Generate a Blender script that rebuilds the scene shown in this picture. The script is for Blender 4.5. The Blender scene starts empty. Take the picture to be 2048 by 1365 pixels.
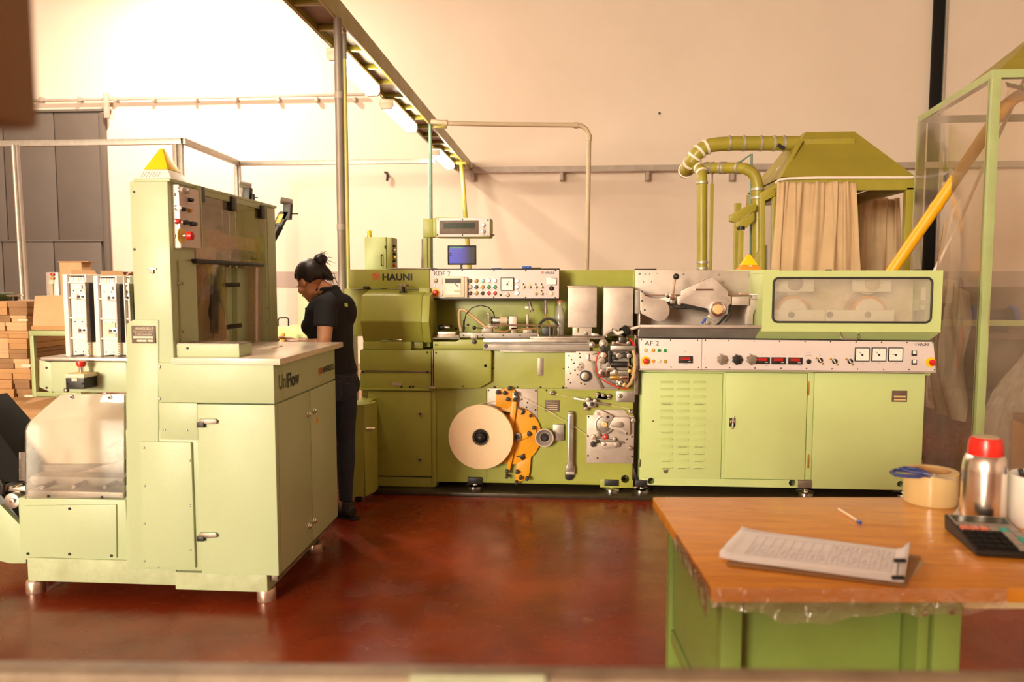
import bpy, bmesh, math, random
from mathutils import Vector, Matrix
random.seed(7)
PI = math.pi
scene = bpy.context.scene
COL = scene.collection

# ------------------------------------------------------------------ camera
FPX, CX, CY = 1500.0, 1024.0, 682.5
PITCH = math.atan(117.5 / FPX)
YAW = math.atan(113 * math.cos(PITCH) / FPX)
CAM = Vector((0.0, 0.0, 1.5))
cam_d = bpy.data.cameras.new('camera')
cam_d.sensor_width = 36.0
cam_d.lens = FPX / 2048.0 * 36.0
cam_d.clip_start = 0.02
cam_d.clip_end = 100
cam_d.dof.use_dof = True
cam_d.dof.focus_distance = 5.1
cam_d.dof.aperture_fstop = 2.8
cam_o = bpy.data.objects.new('camera', cam_d)
cam_o.location = CAM
cam_o.rotation_euler = (PI / 2 - PITCH, 0, YAW)
COL.objects.link(cam_o)
scene.camera = cam_o
RM = cam_o.rotation_euler.to_matrix()

# ------------------------------------------------------------------ light and exposure
scene.view_settings.view_transform = 'Standard'
scene.view_settings.look = 'None'
scene.view_settings.gamma = 1.0
scene.view_settings.exposure = 0.1
scene.view_settings.use_curve_mapping = False
world = bpy.data.worlds.new('world')
scene.world = world
world.use_nodes = True
bg = world.node_tree.nodes['Background']
bg.inputs['Color'].default_value = (1.0, 0.74, 0.46, 1)
bg.inputs['Strength'].default_value = 0.6

def area(name, loc, target, sx, sy, power, color):
    l = bpy.data.lights.new(name, 'AREA')
    l.shape = 'RECTANGLE'; l.size = sx; l.size_y = sy
    l.energy = power; l.color = color
    o = bpy.data.objects.new(name, l)
    o.location = loc
    d = Vector(target) - Vector(loc)
    o.rotation_euler = d.to_track_quat('-Z', 'Y').to_euler()
    COL.objects.link(o)
    return o
# daylight through the tall window in the front wall of the hall, far behind the photographer
area('window_front_offscreen', (-9.6, -19.4, 4.6), (0.0, 5.0, 1.2), 5.5, 4.6, 7300, (1.0, 0.88, 0.66))
# ceiling lamp just above the frame that throws the bright pool on the back wall (its body is built further down)
HALL_LAMP = (-6.6, 11.3, 7.45)
area('ceiling_lamp_offscreen', (HALL_LAMP[0], HALL_LAMP[1], HALL_LAMP[2]-0.33), (HALL_LAMP[0], HALL_LAMP[1], 0), 0.5, 0.5, 680, (1.0, 0.82, 0.62))

# ------------------------------------------------------------------ pixel -> place
def ray(px, py):
    return RM @ Vector(((px - CX) / FPX, -(py - CY) / FPX, -1.0))
def at(px, py, Y):
    r = ray(px, py); return CAM + r * (Y / r.y)
def atX(px, py, X):
    r = ray(px, py); return CAM + r * (X / r.x)
def atZ(px, py, Z):
    r = ray(px, py); return CAM + r * ((Z - CAM.z) / r.z)
def mpp(Y):
    return Y / FPX

# ------------------------------------------------------------------ mesh builder
class MB:
    def __init__(s): s.v = []; s.f = []
    def add(s, vs, fs):
        o = len(s.v)
        s.v += [Vector(p) for p in vs]
        s.f += [[i + o for i in f] for f in fs]
        return s
    def box(s, a, b):
        x0, y0, z0 = a; x1, y1, z1 = b
        return s.add([(x0,y0,z0),(x1,y0,z0),(x1,y1,z0),(x0,y1,z0),(x0,y0,z1),(x1,y0,z1),(x1,y1,z1),(x0,y1,z1)],
              [(0,3,2,1),(4,5,6,7),(0,1,5,4),(1,2,6,5),(2,3,7,6),(3,0,4,7)])
    def obox(s, c, u, v, w):
        c, u, v, w = Vector(c), Vector(u), Vector(v), Vector(w)
        vs = [c + u*a + v*b + w*d for d in (-1,1) for a, b in ((-1,-1),(1,-1),(1,1),(-1,1))]
        return s.add(vs, [(0,3,2,1),(4,5,6,7),(0,1,5,4),(1,2,6,5),(2,3,7,6),(3,0,4,7)])
    def prism(s, poly, vec):
        vec = Vector(vec); n = len(poly)
        vs = [Vector(p) for p in poly] + [Vector(p) + vec for p in poly]
        fs = [list(range(n))[::-1], list(range(n, 2*n))] + [(i, (i+1) % n, (i+1) % n + n, i + n) for i in range(n)]
        return s.add(vs, fs)
    def lathe(s, c, axis, prof, n=24, cap=True):
        c = Vector(c); ax = Vector(axis).normalized()
        a = ax.orthogonal().normalized(); b = ax.cross(a)
        vs = []
        for r, t in prof:
            for k in range(n):
                an = 2*PI*k/n
                vs.append(c + ax*t + (a*math.cos(an) + b*math.sin(an))*r)
        fs = []
        for j in range(len(prof)-1):
            for k in range(n):
                fs.append((j*n+k, j*n+(k+1)%n, (j+1)*n+(k+1)%n, (j+1)*n+k))
        if cap:
            fs.append(list(range(n))[::-1]); fs.append([(len(prof)-1)*n+k for k in range(n)])
        return s.add(vs, fs)
    def cyl(s, c, axis, r, h, n=20, r2=None):
        return s.lathe(c, axis, [(r, 0), (r if r2 is None else r2, h)], n)
    def rod(s, a, b, r, n=10):
        a, b = Vector(a), Vector(b)
        return s.cyl(a, b - a, r, (b - a).length, n)
    def tube(s, pts, r, n=10, closed=False):
        pts = [Vector(p) for p in pts]; m = len(pts)
        rr = r if isinstance(r, (list, tuple)) else [r]*m
        tang = []
        for i in range(m):
            p0 = pts[i-1] if (i > 0 or closed) else pts[i]
            p1 = pts[(i+1) % m] if (i < m-1 or closed) else pts[i]
            tang.append((p1 - p0).normalized())
        nrm = tang[0].orthogonal().normalized()
        vs = []
        for i in range(m):
            t = tang[i]
            nrm = (nrm - t*nrm.dot(t))
            nrm = nrm.normalized() if nrm.length > 1e-6 else t.orthogonal().normalized()
            b = t.cross(nrm)
            for k in range(n):
                an = 2*PI*k/n
                vs.append(pts[i] + (nrm*math.cos(an) + b*math.sin(an))*rr[i])
        fs = []
        for i in range(m if closed else m-1):
            j = (i+1) % m
            for k in range(n):
                fs.append((i*n+k, i*n+(k+1)%n, j*n+(k+1)%n, j*n+k))
        if not closed:
            fs.append(list(range(n))[::-1]); fs.append([(m-1)*n+k for k in range(n)])
        return s.add(vs, fs)
    def sphere(s, c, r, n=16, m=10, sc=(1,1,1)):
        c = Vector(c); vs = [c + Vector((0,0,-r*sc[2]))]
        for j in range(1, m):
            th = -PI/2 + PI*j/m
            for k in range(n):
                an = 2*PI*k/n
                vs.append(c + Vector((r*sc[0]*math.cos(th)*math.cos(an), r*sc[1]*math.cos(th)*math.sin(an), r*sc[2]*math.sin(th))))
        vs.append(c + Vector((0,0,r*sc[2])))
        fs = [(0, 1+(k+1)%n, 1+k) for k in range(n)]
        for j in range(m-2):
            for k in range(n):
                fs.append((1+j*n+k, 1+j*n+(k+1)%n, 1+(j+1)*n+(k+1)%n, 1+(j+1)*n+k))
        L = len(vs)-1
        fs += [(L, 1+(m-2)*n+k, 1+(m-2)*n+(k+1)%n) for k in range(n)]
        return s.add(vs, fs)
    def grid(s, fn, nu, nv):
        vs = [fn(i/nu, j/nv) for j in range(nv+1) for i in range(nu+1)]
        fs = [(j*(nu+1)+i, j*(nu+1)+i+1, (j+1)*(nu+1)+i+1, (j+1)*(nu+1)+i) for j in range(nv) for i in range(nu)]
        return s.add(vs, fs)
    # front plate given in photo pixels, standing on the plane at depth Y and reaching back by d
    def pp(s, x0, y0, x1, y1, Y, d):
        xm, ym = (x0+x1)/2, (y0+y1)/2
        return s.box((at(x0, ym, Y).x, Y, at(xm, y1, Y).z), (at(x1, ym, Y).x, Y + d, at(xm, y0, Y).z))
    def ppoly(s, pts, Y, d):
        return s.prism([at(x, y, Y) for x, y in pts], (0, d, 0))
    def pcyl(s, px, py, rpx, Y, d, n=20, r2px=None):   # axis towards the camera, Y = front, d = length back
        c = at(px, py, Y)
        return s.cyl(c, (0,1,0), rpx*mpp(Y), d, n, None if r2px is None else r2px*mpp(Y))
    def build(s, name, mat, parent=None, bevel=0.0, smooth=30, origin=None, seg=2, recalc=True):
        if origin is None:
            lo = Vector((min(p.x for p in s.v), min(p.y for p in s.v), min(p.z for p in s.v)))
            hi = Vector((max(p.x for p in s.v), max(p.y for p in s.v), max(p.z for p in s.v)))
            origin = (lo + hi)/2
        origin = Vector(origin)
        me = bpy.data.meshes.new(name)
        me.from_pydata([p - origin for p in s.v], [], s.f)
        bm = bmesh.new(); bm.from_mesh(me)
        if recalc: bmesh.ops.recalc_face_normals(bm, faces=bm.faces)
        if bevel > 0:
            es = [e for e in bm.edges if len(e.link_faces) == 2 and e.calc_face_angle(0) > 0.6]
            bmesh.ops.bevel(bm, geom=es, offset=bevel, segments=seg, affect='EDGES', clamp_overlap=True, profile=0.6)
        bm.to_mesh(me); bm.free()
        finish(me, smooth)
        me.materials.append(M(mat))
        return put(name, me, origin, parent)

def finish(me, smooth):
    if smooth:
        me.polygons.foreach_set('use_smooth', [True]*len(me.polygons))
        me.set_sharp_from_angle(angle=math.radians(smooth))
    me.update()

WL = {}
def put(name, data, loc, parent=None):
    o = bpy.data.objects.new(name, data)
    COL.objects.link(o)
    loc = Vector(loc)
    WL[o.name] = loc
    if parent is not None:
        o.parent = parent
        o.location = loc - WL[parent.name]
    else:
        o.location = loc
    return o
def thing(name, label, cat, loc, group=None):
    o = put(name, None, loc)
    o.empty_display_size = 0.1
    return tag(o, label, cat, group)
def tag(o, label, cat, group=None):
    o['label'] = label; o['category'] = cat
    if group: o['group'] = group
    return o
def struct(o):
    o['kind'] = 'structure'; return o
def stuff(o):
    o['kind'] = 'stuff'; return o
def lab(o, text):
    o['label'] = text; return o

# ------------------------------------------------------------------ materials
MATS = {}
def M(m):
    return MATS[m] if isinstance(m, str) else m
def new_mat(name):
    m = bpy.data.materials.new(name); m.use_nodes = True
    nt = m.node_tree
    return m, nt, nt.nodes['Principled BSDF']
def col4(c): return (c[0], c[1], c[2], 1.0)
def mat(name, col, rough=0.5, metal=0.0, var=0.0, vscale=6.0, col2=None, bump=0.0, bscale=80.0, chips=None, chip_amt=0.62,
        chip_scale=9.0, stretch=(1,1,1), spec=0.5, emit=None, estr=0.0, coat=0.0, trans=0.0, alpha=1.0, rvar=0.0):
    m, nt, p = new_mat(name)
    N, L = nt.nodes, nt.links
    p.inputs['Base Color'].default_value = col4(col)
    p.inputs['Roughness'].default_value = rough
    p.inputs['Metallic'].default_value = metal
    p.inputs['Specular IOR Level'].default_value = spec
    p.inputs['Coat Weight'].default_value = coat
    p.inputs['Transmission Weight'].default_value = trans
    p.inputs['Alpha'].default_value = alpha
    if emit is not None:
        p.inputs['Emission Color'].default_value = col4(emit); p.inputs['Emission Strength'].default_value = estr
    if var > 0 or bump > 0 or chips is not None or rvar > 0:
        geo = N.new('ShaderNodeNewGeometry')
        mp = N.new('ShaderNodeMapping'); mp.inputs['Scale'].default_value = stretch
        L.new(geo.outputs['Position'], mp.inputs['Vector'])
    if var > 0 or chips is not None:
        n1 = N.new('ShaderNodeTexNoise'); n1.inputs['Scale'].default_value = vscale; n1.inputs['Detail'].default_value = 6
        n1.inputs['Roughness'].default_value = 0.65
        L.new(mp.outputs[0], n1.inputs['Vector'])
        rp = N.new('ShaderNodeValToRGB')
        c2 = col2 if col2 is not None else tuple(c*(1-var) for c in col)
        rp.color_ramp.elements[0].position = 0.32; rp.color_ramp.elements[0].color = col4(c2)
        rp.color_ramp.elements[1].position = 0.68; rp.color_ramp.elements[1].color = col4(col)
        L.new(n1.outputs['Fac'], rp.inputs['Fac'])
        out = rp.outputs['Color']
        if chips is not None:
            n2 = N.new('ShaderNodeTexNoise'); n2.inputs['Scale'].default_value = chip_scale; n2.inputs['Detail'].default_value = 9
            n2.inputs['Roughness'].default_value = 0.72
            L.new(mp.outputs[0], n2.inputs['Vector'])
            r2 = N.new('ShaderNodeValToRGB')
            r2.color_ramp.elements[0].position = chip_amt; r2.color_ramp.elements[0].color = (0,0,0,1)
            r2.color_ramp.elements[1].position = chip_amt + 0.02; r2.color_ramp.elements[1].color = (1,1,1,1)
            L.new(n2.outputs['Fac'], r2.inputs['Fac'])
            mx = N.new('ShaderNodeMix'); mx.data_type = 'RGBA'
            L.new(r2.outputs['Color'], mx.inputs['Factor'])
            L.new(out, mx.inputs['A']); mx.inputs['B'].default_value = col4(chips)
            out = mx.outputs['Result']
        L.new(out, p.inputs['Base Color'])
    if rvar > 0:
        n4 = N.new('ShaderNodeTexNoise'); n4.inputs['Scale'].default_value = vscale*1.7; n4.inputs['Detail'].default_value = 5
        L.new(mp.outputs[0], n4.inputs['Vector'])
        mr = N.new('ShaderNodeMapRange')
        mr.inputs['From Min'].default_value = 0.3; mr.inputs['From Max'].default_value = 0.7
        mr.inputs['To Min'].default_value = max(0.02, rough - rvar); mr.inputs['To Max'].default_value = min(1, rough + rvar)
        L.new(n4.outputs['Fac'], mr.inputs['Value']); L.new(mr.outputs[0], p.inputs['Roughness'])
    if bump > 0:
        n3 = N.new('ShaderNodeTexNoise'); n3.inputs['Scale'].default_value = bscale; n3.inputs['Detail'].default_value = 4
        L.new(mp.outputs[0], n3.inputs['Vector'])
        b = N.new('ShaderNodeBump'); b.inputs['Strength'].default_value = bump; b.inputs['Distance'].default_value = 0.004
        L.new(n3.outputs['Fac'], b.inputs['Height']); L.new(b.outputs[0], p.inputs['Normal'])
    MATS[name] = m
    return m

mat('paint_pale', (0.47, 0.55, 0.33), 0.42, var=0.1, vscale=2.2, col2=(0.45, 0.52, 0.31), bump=0.12, bscale=160, chips=(0.16,0.11,0.06), chip_amt=0.74, chip_scale=14, rvar=0.08)
mat('paint_plinth', (0.50, 0.56, 0.35), 0.6, var=0.3, vscale=9, col2=(0.38,0.42,0.24), bump=0.4, bscale=120, chips=(0.22,0.18,0.09), chip_amt=0.66, chip_scale=60)
mat('paint_kdf', (0.36, 0.38, 0.065), 0.4, var=0.15, vscale=3.0, col2=(0.31, 0.32, 0.05), bump=0.12, bscale=160, chips=(0.12,0.08,0.04), chip_amt=0.73, chip_scale=12, rvar=0.08)
mat('paint_af', (0.57, 0.67, 0.28), 0.42, var=0.1, vscale=2.5, col2=(0.54, 0.63, 0.26), bump=0.12, bscale=160, chips=(0.16,0.11,0.06), chip_amt=0.75, chip_scale=12, rvar=0.08)
mat('paint_hood', (0.36, 0.30, 0.035), 0.38, var=0.15, vscale=3.0, bump=0.1, bscale=120, rvar=0.08)
mat('paint_frame', (0.40, 0.47, 0.20), 0.42, var=0.15, vscale=5.0, chips=(0.13,0.10,0.05), chip_amt=0.66, chip_scale=30)
mat('paint_table', (0.17, 0.23, 0.045), 0.4, var=0.2, vscale=4.0, chips=(0.09,0.07,0.03), chip_amt=0.72, chip_scale=20)
mat('paint_darkgreen', (0.05, 0.08, 0.008), 0.4, var=0.2)
mat('paint_bluegreen', (0.16, 0.27, 0.20), 0.45, var=0.2)
mat('wood_worn', (0.70, 0.55, 0.30), 0.5, var=0.3)
mat('steel', (0.46, 0.41, 0.36), 0.38, 0.85, var=0.22, vscale=7, bump=0.08, bscale=220, rvar=0.1)
mat('steel_matt', (0.38, 0.33, 0.29), 0.55, 0.6, var=0.22, vscale=6, bump=0.15, bscale=260, rvar=0.1)
mat('steel_plate', (0.56, 0.47, 0.41), 0.48, 0.5, var=0.2, vscale=9, col2=(0.44,0.36,0.31), bump=0.12, bscale=200)
mat('steel_brown', (0.36, 0.30, 0.25), 0.42, 0.6, var=0.4, vscale=12, col2=(0.2,0.15,0.11), bump=0.2, bscale=140)
mat('chrome', (0.85, 0.83, 0.80), 0.12, 1.0)
mat('copper_worn', (0.62, 0.36, 0.24), 0.35, 0.8, var=0.6, vscale=40, col2=(0.66,0.55,0.46))
mat('galv', (0.55, 0.51, 0.45), 0.45, 0.55, var=0.25, vscale=14)
mat('rail_grey', (0.45, 0.38, 0.32), 0.6, 0.1, var=0.2)
mat('pole_grey', (0.33, 0.27, 0.22), 0.5, 0.2, var=0.35, vscale=3, stretch=(1,1,0.5))
mat('pole_yellow', (0.55, 0.50, 0.14), 0.45, var=0.2)
mat('dark_metal', (0.035, 0.03, 0.028), 0.45, 0.4, var=0.4, vscale=20)
mat('black', (0.012, 0.011, 0.011), 0.42)
mat('black_soft', (0.010, 0.009, 0.008), 0.8, spec=0.2)
mat('rubber', (0.03, 0.026, 0.022), 0.6)
mat('panel_white', (0.75, 0.64, 0.62), 0.42, var=0.06, vscale=5)
mat('cream', (0.80, 0.68, 0.50), 0.45, var=0.08)
mat('white_plastic', (0.88, 0.84, 0.78), 0.35, var=0.05)
mat('beige', (0.62, 0.50, 0.34), 0.5, var=0.15)
mat('brown_plate', (0.16, 0.10, 0.065), 0.55, var=0.35, vscale=40)
mat('lcd_dark', (0.012, 0.03, 0.02), 0.15)
mat('yellow', (0.86, 0.56, 0.02), 0.35)
mat('yellow_lamp', (0.90, 0.60, 0.01), 0.3)
mat('orange_yellow', (0.80, 0.36, 0.005), 0.42, var=0.18, vscale=8, col2=(0.72,0.28,0.004), chips=(0.18,0.09,0.02), chip_amt=0.72, chip_scale=25)
mat('yellow_pipe', (0.85, 0.42, 0.005), 0.4, var=0.08)
mat('red', (0.62, 0.02, 0.012), 0.3)
mat('red_dark', (0.25, 0.008, 0.006), 0.15)
mat('red_led', (0.3, 0.01, 0.01), 0.2, emit=(1.0,0.05,0.02), estr=0.22)
mat('orange', (0.75, 0.30, 0.03), 0.3)
mat('ochre', (0.50, 0.30, 0.04), 0.35)
mat('green_btn', (0.02, 0.30, 0.10), 0.3)
mat('green_lit', (0.2, 0.7, 0.4), 0.3, emit=(0.3,1.0,0.6), estr=0.35)
mat('darkgreen_btn', (0.03, 0.07, 0.05), 0.3)
mat('white_lit', (0.9, 0.86, 0.75), 0.3, emit=(1.0,0.92,0.72), estr=0.6)
mat('clear_btn', (0.55, 0.48, 0.42), 0.2)
mat('blue', (0.03, 0.10, 0.48), 0.35)
mat('blue_dark', (0.03, 0.05, 0.20), 0.4)
mat('teal', (0.05, 0.42, 0.36), 0.4)
mat('coral', (0.72, 0.20, 0.12), 0.4)
mat('grey_key', (0.34, 0.29, 0.25), 0.4)
mat('calc_face', (0.28, 0.23, 0.20), 0.4)
mat('ink', (0.02, 0.02, 0.022), 0.5)
mat('ink_grey', (0.42, 0.38, 0.42), 0.6)
mat('ink_red', (0.62, 0.12, 0.04), 0.5)
mat('paper', (0.90, 0.87, 0.90), 0.7, var=0.05, vscale=20)
mat('paper_reel', (0.93, 0.68, 0.42), 0.65, var=0.05, vscale=30)
mat('cardboard', (0.55, 0.30, 0.12), 0.75, var=0.22, vscale=5, col2=(0.46,0.24,0.09), bump=0.1, bscale=120)
mat('cardboard_pale', (0.66, 0.42, 0.22), 0.75, var=0.15, vscale=5)
mat('cardboard_dark', (0.36, 0.19, 0.08), 0.75, var=0.3, vscale=6)
mat('laminate', (0.78, 0.66, 0.52), 0.22, var=0.08, vscale=4)
mat('curtain', (0.62, 0.43, 0.25), 0.85, var=0.22, vscale=2.2, bump=0.5, bscale=320)
mat('hose_tan', (0.60, 0.40, 0.20), 0.45, var=0.15)
mat('hose_red', (0.55, 0.05, 0.025), 0.35)
mat('hose_brown', (0.38, 0.18, 0.07), 0.4)
mat('tube_white', (0.85, 0.74, 0.66), 0.4)
mat('brass', (0.70, 0.45, 0.12), 0.3, 0.8)
mat('tape_tan', (0.72, 0.52, 0.24), 0.18, var=0.06, coat=0.4)
mat('pen_body', (0.80, 0.60, 0.40), 0.3)
mat('thermos_steel', (0.78, 0.72, 0.66), 0.24, 1.0, bump=0.04, bscale=20, stretch=(1,1,0.02))
mat('door_grey', (0.125, 0.10, 0.085), 0.55, var=0.1, vscale=3, chips=(0.5,0.42,0.34), chip_amt=0.80, chip_scale=7)
mat('wall', (0.76, 0.645, 0.54), 0.8, var=0.05, vscale=1.2, col2=(0.73, 0.615, 0.51), bump=0.06, bscale=30)
mat('wall_band', (0.42, 0.34, 0.30), 0.7, var=0.05)
mat('ceiling', (0.62, 0.54, 0.46), 0.8)
mat('plate_dark', (0.06, 0.042, 0.024), 0.35, 0.3, var=0.4, vscale=8)
mat('blur_brown', (0.30, 0.17, 0.08), 0.6, var=0.1)
mat('rail_beige', (0.36, 0.27, 0.18), 0.6, var=0.5, vscale=9, col2=(0.16,0.10,0.06))
mat('rail_green', (0.45, 0.46, 0.30), 0.6, var=0.3, vscale=16)
mat('lamp_white', (1, 1, 1), 0.4, emit=(1.0, 0.86, 0.64), estr=42.0)
mat('highbay', (1, 1, 1), 0.4, emit=(1.0, 0.85, 0.6), estr=6.0)
mat('skin', (0.64, 0.32, 0.18), 0.5, var=0.08, vscale=25, spec=0.35)
mat('hair', (0.012, 0.009, 0.008), 0.42, bump=0.5, bscale=90, stretch=(1,1,0.2))
mat('shirt', (0.010, 0.010, 0.013), 0.85, var=0.2, bump=0.2, bscale=300)
mat('jeans', (0.025, 0.030, 0.055), 0.8, var=0.35, vscale=30, bump=0.25, bscale=300)
mat('stitch', (0.10, 0.10, 0.13), 0.8)
mat('shoe', (0.015, 0.012, 0.012), 0.5)
mat('patch', (0.55, 0.70, 0.08), 0.6)
mat('tobacco', (0.90, 0.76, 0.54), 0.85, var=0.15, vscale=60, bump=0.6, bscale=160)
mat('yarn', (0.80, 0.66, 0.46), 0.7)

# glossy red epoxy floor
def floor_material():
    m, nt, p = new_mat('floor_epoxy'); N, L = nt.nodes, nt.links
    geo = N.new('ShaderNodeNewGeometry')
    n1 = N.new('ShaderNodeTexNoise'); n1.inputs['Scale'].default_value = 1.3; n1.inputs['Detail'].default_value = 9; n1.inputs['Roughness'].default_value = 0.62
    L.new(geo.outputs['Position'], n1.inputs['Vector'])
    rp = N.new('ShaderNodeValToRGB'); e = rp.color_ramp.elements
    e[0].position = 0.30; e[0].color = (0.11, 0.011, 0.002, 1)
    e[1].position = 0.70; e[1].color = (0.30, 0.042, 0.009, 1)
    x = rp.color_ramp.elements.new(0.5); x.color = (0.20, 0.022, 0.004, 1)
    L.new(n1.outputs['Fac'], rp.inputs['Fac'])
    # scratches: two stretched noises
    fac = None
    for ang, sc in ((0.35, (3, 60, 1)), (-0.5, (4, 75, 1)), (1.2, (3, 90, 1))):
        mp = N.new('ShaderNodeMapping'); mp.inputs['Rotation'].default_value = (0, 0, ang); mp.inputs['Scale'].default_value = sc
        L.new(geo.outputs['Position'], mp.inputs['Vector'])
        ns = N.new('ShaderNodeTexNoise'); ns.inputs['Scale'].default_value = 1.0; ns.inputs['Detail'].default_value = 6; ns.inputs['Roughness'].default_value = 0.7
        L.new(mp.outputs[0], ns.inputs['Vector'])
        mr = N.new('ShaderNodeMapRange'); mr.inputs['From Min'].default_value = 0.62; mr.inputs['From Max'].default_value = 0.74
        L.new(ns.outputs['Fac'], mr.inputs['Value'])
        if fac is None: fac = mr.outputs[0]
        else:
            ma = N.new('ShaderNodeMath'); ma.operation = 'MAXIMUM'
            L.new(fac, ma.inputs[0]); L.new(mr.outputs[0], ma.inputs[1]); fac = ma.outputs[0]
    ms = N.new('ShaderNodeMath'); ms.operation = 'MULTIPLY'; ms.inputs[1].default_value = 0.55
    L.new(fac, ms.inputs[0])
    mx = N.new('ShaderNodeMix'); mx.data_type = 'RGBA'
    L.new(ms.outputs[0], mx.inputs['Factor']); L.new(rp.outputs['Color'], mx.inputs['A'])
    mx.inputs['B'].default_value = (0.34, 0.13, 0.06, 1)
    # worn bare patches
    n5 = N.new('ShaderNodeTexNoise'); n5.inputs['Scale'].default_value = 2.4; n5.inputs['Detail'].default_value = 10; n5.inputs['Roughness'].default_value = 0.7
    L.new(geo.outputs['Position'], n5.inputs['Vector'])
    m5 = N.new('ShaderNodeMapRange'); m5.inputs['From Min'].default_value = 0.64; m5.inputs['From Max'].default_value = 0.70
    L.new(n5.outputs['Fac'], m5.inputs['Value'])
    mx2 = N.new('ShaderNodeMix'); mx2.data_type = 'RGBA'
    L.new(m5.outputs[0], mx2.inputs['Factor']); L.new(mx.outputs['Result'], mx2.inputs['A']); mx2.inputs['B'].default_value = (0.30, 0.13, 0.06, 1)
    L.new(mx2.outputs['Result'], p.inputs['Base Color'])
    n6 = N.new('ShaderNodeTexNoise'); n6.inputs['Scale'].default_value = 5; n6.inputs['Detail'].default_value = 8
    L.new(geo.outputs['Position'], n6.inputs['Vector'])
    m6 = N.new('ShaderNodeMapRange'); m6.inputs['From Min'].default_value = 0.3; m6.inputs['From Max'].default_value = 0.7
    m6.inputs['To Min'].default_value = 0.16; m6.inputs['To Max'].default_value = 0.34
    L.new(n6.outputs['Fac'], m6.inputs['Value']); L.new(m6.outputs[0], p.inputs['Roughness'])
    b = N.new('ShaderNodeBump'); b.inputs['Strength'].default_value = 0.12; b.inputs['Distance'].default_value = 0.003
    L.new(n6.outputs['Fac'], b.inputs['Height']); L.new(b.outputs[0], p.inputs['Normal'])
    p.inputs['Specular IOR Level'].default_value = 0.4
    MATS['floor'] = m
floor_material()

# table top: orange-brown wood under clear film
def table_material():
    m, nt, p = new_mat('table_wood'); N, L = nt.nodes, nt.links
    geo = N.new('ShaderNodeNewGeometry')
    mp = N.new('ShaderNodeMapping'); mp.inputs['Scale'].default_value = (3, 22, 3); mp.inputs['Rotation'].default_value = (0, 0, 0.5)
    L.new(geo.outputs['Position'], mp.inputs['Vector'])
    n1 = N.new('ShaderNodeTexNoise'); n1.inputs['Scale'].default_value = 1.6; n1.inputs['Detail'].default_value = 8; n1.inputs['Distortion'].default_value = 0.6
    L.new(mp.outputs[0], n1.inputs['Vector'])
    rp = N.new('ShaderNodeValToRGB'); e = rp.color_ramp.elements
    e[0].position = 0.28; e[0].color = (0.60, 0.21, 0.015, 1)
    e[1].position = 0.72; e[1].color = (0.84, 0.36, 0.035, 1)
    L.new(n1.outputs['Fac'], rp.inputs['Fac']); L.new(rp.outputs['Color'], p.inputs['Base Color'])
    p.inputs['Roughness'].default_value = 0.32
    p.inputs['Coat Weight'].default_value = 0.5; p.inputs['Coat Roughness'].default_value = 0.12
    mp2 = N.new('ShaderNodeMapping'); mp2.inputs['Scale'].default_value = (5, 26, 5); mp2.inputs['Rotation'].default_value = (0, 0, 0.75)
    L.new(geo.outputs['Position'], mp2.inputs['Vector'])
    n2 = N.new('ShaderNodeTexNoise'); n2.inputs['Scale'].default_value = 1.2; n2.inputs['Detail'].default_value = 3
    L.new(mp2.outputs[0], n2.inputs['Vector'])
    b = N.new('ShaderNodeBump'); b.inputs['Strength'].default_value = 0.35; b.inputs['Distance'].default_value = 0.012
    L.new(n2.outputs['Fac'], b.inputs['Height']); L.new(b.outputs[0], p.inputs['Coat Normal'])
    MATS['table_wood'] = m
table_material()

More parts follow.
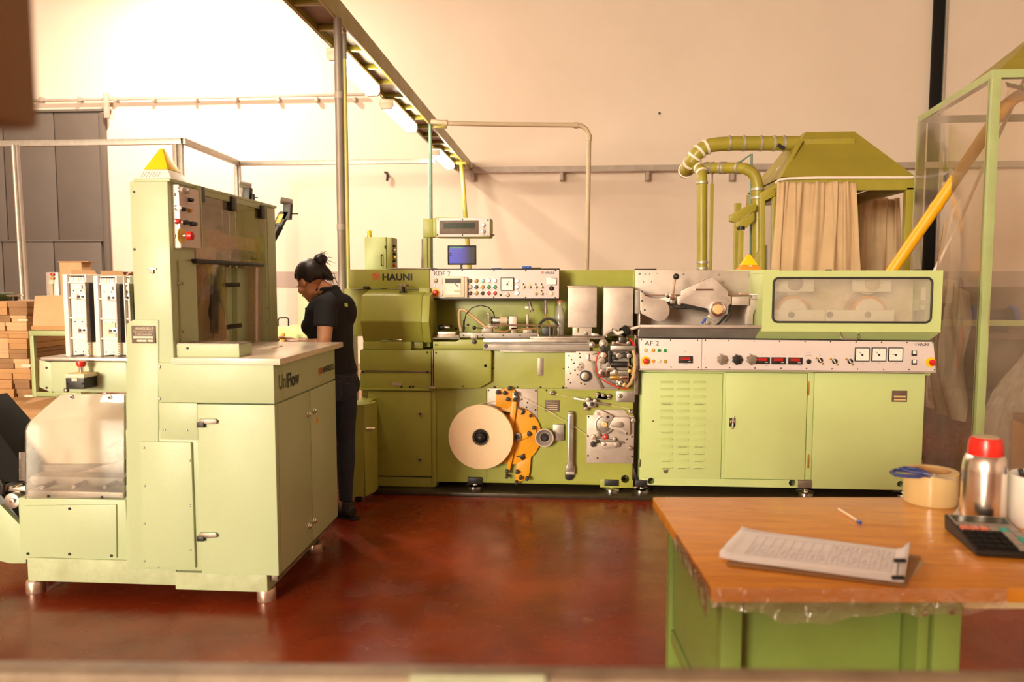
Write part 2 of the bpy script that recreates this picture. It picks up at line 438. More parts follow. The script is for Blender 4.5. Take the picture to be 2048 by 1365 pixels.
# clear sheet: mostly transparent, with sheen and a milky veil
def film_material(name, tint, veil, gloss_rough, gloss_amt, bump=0.3, bscale=4.0, veil_col=(0.8,0.66,0.5), trl=0.45):
    m, nt, p = new_mat(name); N, L = nt.nodes, nt.links
    N.remove(p); out = N['Material Output']
    tr = N.new('ShaderNodeBsdfTransparent'); tr.inputs[0].default_value = col4(tint)
    df = N.new('ShaderNodeBsdfDiffuse'); df.inputs[0].default_value = col4(veil_col)
    tl = N.new('ShaderNodeBsdfTranslucent'); tl.inputs[0].default_value = col4(veil_col)
    ms0 = N.new('ShaderNodeMixShader'); ms0.inputs[0].default_value = trl
    L.new(df.outputs[0], ms0.inputs[1]); L.new(tl.outputs[0], ms0.inputs[2])
    gl = N.new('ShaderNodeBsdfGlossy'); gl.inputs['Roughness'].default_value = gloss_rough
    geo = N.new('ShaderNodeNewGeometry')
    n1 = N.new('ShaderNodeTexNoise'); n1.inputs['Scale'].default_value = bscale; n1.inputs['Detail'].default_value = 4
    L.new(geo.outputs['Position'], n1.inputs['Vector'])
    b = N.new('ShaderNodeBump'); b.inputs['Strength'].default_value = bump; b.inputs['Distance'].default_value = 0.05
    L.new(n1.outputs['Fac'], b.inputs['Height']); L.new(b.outputs[0], gl.inputs['Normal'])
    m1 = N.new('ShaderNodeMixShader')
    n2 = N.new('ShaderNodeTexNoise'); n2.inputs['Scale'].default_value = bscale*1.5; n2.inputs['Detail'].default_value = 6
    L.new(geo.outputs['Position'], n2.inputs['Vector'])
    mr = N.new('ShaderNodeMapRange'); mr.inputs['From Min'].default_value = 0.3; mr.inputs['From Max'].default_value = 0.7
    mr.inputs['To Min'].default_value = veil*0.7; mr.inputs['To Max'].default_value = min(1.0, veil*1.3)
    L.new(n2.outputs['Fac'], mr.inputs['Value']); L.new(mr.outputs[0], m1.inputs[0])
    L.new(tr.outputs[0], m1.inputs[1]); L.new(ms0.outputs[0], m1.inputs[2])
    m2 = N.new('ShaderNodeMixShader')
    fr = N.new('ShaderNodeFresnel'); fr.inputs['IOR'].default_value = 1.45
    ml = N.new('ShaderNodeMath'); ml.operation = 'MULTIPLY'; ml.inputs[1].default_value = gloss_amt; ml.use_clamp = True
    L.new(fr.outputs[0], ml.inputs[0]); L.new(ml.outputs[0], m2.inputs[0])
    L.new(m1.outputs[0], m2.inputs[1]); L.new(gl.outputs[0], m2.inputs[2])
    L.new(m2.outputs[0], out.inputs['Surface'])
    MATS[name] = m
film_material('film', (0.94, 0.88, 0.80), 0.24, 0.16, 1.6, 0.12, 2.0)
film_material('film_table', (0.95, 0.88, 0.78), 0.22, 0.12, 2.0, 0.6, 20)
film_material('plexi', (0.94, 0.93, 0.90), 0.13, 0.05, 2.2, 0.02, 3, (0.85,0.78,0.72))
film_material('plexi_smoke', (0.93, 0.87, 0.79), 0.04, 0.04, 0.45, 0.02, 3, (0.5,0.4,0.3))
film_material('frosted', (0.97, 0.94, 0.88), 0.22, 0.2, 1.5, 0.05, 6, (0.95,0.88,0.76), 0.1)
film_material('milk', (0.92, 0.90, 0.84), 0.55, 0.25, 1.5, 0.02, 6, (0.85,0.80,0.74))

def heap_material():
    m, nt, p = new_mat('filter_fibre'); N, L = nt.nodes, nt.links
    N.remove(p); out = N['Material Output']
    geo = N.new('ShaderNodeNewGeometry')
    n1 = N.new('ShaderNodeTexNoise'); n1.inputs['Scale'].default_value = 90; n1.inputs['Detail'].default_value = 5
    L.new(geo.outputs['Position'], n1.inputs['Vector'])
    rp = N.new('ShaderNodeValToRGB'); rp.color_ramp.elements[0].position = 0.3; rp.color_ramp.elements[0].color = (0.78,0.64,0.45,1)
    rp.color_ramp.elements[1].position = 0.7; rp.color_ramp.elements[1].color = (0.96,0.86,0.68,1)
    L.new(n1.outputs['Fac'], rp.inputs['Fac'])
    df = N.new('ShaderNodeBsdfDiffuse'); tl = N.new('ShaderNodeBsdfTranslucent'); mx = N.new('ShaderNodeMixShader'); mx.inputs[0].default_value = 0.55
    b = N.new('ShaderNodeBump'); b.inputs['Strength'].default_value = 0.5; b.inputs['Distance'].default_value = 0.004
    L.new(n1.outputs['Fac'], b.inputs['Height']); L.new(b.outputs[0], df.inputs['Normal'])
    L.new(rp.outputs['Color'], df.inputs['Color']); L.new(rp.outputs['Color'], tl.inputs['Color'])
    L.new(df.outputs[0], mx.inputs[1]); L.new(tl.outputs[0], mx.inputs[2]); L.new(mx.outputs[0], out.inputs['Surface'])
    MATS['tobacco'] = m
heap_material()
def screen_material():
    m, nt, p = new_mat('screen'); N, L = nt.nodes, nt.links
    tc = N.new('ShaderNodeTexCoord'); sp = N.new('ShaderNodeSeparateXYZ'); L.new(tc.outputs['Generated'], sp.inputs[0])
    rp = N.new('ShaderNodeValToRGB'); e = rp.color_ramp.elements
    e[0].position = 0.1; e[0].color = (0.05, 0.06, 0.55, 1); e[1].position = 0.85; e[1].color = (0.004, 0.003, 0.01, 1)
    x = e.new(0.5); x.color = (0.045, 0.045, 0.40, 1)
    L.new(sp.outputs['X'], rp.inputs['Fac'])
    p.inputs['Base Color'].default_value = (0.01, 0.01, 0.012, 1); p.inputs['Roughness'].default_value = 0.2
    L.new(rp.outputs['Color'], p.inputs['Emission Color']); p.inputs['Emission Strength'].default_value = 0.9
    MATS['screen'] = m
screen_material()

# ------------------------------------------------------------------ lettering
def text_mesh(body, bold=0.0, outline=0.0, extrude=0.02):
    cu = bpy.data.curves.new('lettering', 'FONT')
    cu.body = body; cu.size = 1.0
    if outline > 0:
        cu.fill_mode = 'NONE'; cu.bevel_depth = outline; cu.bevel_resolution = 0
    else:
        cu.offset = bold; cu.extrude = extrude
    cu.resolution_u = 3
    ob = bpy.data.objects.new('lettering_tmp', cu); COL.objects.link(ob)
    dg = bpy.context.evaluated_depsgraph_get()
    me = bpy.data.meshes.new_from_object(ob.evaluated_get(dg))
    bpy.data.objects.remove(ob); bpy.data.curves.remove(cu)
    return me
def lettering(body, origin, ux, uy, width, height, material, parent, bold=0.0, outline=0.0, name='lettering'):
    """origin = bottom-left of the lettering, ux/uy = unit directions, width/height in metres."""
    me = text_mesh(body, bold, outline)
    xs = [v.co.x for v in me.vertices]; ys = [v.co.y for v in me.vertices]
    x0, x1, y0, y1 = min(xs), max(xs), min(ys), max(ys)
    ux, uy = Vector(ux), Vector(uy); un = ux.cross(uy)
    sx, sy = width/(x1-x0), height/(y1-y0)
    for v in me.vertices:
        c = v.co.copy()
        v.co = ux*((c.x-x0)*sx) + uy*((c.y-y0)*sy) + un*(c.z*0.02)
    me.materials.clear(); me.materials.append(M(material)); me.update()
    return put(name, me, origin, parent)
FX, FZ = Vector((1,0,0)), Vector((0,0,1))
def ptext(body, x0, y0, x1, y1, Y, material, parent, **k):
    o = at(x0, y1, Y); e = at(x1, y0, Y)
    return lettering(body, (o.x, Y - 0.0004, o.z), FX, FZ, e.x - o.x, e.z - o.z, material, parent, **k)

# ------------------------------------------------------------------ shared small pieces
def shared(name, mb, material, bevel=0.0, smooth=30):
    o = mb.build(name, material, None, bevel, smooth, origin=(0,0,0))
    me = o.data; COL.objects.unlink(o); bpy.data.objects.remove(o)
    return me
SCREW = shared('screw', MB().lathe((0,0,0), (0,-1,0), [(1,0),(1,0.35),(0.75,0.7),(0.45,0.72),(0.45,0.4)], 10), 'dark_metal')
SCREW_S = shared('screw_steel', MB().lathe((0,0,0), (0,-1,0), [(1,0),(1,0.35),(0.75,0.7),(0.42,0.72),(0.42,0.3)], 10), 'steel')
SCREW_SX = shared('screw_side', MB().lathe((0,0,0), (1,0,0), [(1,0),(1,0.35),(0.75,0.7),(0.42,0.72),(0.42,0.3)], 10), 'steel')
def screws(pts, Y, parent, rpx=2.3, me=None, name='screw'):
    for x, y in pts:
        o = put(name, me or SCREW, at(x, y, Y), parent)
        r = rpx*mpp(Y); o.scale = (r, r, r)
def cut(o, cutter):
    """Cut a real hole or groove (world coordinates) into the mesh object o."""
    c = cutter.build('cutter', 'dark_metal', None, 0, 0)
    bpy.context.view_layer.update()
    md = o.modifiers.new('cut', 'BOOLEAN'); md.operation = 'DIFFERENCE'; md.object = c; md.solver = 'EXACT'
    dg = bpy.context.evaluated_depsgraph_get()
    me = bpy.data.meshes.new_from_object(o.evaluated_get(dg))
    o.modifiers.remove(md); old = o.data; nm = old.name
    m0 = old.materials[0]; o.data = me; me.materials.clear(); me.materials.append(m0)
    me.polygons.foreach_set('material_index', [0]*len(me.polygons)); me.update()
    bpy.data.meshes.remove(old); me.name = nm
    cm = c.data; bpy.data.objects.remove(c); bpy.data.meshes.remove(cm)
    return o

# ================================================================== the room
WY = 13.6
XW, YW = -14.0, -19.5
struct(MB().box((XW, YW, -0.2), (10.5, WY+0.2, 0)).build('floor', 'floor', None, smooth=0))
wb = struct(MB().box((XW, WY, 0), (10.5, WY+0.2, 8)).build('wall_back', 'wall', None, smooth=0))
struct(MB().box((XW-0.2, YW, 0), (XW, WY+0.2, 8)).build('wall_left', 'wall', None, smooth=0))
struct(MB().box((10.5, YW, 0), (10.7, WY+0.2, 8)).build('wall_right', 'wall', None, smooth=0))
struct(MB().box((XW, YW-0.2, 0), (-13.2, YW, 8)).box((-7.4, YW-0.2, 0), (10.5, YW, 8)).box((-13.2, YW-0.2, 7.0), (-7.4, YW, 8)).box((-13.2, YW-0.2, 0), (-7.4, YW, 2.2)).build('wall_front', 'wall', None, smooth=0))
struct(MB().box((XW-0.2, YW, 8), (10.7, WY+0.2, 8.2)).build('ceiling', 'ceiling', None, smooth=0))
wn = struct(put('window_1', None, (-10.3, YW, 4.6)))
MB().box((-13.2, YW+0.002, 2.2), (-7.4, YW+0.06, 2.28)).box((-13.2, YW+0.002, 6.92), (-7.4, YW+0.06, 7.0)).box((-13.2, YW+0.002, 2.28), (-13.12, YW+0.06, 6.92)).box((-7.48, YW+0.002, 2.28), (-7.4, YW+0.06, 6.92)).build('window_frame', 'galv', wn)
# dark band painted low on the back wall
struct(MB().pp(219, 543, 1838, 574, WY-0.012, 0.012).pp(1884, 543, 2200, 574, WY-0.012, 0.012).build('trim_1', 'wall_band', None, smooth=0))
# dark downpipe-like slot with its pale edge on the back wall
struct(MB().pp(1861, -90, 1880, 600, WY-0.10, 0.10).build('trim_2', 'black_soft', None, 0.005))
struct(MB().pp(1882.2, -90, 1887.5, 600, WY-0.12, 0.12).build('trim_3', 'galv', None, 0.005))

# big grey sliding door: leaves built plate by plate
d1 = put('door_1', None, at(60, 560, WY-0.1)); struct(d1)
YD = 719
def door_plate(x0, y0, x1, y1):
    MB().pp(x0, y0, x1, y1, WY-0.07, 0.05).build('panel', 'door_grey', d1, 0.006)
for xa, xb in ((-230,-114),(-112,9),(11,111.5),(113.5,207)):
    for ya, yb in ((226,480.5),(484,YD)):
        door_plate(xa, ya, xb, yb)
MB().pp(-240, 221, 218, 226, WY-0.10, 0.08).pp(207, 226, 217, YD, WY-0.10, 0.08).build('door_frame', 'door_grey', d1, 0.004)
MB().pp(-240, 480.5, 207, 484, WY-0.085, 0.06).build('door_bar', 'door_grey', d1, 0.004)
MB().pp(-240, 228, 206, YD, WY-0.03, 0.02).build('door_backing', 'door_grey', d1, smooth=0)
tr = thing('door_track', 'thin grey door track with clips on pale wall above grey sliding door', 'rail', at(400, 198, WY-0.1))
MB().pp(-250, 195, 728, 200, WY-0.10, 0.04).build('track_bar', 'rail_grey', tr, 0.004)
for x in (80, 158, 229, 305, 389, 470, 555, 632, 708):
    MB().pp(x-3, 193.5, x+3, 203, WY-0.11, 0.105).build('clip', 'rail_grey', tr, 0.003)
MB().pp(206.5, 186, 215, 236, WY-0.17, 0.07).build('end_stop', 'rail_grey', tr, 0.004)

# cable rail running along the back wall
wr = thing('wall_cable_rail', 'long brown-grey cable rail on brackets along the back wall', 'rail', at(1400, 341, WY-0.2))
a = at(945, 334, WY-0.22); b = at(945, 346, WY-0.22); e = at(2140, 341, WY-0.22)
MB().box((a.x, WY-0.22, b.z), (e.x, WY-0.14, a.z)).build('rail', 'rail_grey', wr, 0.006)
for x in (945, 1123, 1295, 1465, 1640, 1900):
    c = at(x, 355, WY-0.18)
    MB().box((c.x-0.03, WY-0.14, c.z-0.05), (c.x+0.03, WY, a.z)).box((c.x-0.03, WY-0.2, c.z-0.05), (c.x+0.03, WY-0.14, b.z)).build('bracket', 'rail_grey', wr, 0.004)
# odd iron hook on wall
tag(MB().tube([at(770,345,WY-0.02), at(774,346,WY-0.06), at(775,352,WY-0.06), at(774,362,WY-0.05)], 0.022, 8).build('wall_hook', 'dark_metal'),
    'small rusty iron hook left on the pale back wall', 'hook')
tag(MB().tube([at(1318,226,WY-0.01), at(1319,225,WY-0.03), at(1319,229,WY-0.03)], 0.014, 6).build('wall_nail', 'dark_metal'), 'tiny nail in the bare upper back wall', 'nail')

# ================================================================== overhead cable tray with fluorescent lamps
TZ = 3.5
k0 = at(1137, 565, 10)
TX0 = atZ(629, 0, TZ).x; 
c1 = atZ(905, 336, TZ); c2 = atZ(945, 345, TZ)
TXL, TXR = c1.x, c2.x
tray = thing('cable_tray', 'long green steel cable tray running overhead to the back wall', 'cable tray', ((TXL+TXR)/2, 8.0, TZ))
Y0, Y1 = 2.0, WY-0.02
MB().box((TXL, Y0, TZ), (TXL+0.03, Y1, TZ+0.12)).build('side_rail', 'paint_hood', tray, 0.003)
MB().box((TXR-0.03, Y0, TZ), (TXR, Y1, TZ+0.16)).build('side_rail', 'paint_hood', tray, 0.003)
MB().box((TXL+0.03, Y0, TZ+0.055), (TXR-0.03, Y1, TZ+0.07)).build('tray_floor', 'pole_grey', tray, smooth=0)
rung = shared('rung', MB().box((TXL+0.03-(TXL+TXR)/2, -0.02, -0.02), (TXR-0.03-(TXL+TXR)/2, 0.02, 0.02)), 'paint_hood', 0.003)
y = Y0 + 0.2
while y < Y1:
    put('rung', rung, ((TXL+TXR)/2, y, TZ+0.03), tray); y += 0.55
def lamp(y0, y1, dx, which):
    L = y1 - y0; x = TXL + dx
    t = thing('fluorescent_lamp', 'lit white batten lamp under the cable tray, ' + which, 'lamp', (x, (y0+y1)/2, TZ-0.09), 'batten lamps under the cable tray')
    r = 0.075
    prof = [(-r, -0.005), (-r, -0.05), (-r*0.7, -0.085), (r*0.7, -0.085), (r, -0.05), (r, -0.005)]
    MB().prism([(x+a, y0+0.04, TZ-0.03+b) for a, b in prof], (0, L-0.08, 0)).build('diffuser', 'lamp_white', t, 0.01)
    MB().box((x-r-0.006, y0+0.02, TZ-0.03), (x+r+0.006, y1-0.02, TZ-0.004)).build('housing', 'cream', t, 0.008)
    for yy in (y0, y1-0.04):
        MB().prism([(x+a*1.04, yy, TZ-0.03+b*1.04) for a, b in prof], (0, 0.04, 0)).build('end_cap', 'cream', t, 0.006)
    for yy in (y0+0.3*L, y0+0.7*L):
        MB().box((x-0.012, yy-0.015, TZ-0.02), (x+0.012, yy+0.015, TZ)).build('hanger', 'galv', t)
def ty(y): return atZ(1137, y, TZ-0.09).y
dxl = 0.05
lamp(ty(-60)-1.25, ty(-60)+0.08, dxl, 'apart from the others')
lamp(ty(103), ty(180), dxl, 'nearest to the grey pipe post')
lamp(ty(206), ty(257), dxl, 'between the other two whole lamps')
lamp(ty(304), ty(333), dxl, 'the last one before the back wall')

def pole(name, label, x0, x1, ytop, Y, ztop, material, zbot=0.0, n=16):
    c = at((x0+x1)/2, ytop, Y); r = (x1-x0)/2*mpp(Y)
    t = thing(name, label, 'pole', (c.x, Y, zbot))
    MB().cyl((c.x, Y, zbot), (0,0,1), r, ztop-zbot, n).build('pipe', material, t)
    return t, c, r
PY = 5.75
t, c, r = pole('pipe_post', 'thick grey-brown pipe post from floor to cable tray behind the woman', 667, 683, 40, PY, TZ, 'pole_grey')
MB().cyl((c.x, PY, 0), (0,0,1), r*2.2, 0.015, 20).build('foot_plate', 'pole_grey', t)
for zz in (1.9, 2.9):
    MB().lathe((c.x, PY, zz), (0,0,1), [(r*1.1,0),(r*1.1,0.05)], 16).build('pipe_joint', 'rail_grey', t, 0.003)
t, c, r = pole('conduit_post', 'yellow-green painted conduit beside the thick grey pipe post', 684.5, 692.5, 75, PY+0.35, TZ+0.06, 'pole_yellow')
MB().cyl((c.x, PY+0.35, TZ-0.2), (0,0,1), r*1.15, 0.2, 16).build('sleeve', 'pole_grey', t)
t, c, r = pole('cable_conduit', 'thin blue-green conduit squeezed between the two posts', 681, 684.5, 40, PY+0.2, TZ+0.001, 'paint_bluegreen', n=10)
MB().cyl((c.x, PY+0.2, TZ-0.05), (0,0,1), r*1.3, 0.05, 10).build('collar', 'tube_white', t)
t, c, r = pole('conduit_post', 'slim blue-green post under the cable tray behind the display box', 857, 864, 262, 9.6, TZ, 'paint_bluegreen')
MB().cyl((c.x, 9.6, 0), (0,0,1), r*2.5, 0.015, 16).build('foot_plate', 'paint_bluegreen', t)
g0 = at(923, 334, 12.6); g1 = at(932, 450, 12.0)
t = thing('brace_bar', 'slightly leaning green bar hanging below the far end of the cable tray', 'pole', g0)
g2 = g1 + (g1-g0)*1.1
MB().tube([(g0.x, g0.y, TZ-0.03), g2, (g2.x, g2.y, 0)], 0.035, 8).build('bar', 'paint_hood', t)
MB().box((g0.x-0.09, g0.y-0.05, TZ-0.04), (g0.x+0.09, g0.y+0.05, TZ)).build('clamp', 'paint_hood', t, 0.004)

# plastic conduit branching off the tray, bent down behind the machines
CYd = 9.15
t = thing('branch_conduit', 'beige plastic conduit leaving the cable tray and bending down behind the machines', 'pipe', at(1172, 540, CYd))
rr = 4.6*mpp(CYd)
path = [at(862,243,CYd), at(900,247,CYd), at(1000,249,CYd), at(1150,250.5,CYd), at(1163,252,CYd), at(1172,258,CYd), at(1177,267,CYd), at(1178,280,CYd), at(1176,400,CYd), at(1173,560,CYd)]
path.append((path[-1].x, CYd, 0.0))
MB().tube(path, rr, 12).build('pipe', 'beige', t)
for p, q in (((1148,250.5),(1156,251)), ((1178,270),(1178,281)), ((890,246),(895,246.5))):
    MB().rod(at(*p, CYd), at(*q, CYd), rr*1.3, 12).build('coupling', 'beige', t)
MB().box(at(868,257,CYd)-Vector((0,0.03,0)), at(893,252,CYd)+Vector((0,0.03,0))).build('bracket', 'paint_hood', t, 0.003)

# galvanised strut frame over the equipment at the back
fr = thing('strut_frame', 'galvanised strut frame over equipment in front of grey door', 'frame', at(420, 560, 11.5))
FYa, FYb = 10.0, 11.9
zt = at(370, 276, FYa).z; zl = at(370, 288, FYa).z
xa = at(366, 282, FYa).x; xe = at(476, 327, FYb).x
MB().box((at(-80,282,FYa).x, FYa, zl), (xa, FYa+0.06, zt)).build('strut', 'galv', fr, 0.004)
MB().obox(((xa+xe)/2, (FYa+FYb)/2, (zt+zl)/2), ((xe-xa)/2, (FYb-FYa)/2, 0), (0.035, 0, 0), (0,0,(zt-zl)/2)).build('strut', 'galv', fr, 0.004)
MB().box((xe-0.03, FYb-0.03, zl), (at(868,326,FYb).x, FYb+0.05, zt-0.01)).build('strut', 'galv', fr, 0.004)
for px, yy in ((352,FYa+0.03),(363,FYa+0.05),(472,FYb),(478,FYb+0.04)):
    x = at(px, 340, yy).x
    MB().box((x-0.028, yy-0.028, 0), (x+0.028, yy+0.028, zl)).build('leg', 'galv', fr, 0.004)
x = at(860,326,FYb).x
MB().box((x-0.03, FYb-0.03, 0), (x+0.03, FYb+0.03, zl)).build('leg', 'galv', fr, 0.004)
pa, pb = at(27, 290, 9.4), at(46, 600, 9.4)
t = thing('leaning_tubes', 'pair of pale tubes leaning upright against the strut frame', 'pole', (pb.x, 9.4, 0))
pc = pb + (pb-pa)*0.0; ex = pb + (pb-pa)/(pa.z-pb.z)*pb.z
MB().rod(pa, ex, 0.028, 10).build('tube', 'galv', t); MB().rod(pa+Vector((0.05,0,0)), ex+Vector((0.07,0,0)), 0.022, 10).build('tube', 'rail_grey', t)

# high-bay lamp above the frame
lx, ly, lz = HALL_LAMP
t = thing('highbay_lamp', 'round high-bay ceiling lamp above the grey sliding door', 'lamp', (lx, ly, lz))
MB().lathe((lx, ly, lz), (0,0,1), [(0.36,-0.28),(0.34,-0.2),(0.15,0.05),(0.1,0.1)], 24, cap=False).build('reflector', 'galv', t)
MB().cyl((lx, ly, lz+0.05), (0,0,1), 0.12, 0.2, 16).build('ballast', 'galv', t, 0.005)
MB().cyl((lx, ly, lz+0.2), (0,0,1), 0.012, 7.995-lz-0.2, 8).build('stem', 'galv', t)
MB().cyl((lx, ly, lz-0.20), (0,0,1), 0.30, 0.01, 24).build('lens', 'highbay', t)

# machine bed edge and hanging box just in front of the photographer
t = thing('guard_rail', 'scuffed brown metal guard rail across the aisle in front of the red floor', 'rail', (0, 0.75, 0))
RY = 0.72
MB().prism([at(-700, 1338, RY), at(2700, 1380, RY), at(2700, 1425, RY), at(-700, 1385, RY)], (0, 0.03, 0)).build('top_bar', 'rail_beige', t, 0.006)
pl = [at(-700, 1385, RY+0.01), at(2700, 1425, RY+0.01), at(2700, 1700, RY+0.01), at(-700, 1700, RY+0.01)]
MB().prism(pl, (0, 0.03, 0)).build('kick_sheet', 'rail_beige', t, 0.004)
MB().ppoly([(820,1352),(1090,1354),(1100,1440),(815,1440)], RY-0.004, 0.005).build('label_plate', 'rail_green', t)
for px in (-640, 2640):
    q = at(px, 1500, RY+0.03)
    MB().box((q.x-0.03, RY+0.02, 0), (q.x+0.03, RY+0.08, q.z+0.05)).build('leg', 'rail_beige', t, 0.004)
HY = 0.5
b0, b1 = at(-160, 268, HY+0.06), at(66, -120, HY+0.06)
t = thing('hanging_box', 'plain brown steel box hanging on a tube from the ceiling', 'box', (b0.x, HY, b0.z))
MB().box((b0.x, HY, b0.z), (b1.x, HY+0.06, b1.z)).build('housing', 'blur_brown', t, 0.008)
MB().cyl(((b0.x+b1.x)/2, HY+0.03, b1.z), (0,0,1), 0.02, 7.995-b1.z, 12).build('hanger_tube', 'blur_brown', t)
MB().box((b0.x+0.01, HY-0.004, b0.z+0.01), (b1.x-0.03, HY, b1.z-0.01)).build('lid', 'blur_brown', t, 0.002)

# ================================================================== pale green feeder machine (left foreground)
FY = atZ(533, 1207, 0).y - 0.02
XS = at(342, 560, FY).x          # right side of the tall housing
XL = at(266, 560, FY).x          # left side of the tall housing
XC = at(552, 900, FY).x          # right side of the low cabinet
fm = thing('feeder_machine', 'pale green feeder machine with white worktop and smoked window', 'machine', (at(400, 1200, FY).x, 4.0, 0))
P = 'paint_pale'
def sbox(x0, x1, yt, yb, X, d, mb=None):
    ym = (yt+yb)/2
    mb = mb or MB()
    return mb.box((X, atX(x0, ym, X).y, atX(x0, yb, X).z), (X+d, atX(x1, ym, X).y, atX(x0, yt, X).z))
def spt(px, py, X): return atX(px, py, X)
zt = at(300, 362, FY).z                 # top of housing
zw = at(450, 716, FY).z                 # worktop top
yb_ = spt(552, 500, XS).y               # far end of housing
yw0 = spt(389, 500, XS).y; yw1 = spt(531, 500, XS).y   # window span
ycab = spt(672, 900, XC).y
# --- tall housing
o = MB().box((XL, FY, zw-0.35), (XS, yw0, zt)).build('housing', P, fm, 0.006)
rpo = MB().box((XL, yw1, zw-0.35), (XS, yb_, zt-0.0)).build('rear_post', P, fm, 0.006)
MB().box((XL, yw0, zt-0.03), (XS+0.008, yw1, zt)).build('top_beam', P, fm, 0.004)
MB().box((XL, yw0, zw-0.35), (XS, yw1, zw-0.03)).build('lower_beam', P, fm, 0.004)
MB().box((XL, yw0, zw-0.03), (XL+0.02, yw1, zt-0.03)).build('back_panel', 'plexi', fm, smooth=0)
MB().box((XL+0.02, FY-0.002, zt-0.004), (XS+0.012, yb_, zt+0.012)).build('top_lid', P, fm, 0.004)
for px, py in ((397,392),(462,411),(521,427)):
    q = spt(px, py, XS)
    MB().box((XS-0.01, q.y-0.03, q.z-0.03), (XS+0.02, q.y+0.03, q.z+0.045)).build('lid_hinge', 'black', fm, 0.004)
# filters piled inside the window
def spoly(pts, X, d, name, material, bevel=0.0, parent=None):
    return MB().prism([spt(x, y, X) for x, y in pts], (-d, 0, 0)).build(name, material, parent or fm, bevel)
arch = [(391,690),(391,632),(402,600),(406,557),(404,514),(420,483),(435,460),(450,469),(485,474),(517,480),(525,500),(526,532),(527,683),(511,685),(511,540),(507,511),(466,502),(432,497),(430,528),(424,575),(420,600),(416,625),(420,645),(424,667),(427,690)]
spoly(arch, XS-0.036, 0.07, 'filter_heap', 'tobacco')
spoly([(438,604),(443,612),(449,632),(457,660),(461,690),(429,690),(429,667),(437,667)], XS-0.037, 0.07, 'filter_heap', 'tobacco')
spoly([(423,549),(437,551),(437,668),(423,667)], XS-0.028, 0.02, 'slot_bar', 'black', 0.003)
spoly([(475,536),(510,541),(510,684),(475,686)], XS-0.08, 0.04, 'inner_panel', P, 0.003)
spoly([(451,534),(474,537),(474,688),(451,690)], XS-0.11, 0.04, 'inner_panel', P, 0.003)
for q in ((462,570),(466,653)):
    c = spt(q[0], q[1], XS-0.04); MB().box((c.x-0.01, c.y-0.09, c.z-0.012), (c.x+0.012, c.y+0.09, c.z+0.012)).build('hinge_bracket', 'dark_metal', fm, 0.003)
spoly([(512,535),(516,536),(516,683),(512,683)], XS-0.011, 0.006, 'scale_strip', 'panel_white')
sl = spt(478, 500, XS-0.012); MB().box((sl.x-0.01, sl.y-0.06, sl.z-0.05), (sl.x, sl.y+0.25, sl.z+0.0)).build('sensor_block', 'black', fm, 0.004)
# smoked panes, lower pair clear of the upper one
sbox(390, 531, 384, 520, XS-0.004, 0.008).build('upper_pane', 'plexi_smoke', fm, 0.002)
sbox(391, 451, 524, 690, XS-0.006, 0.008).build('lower_pane', 'plexi_smoke', fm, 0.002)
qa, qb = spt(388, 518, XS+0.02), spt(524, 531, XS+0.02)
MB().box((XS+0.004, qa.y, qa.z-0.022), (XS+0.035, qb.y, qa.z)).build('grip_bar', 'black', fm, 0.006)
sbox(357, 391, 522, 692, XS, 0.010).build('side_door', P, fm, 0.003)
for px, py in ((358,567),(365,567),(365,664),(531,572),(533,643),(535,617)):
    o = put('screw', SCREW_SX, spt(px, py, XS+0.011) , fm); o.scale = (0.008,)*3
cut(rpo, sbox(533.4, 534.8, 418, 690, XS-0.008, 0.02))
# control panel on the side of the housing
cp = sbox(347, 389, 372, 494, XS, 0.03).build('control_panel', 'panel_white', fm, 0.004)
sbox(345, 347.5, 370, 496, XS, 0.034).build('panel_edge', 'white_plastic', cp, 0.002)
sbox(389, 391, 372, 496, XS, 0.034).build('panel_edge', P, cp, 0.002)
def sbutton(px, py, r, h, m, ring=True):
    c = spt(px, py, XS+0.03)
    b = MB().lathe(c, (1,0,0), [(r,0),(r,h*0.8),(r*0.8,h)], 14).build('button', m, cp)
    if ring: MB().cyl(c, (1,0,0), r*1.25, h*0.35, 14).build('ring', 'chrome', b)
for px, py, m, h in ((352,416,'white_lit',0.02),(363,419,'dark_metal',0.02),(375,421,'ochre',0.02),(352,443,'red',0.02),(363,445,'black',0.035),(375,448,'black',0.045),(374,400,'black',0.03),(358,380,'clear_btn',0.02),(370,384,'clear_btn',0.02)):
    sbutton(px, py, 0.011, h, m)
c = spt(362, 472, XS+0.03)
MB().cyl(c, (1,0,0), 0.036, 0.004, 24).build('warning_disc', 'yellow', cp)
es = MB().cyl(c, (1,0,0), 0.012, 0.03, 16).build('stop_stem', 'chrome', cp)
MB().lathe(c, (1,0,0), [(0.019,0.03),(0.021,0.04),(0.019,0.055),(0.01,0.06)], 20).build('stop_button', 'red', es)
for y_ in (388, 391, 470, 474):
    o = put('screw', SCREW_SX, spt(349.5, y_, XS+0.031), cp); o.scale = (0.005,)*3
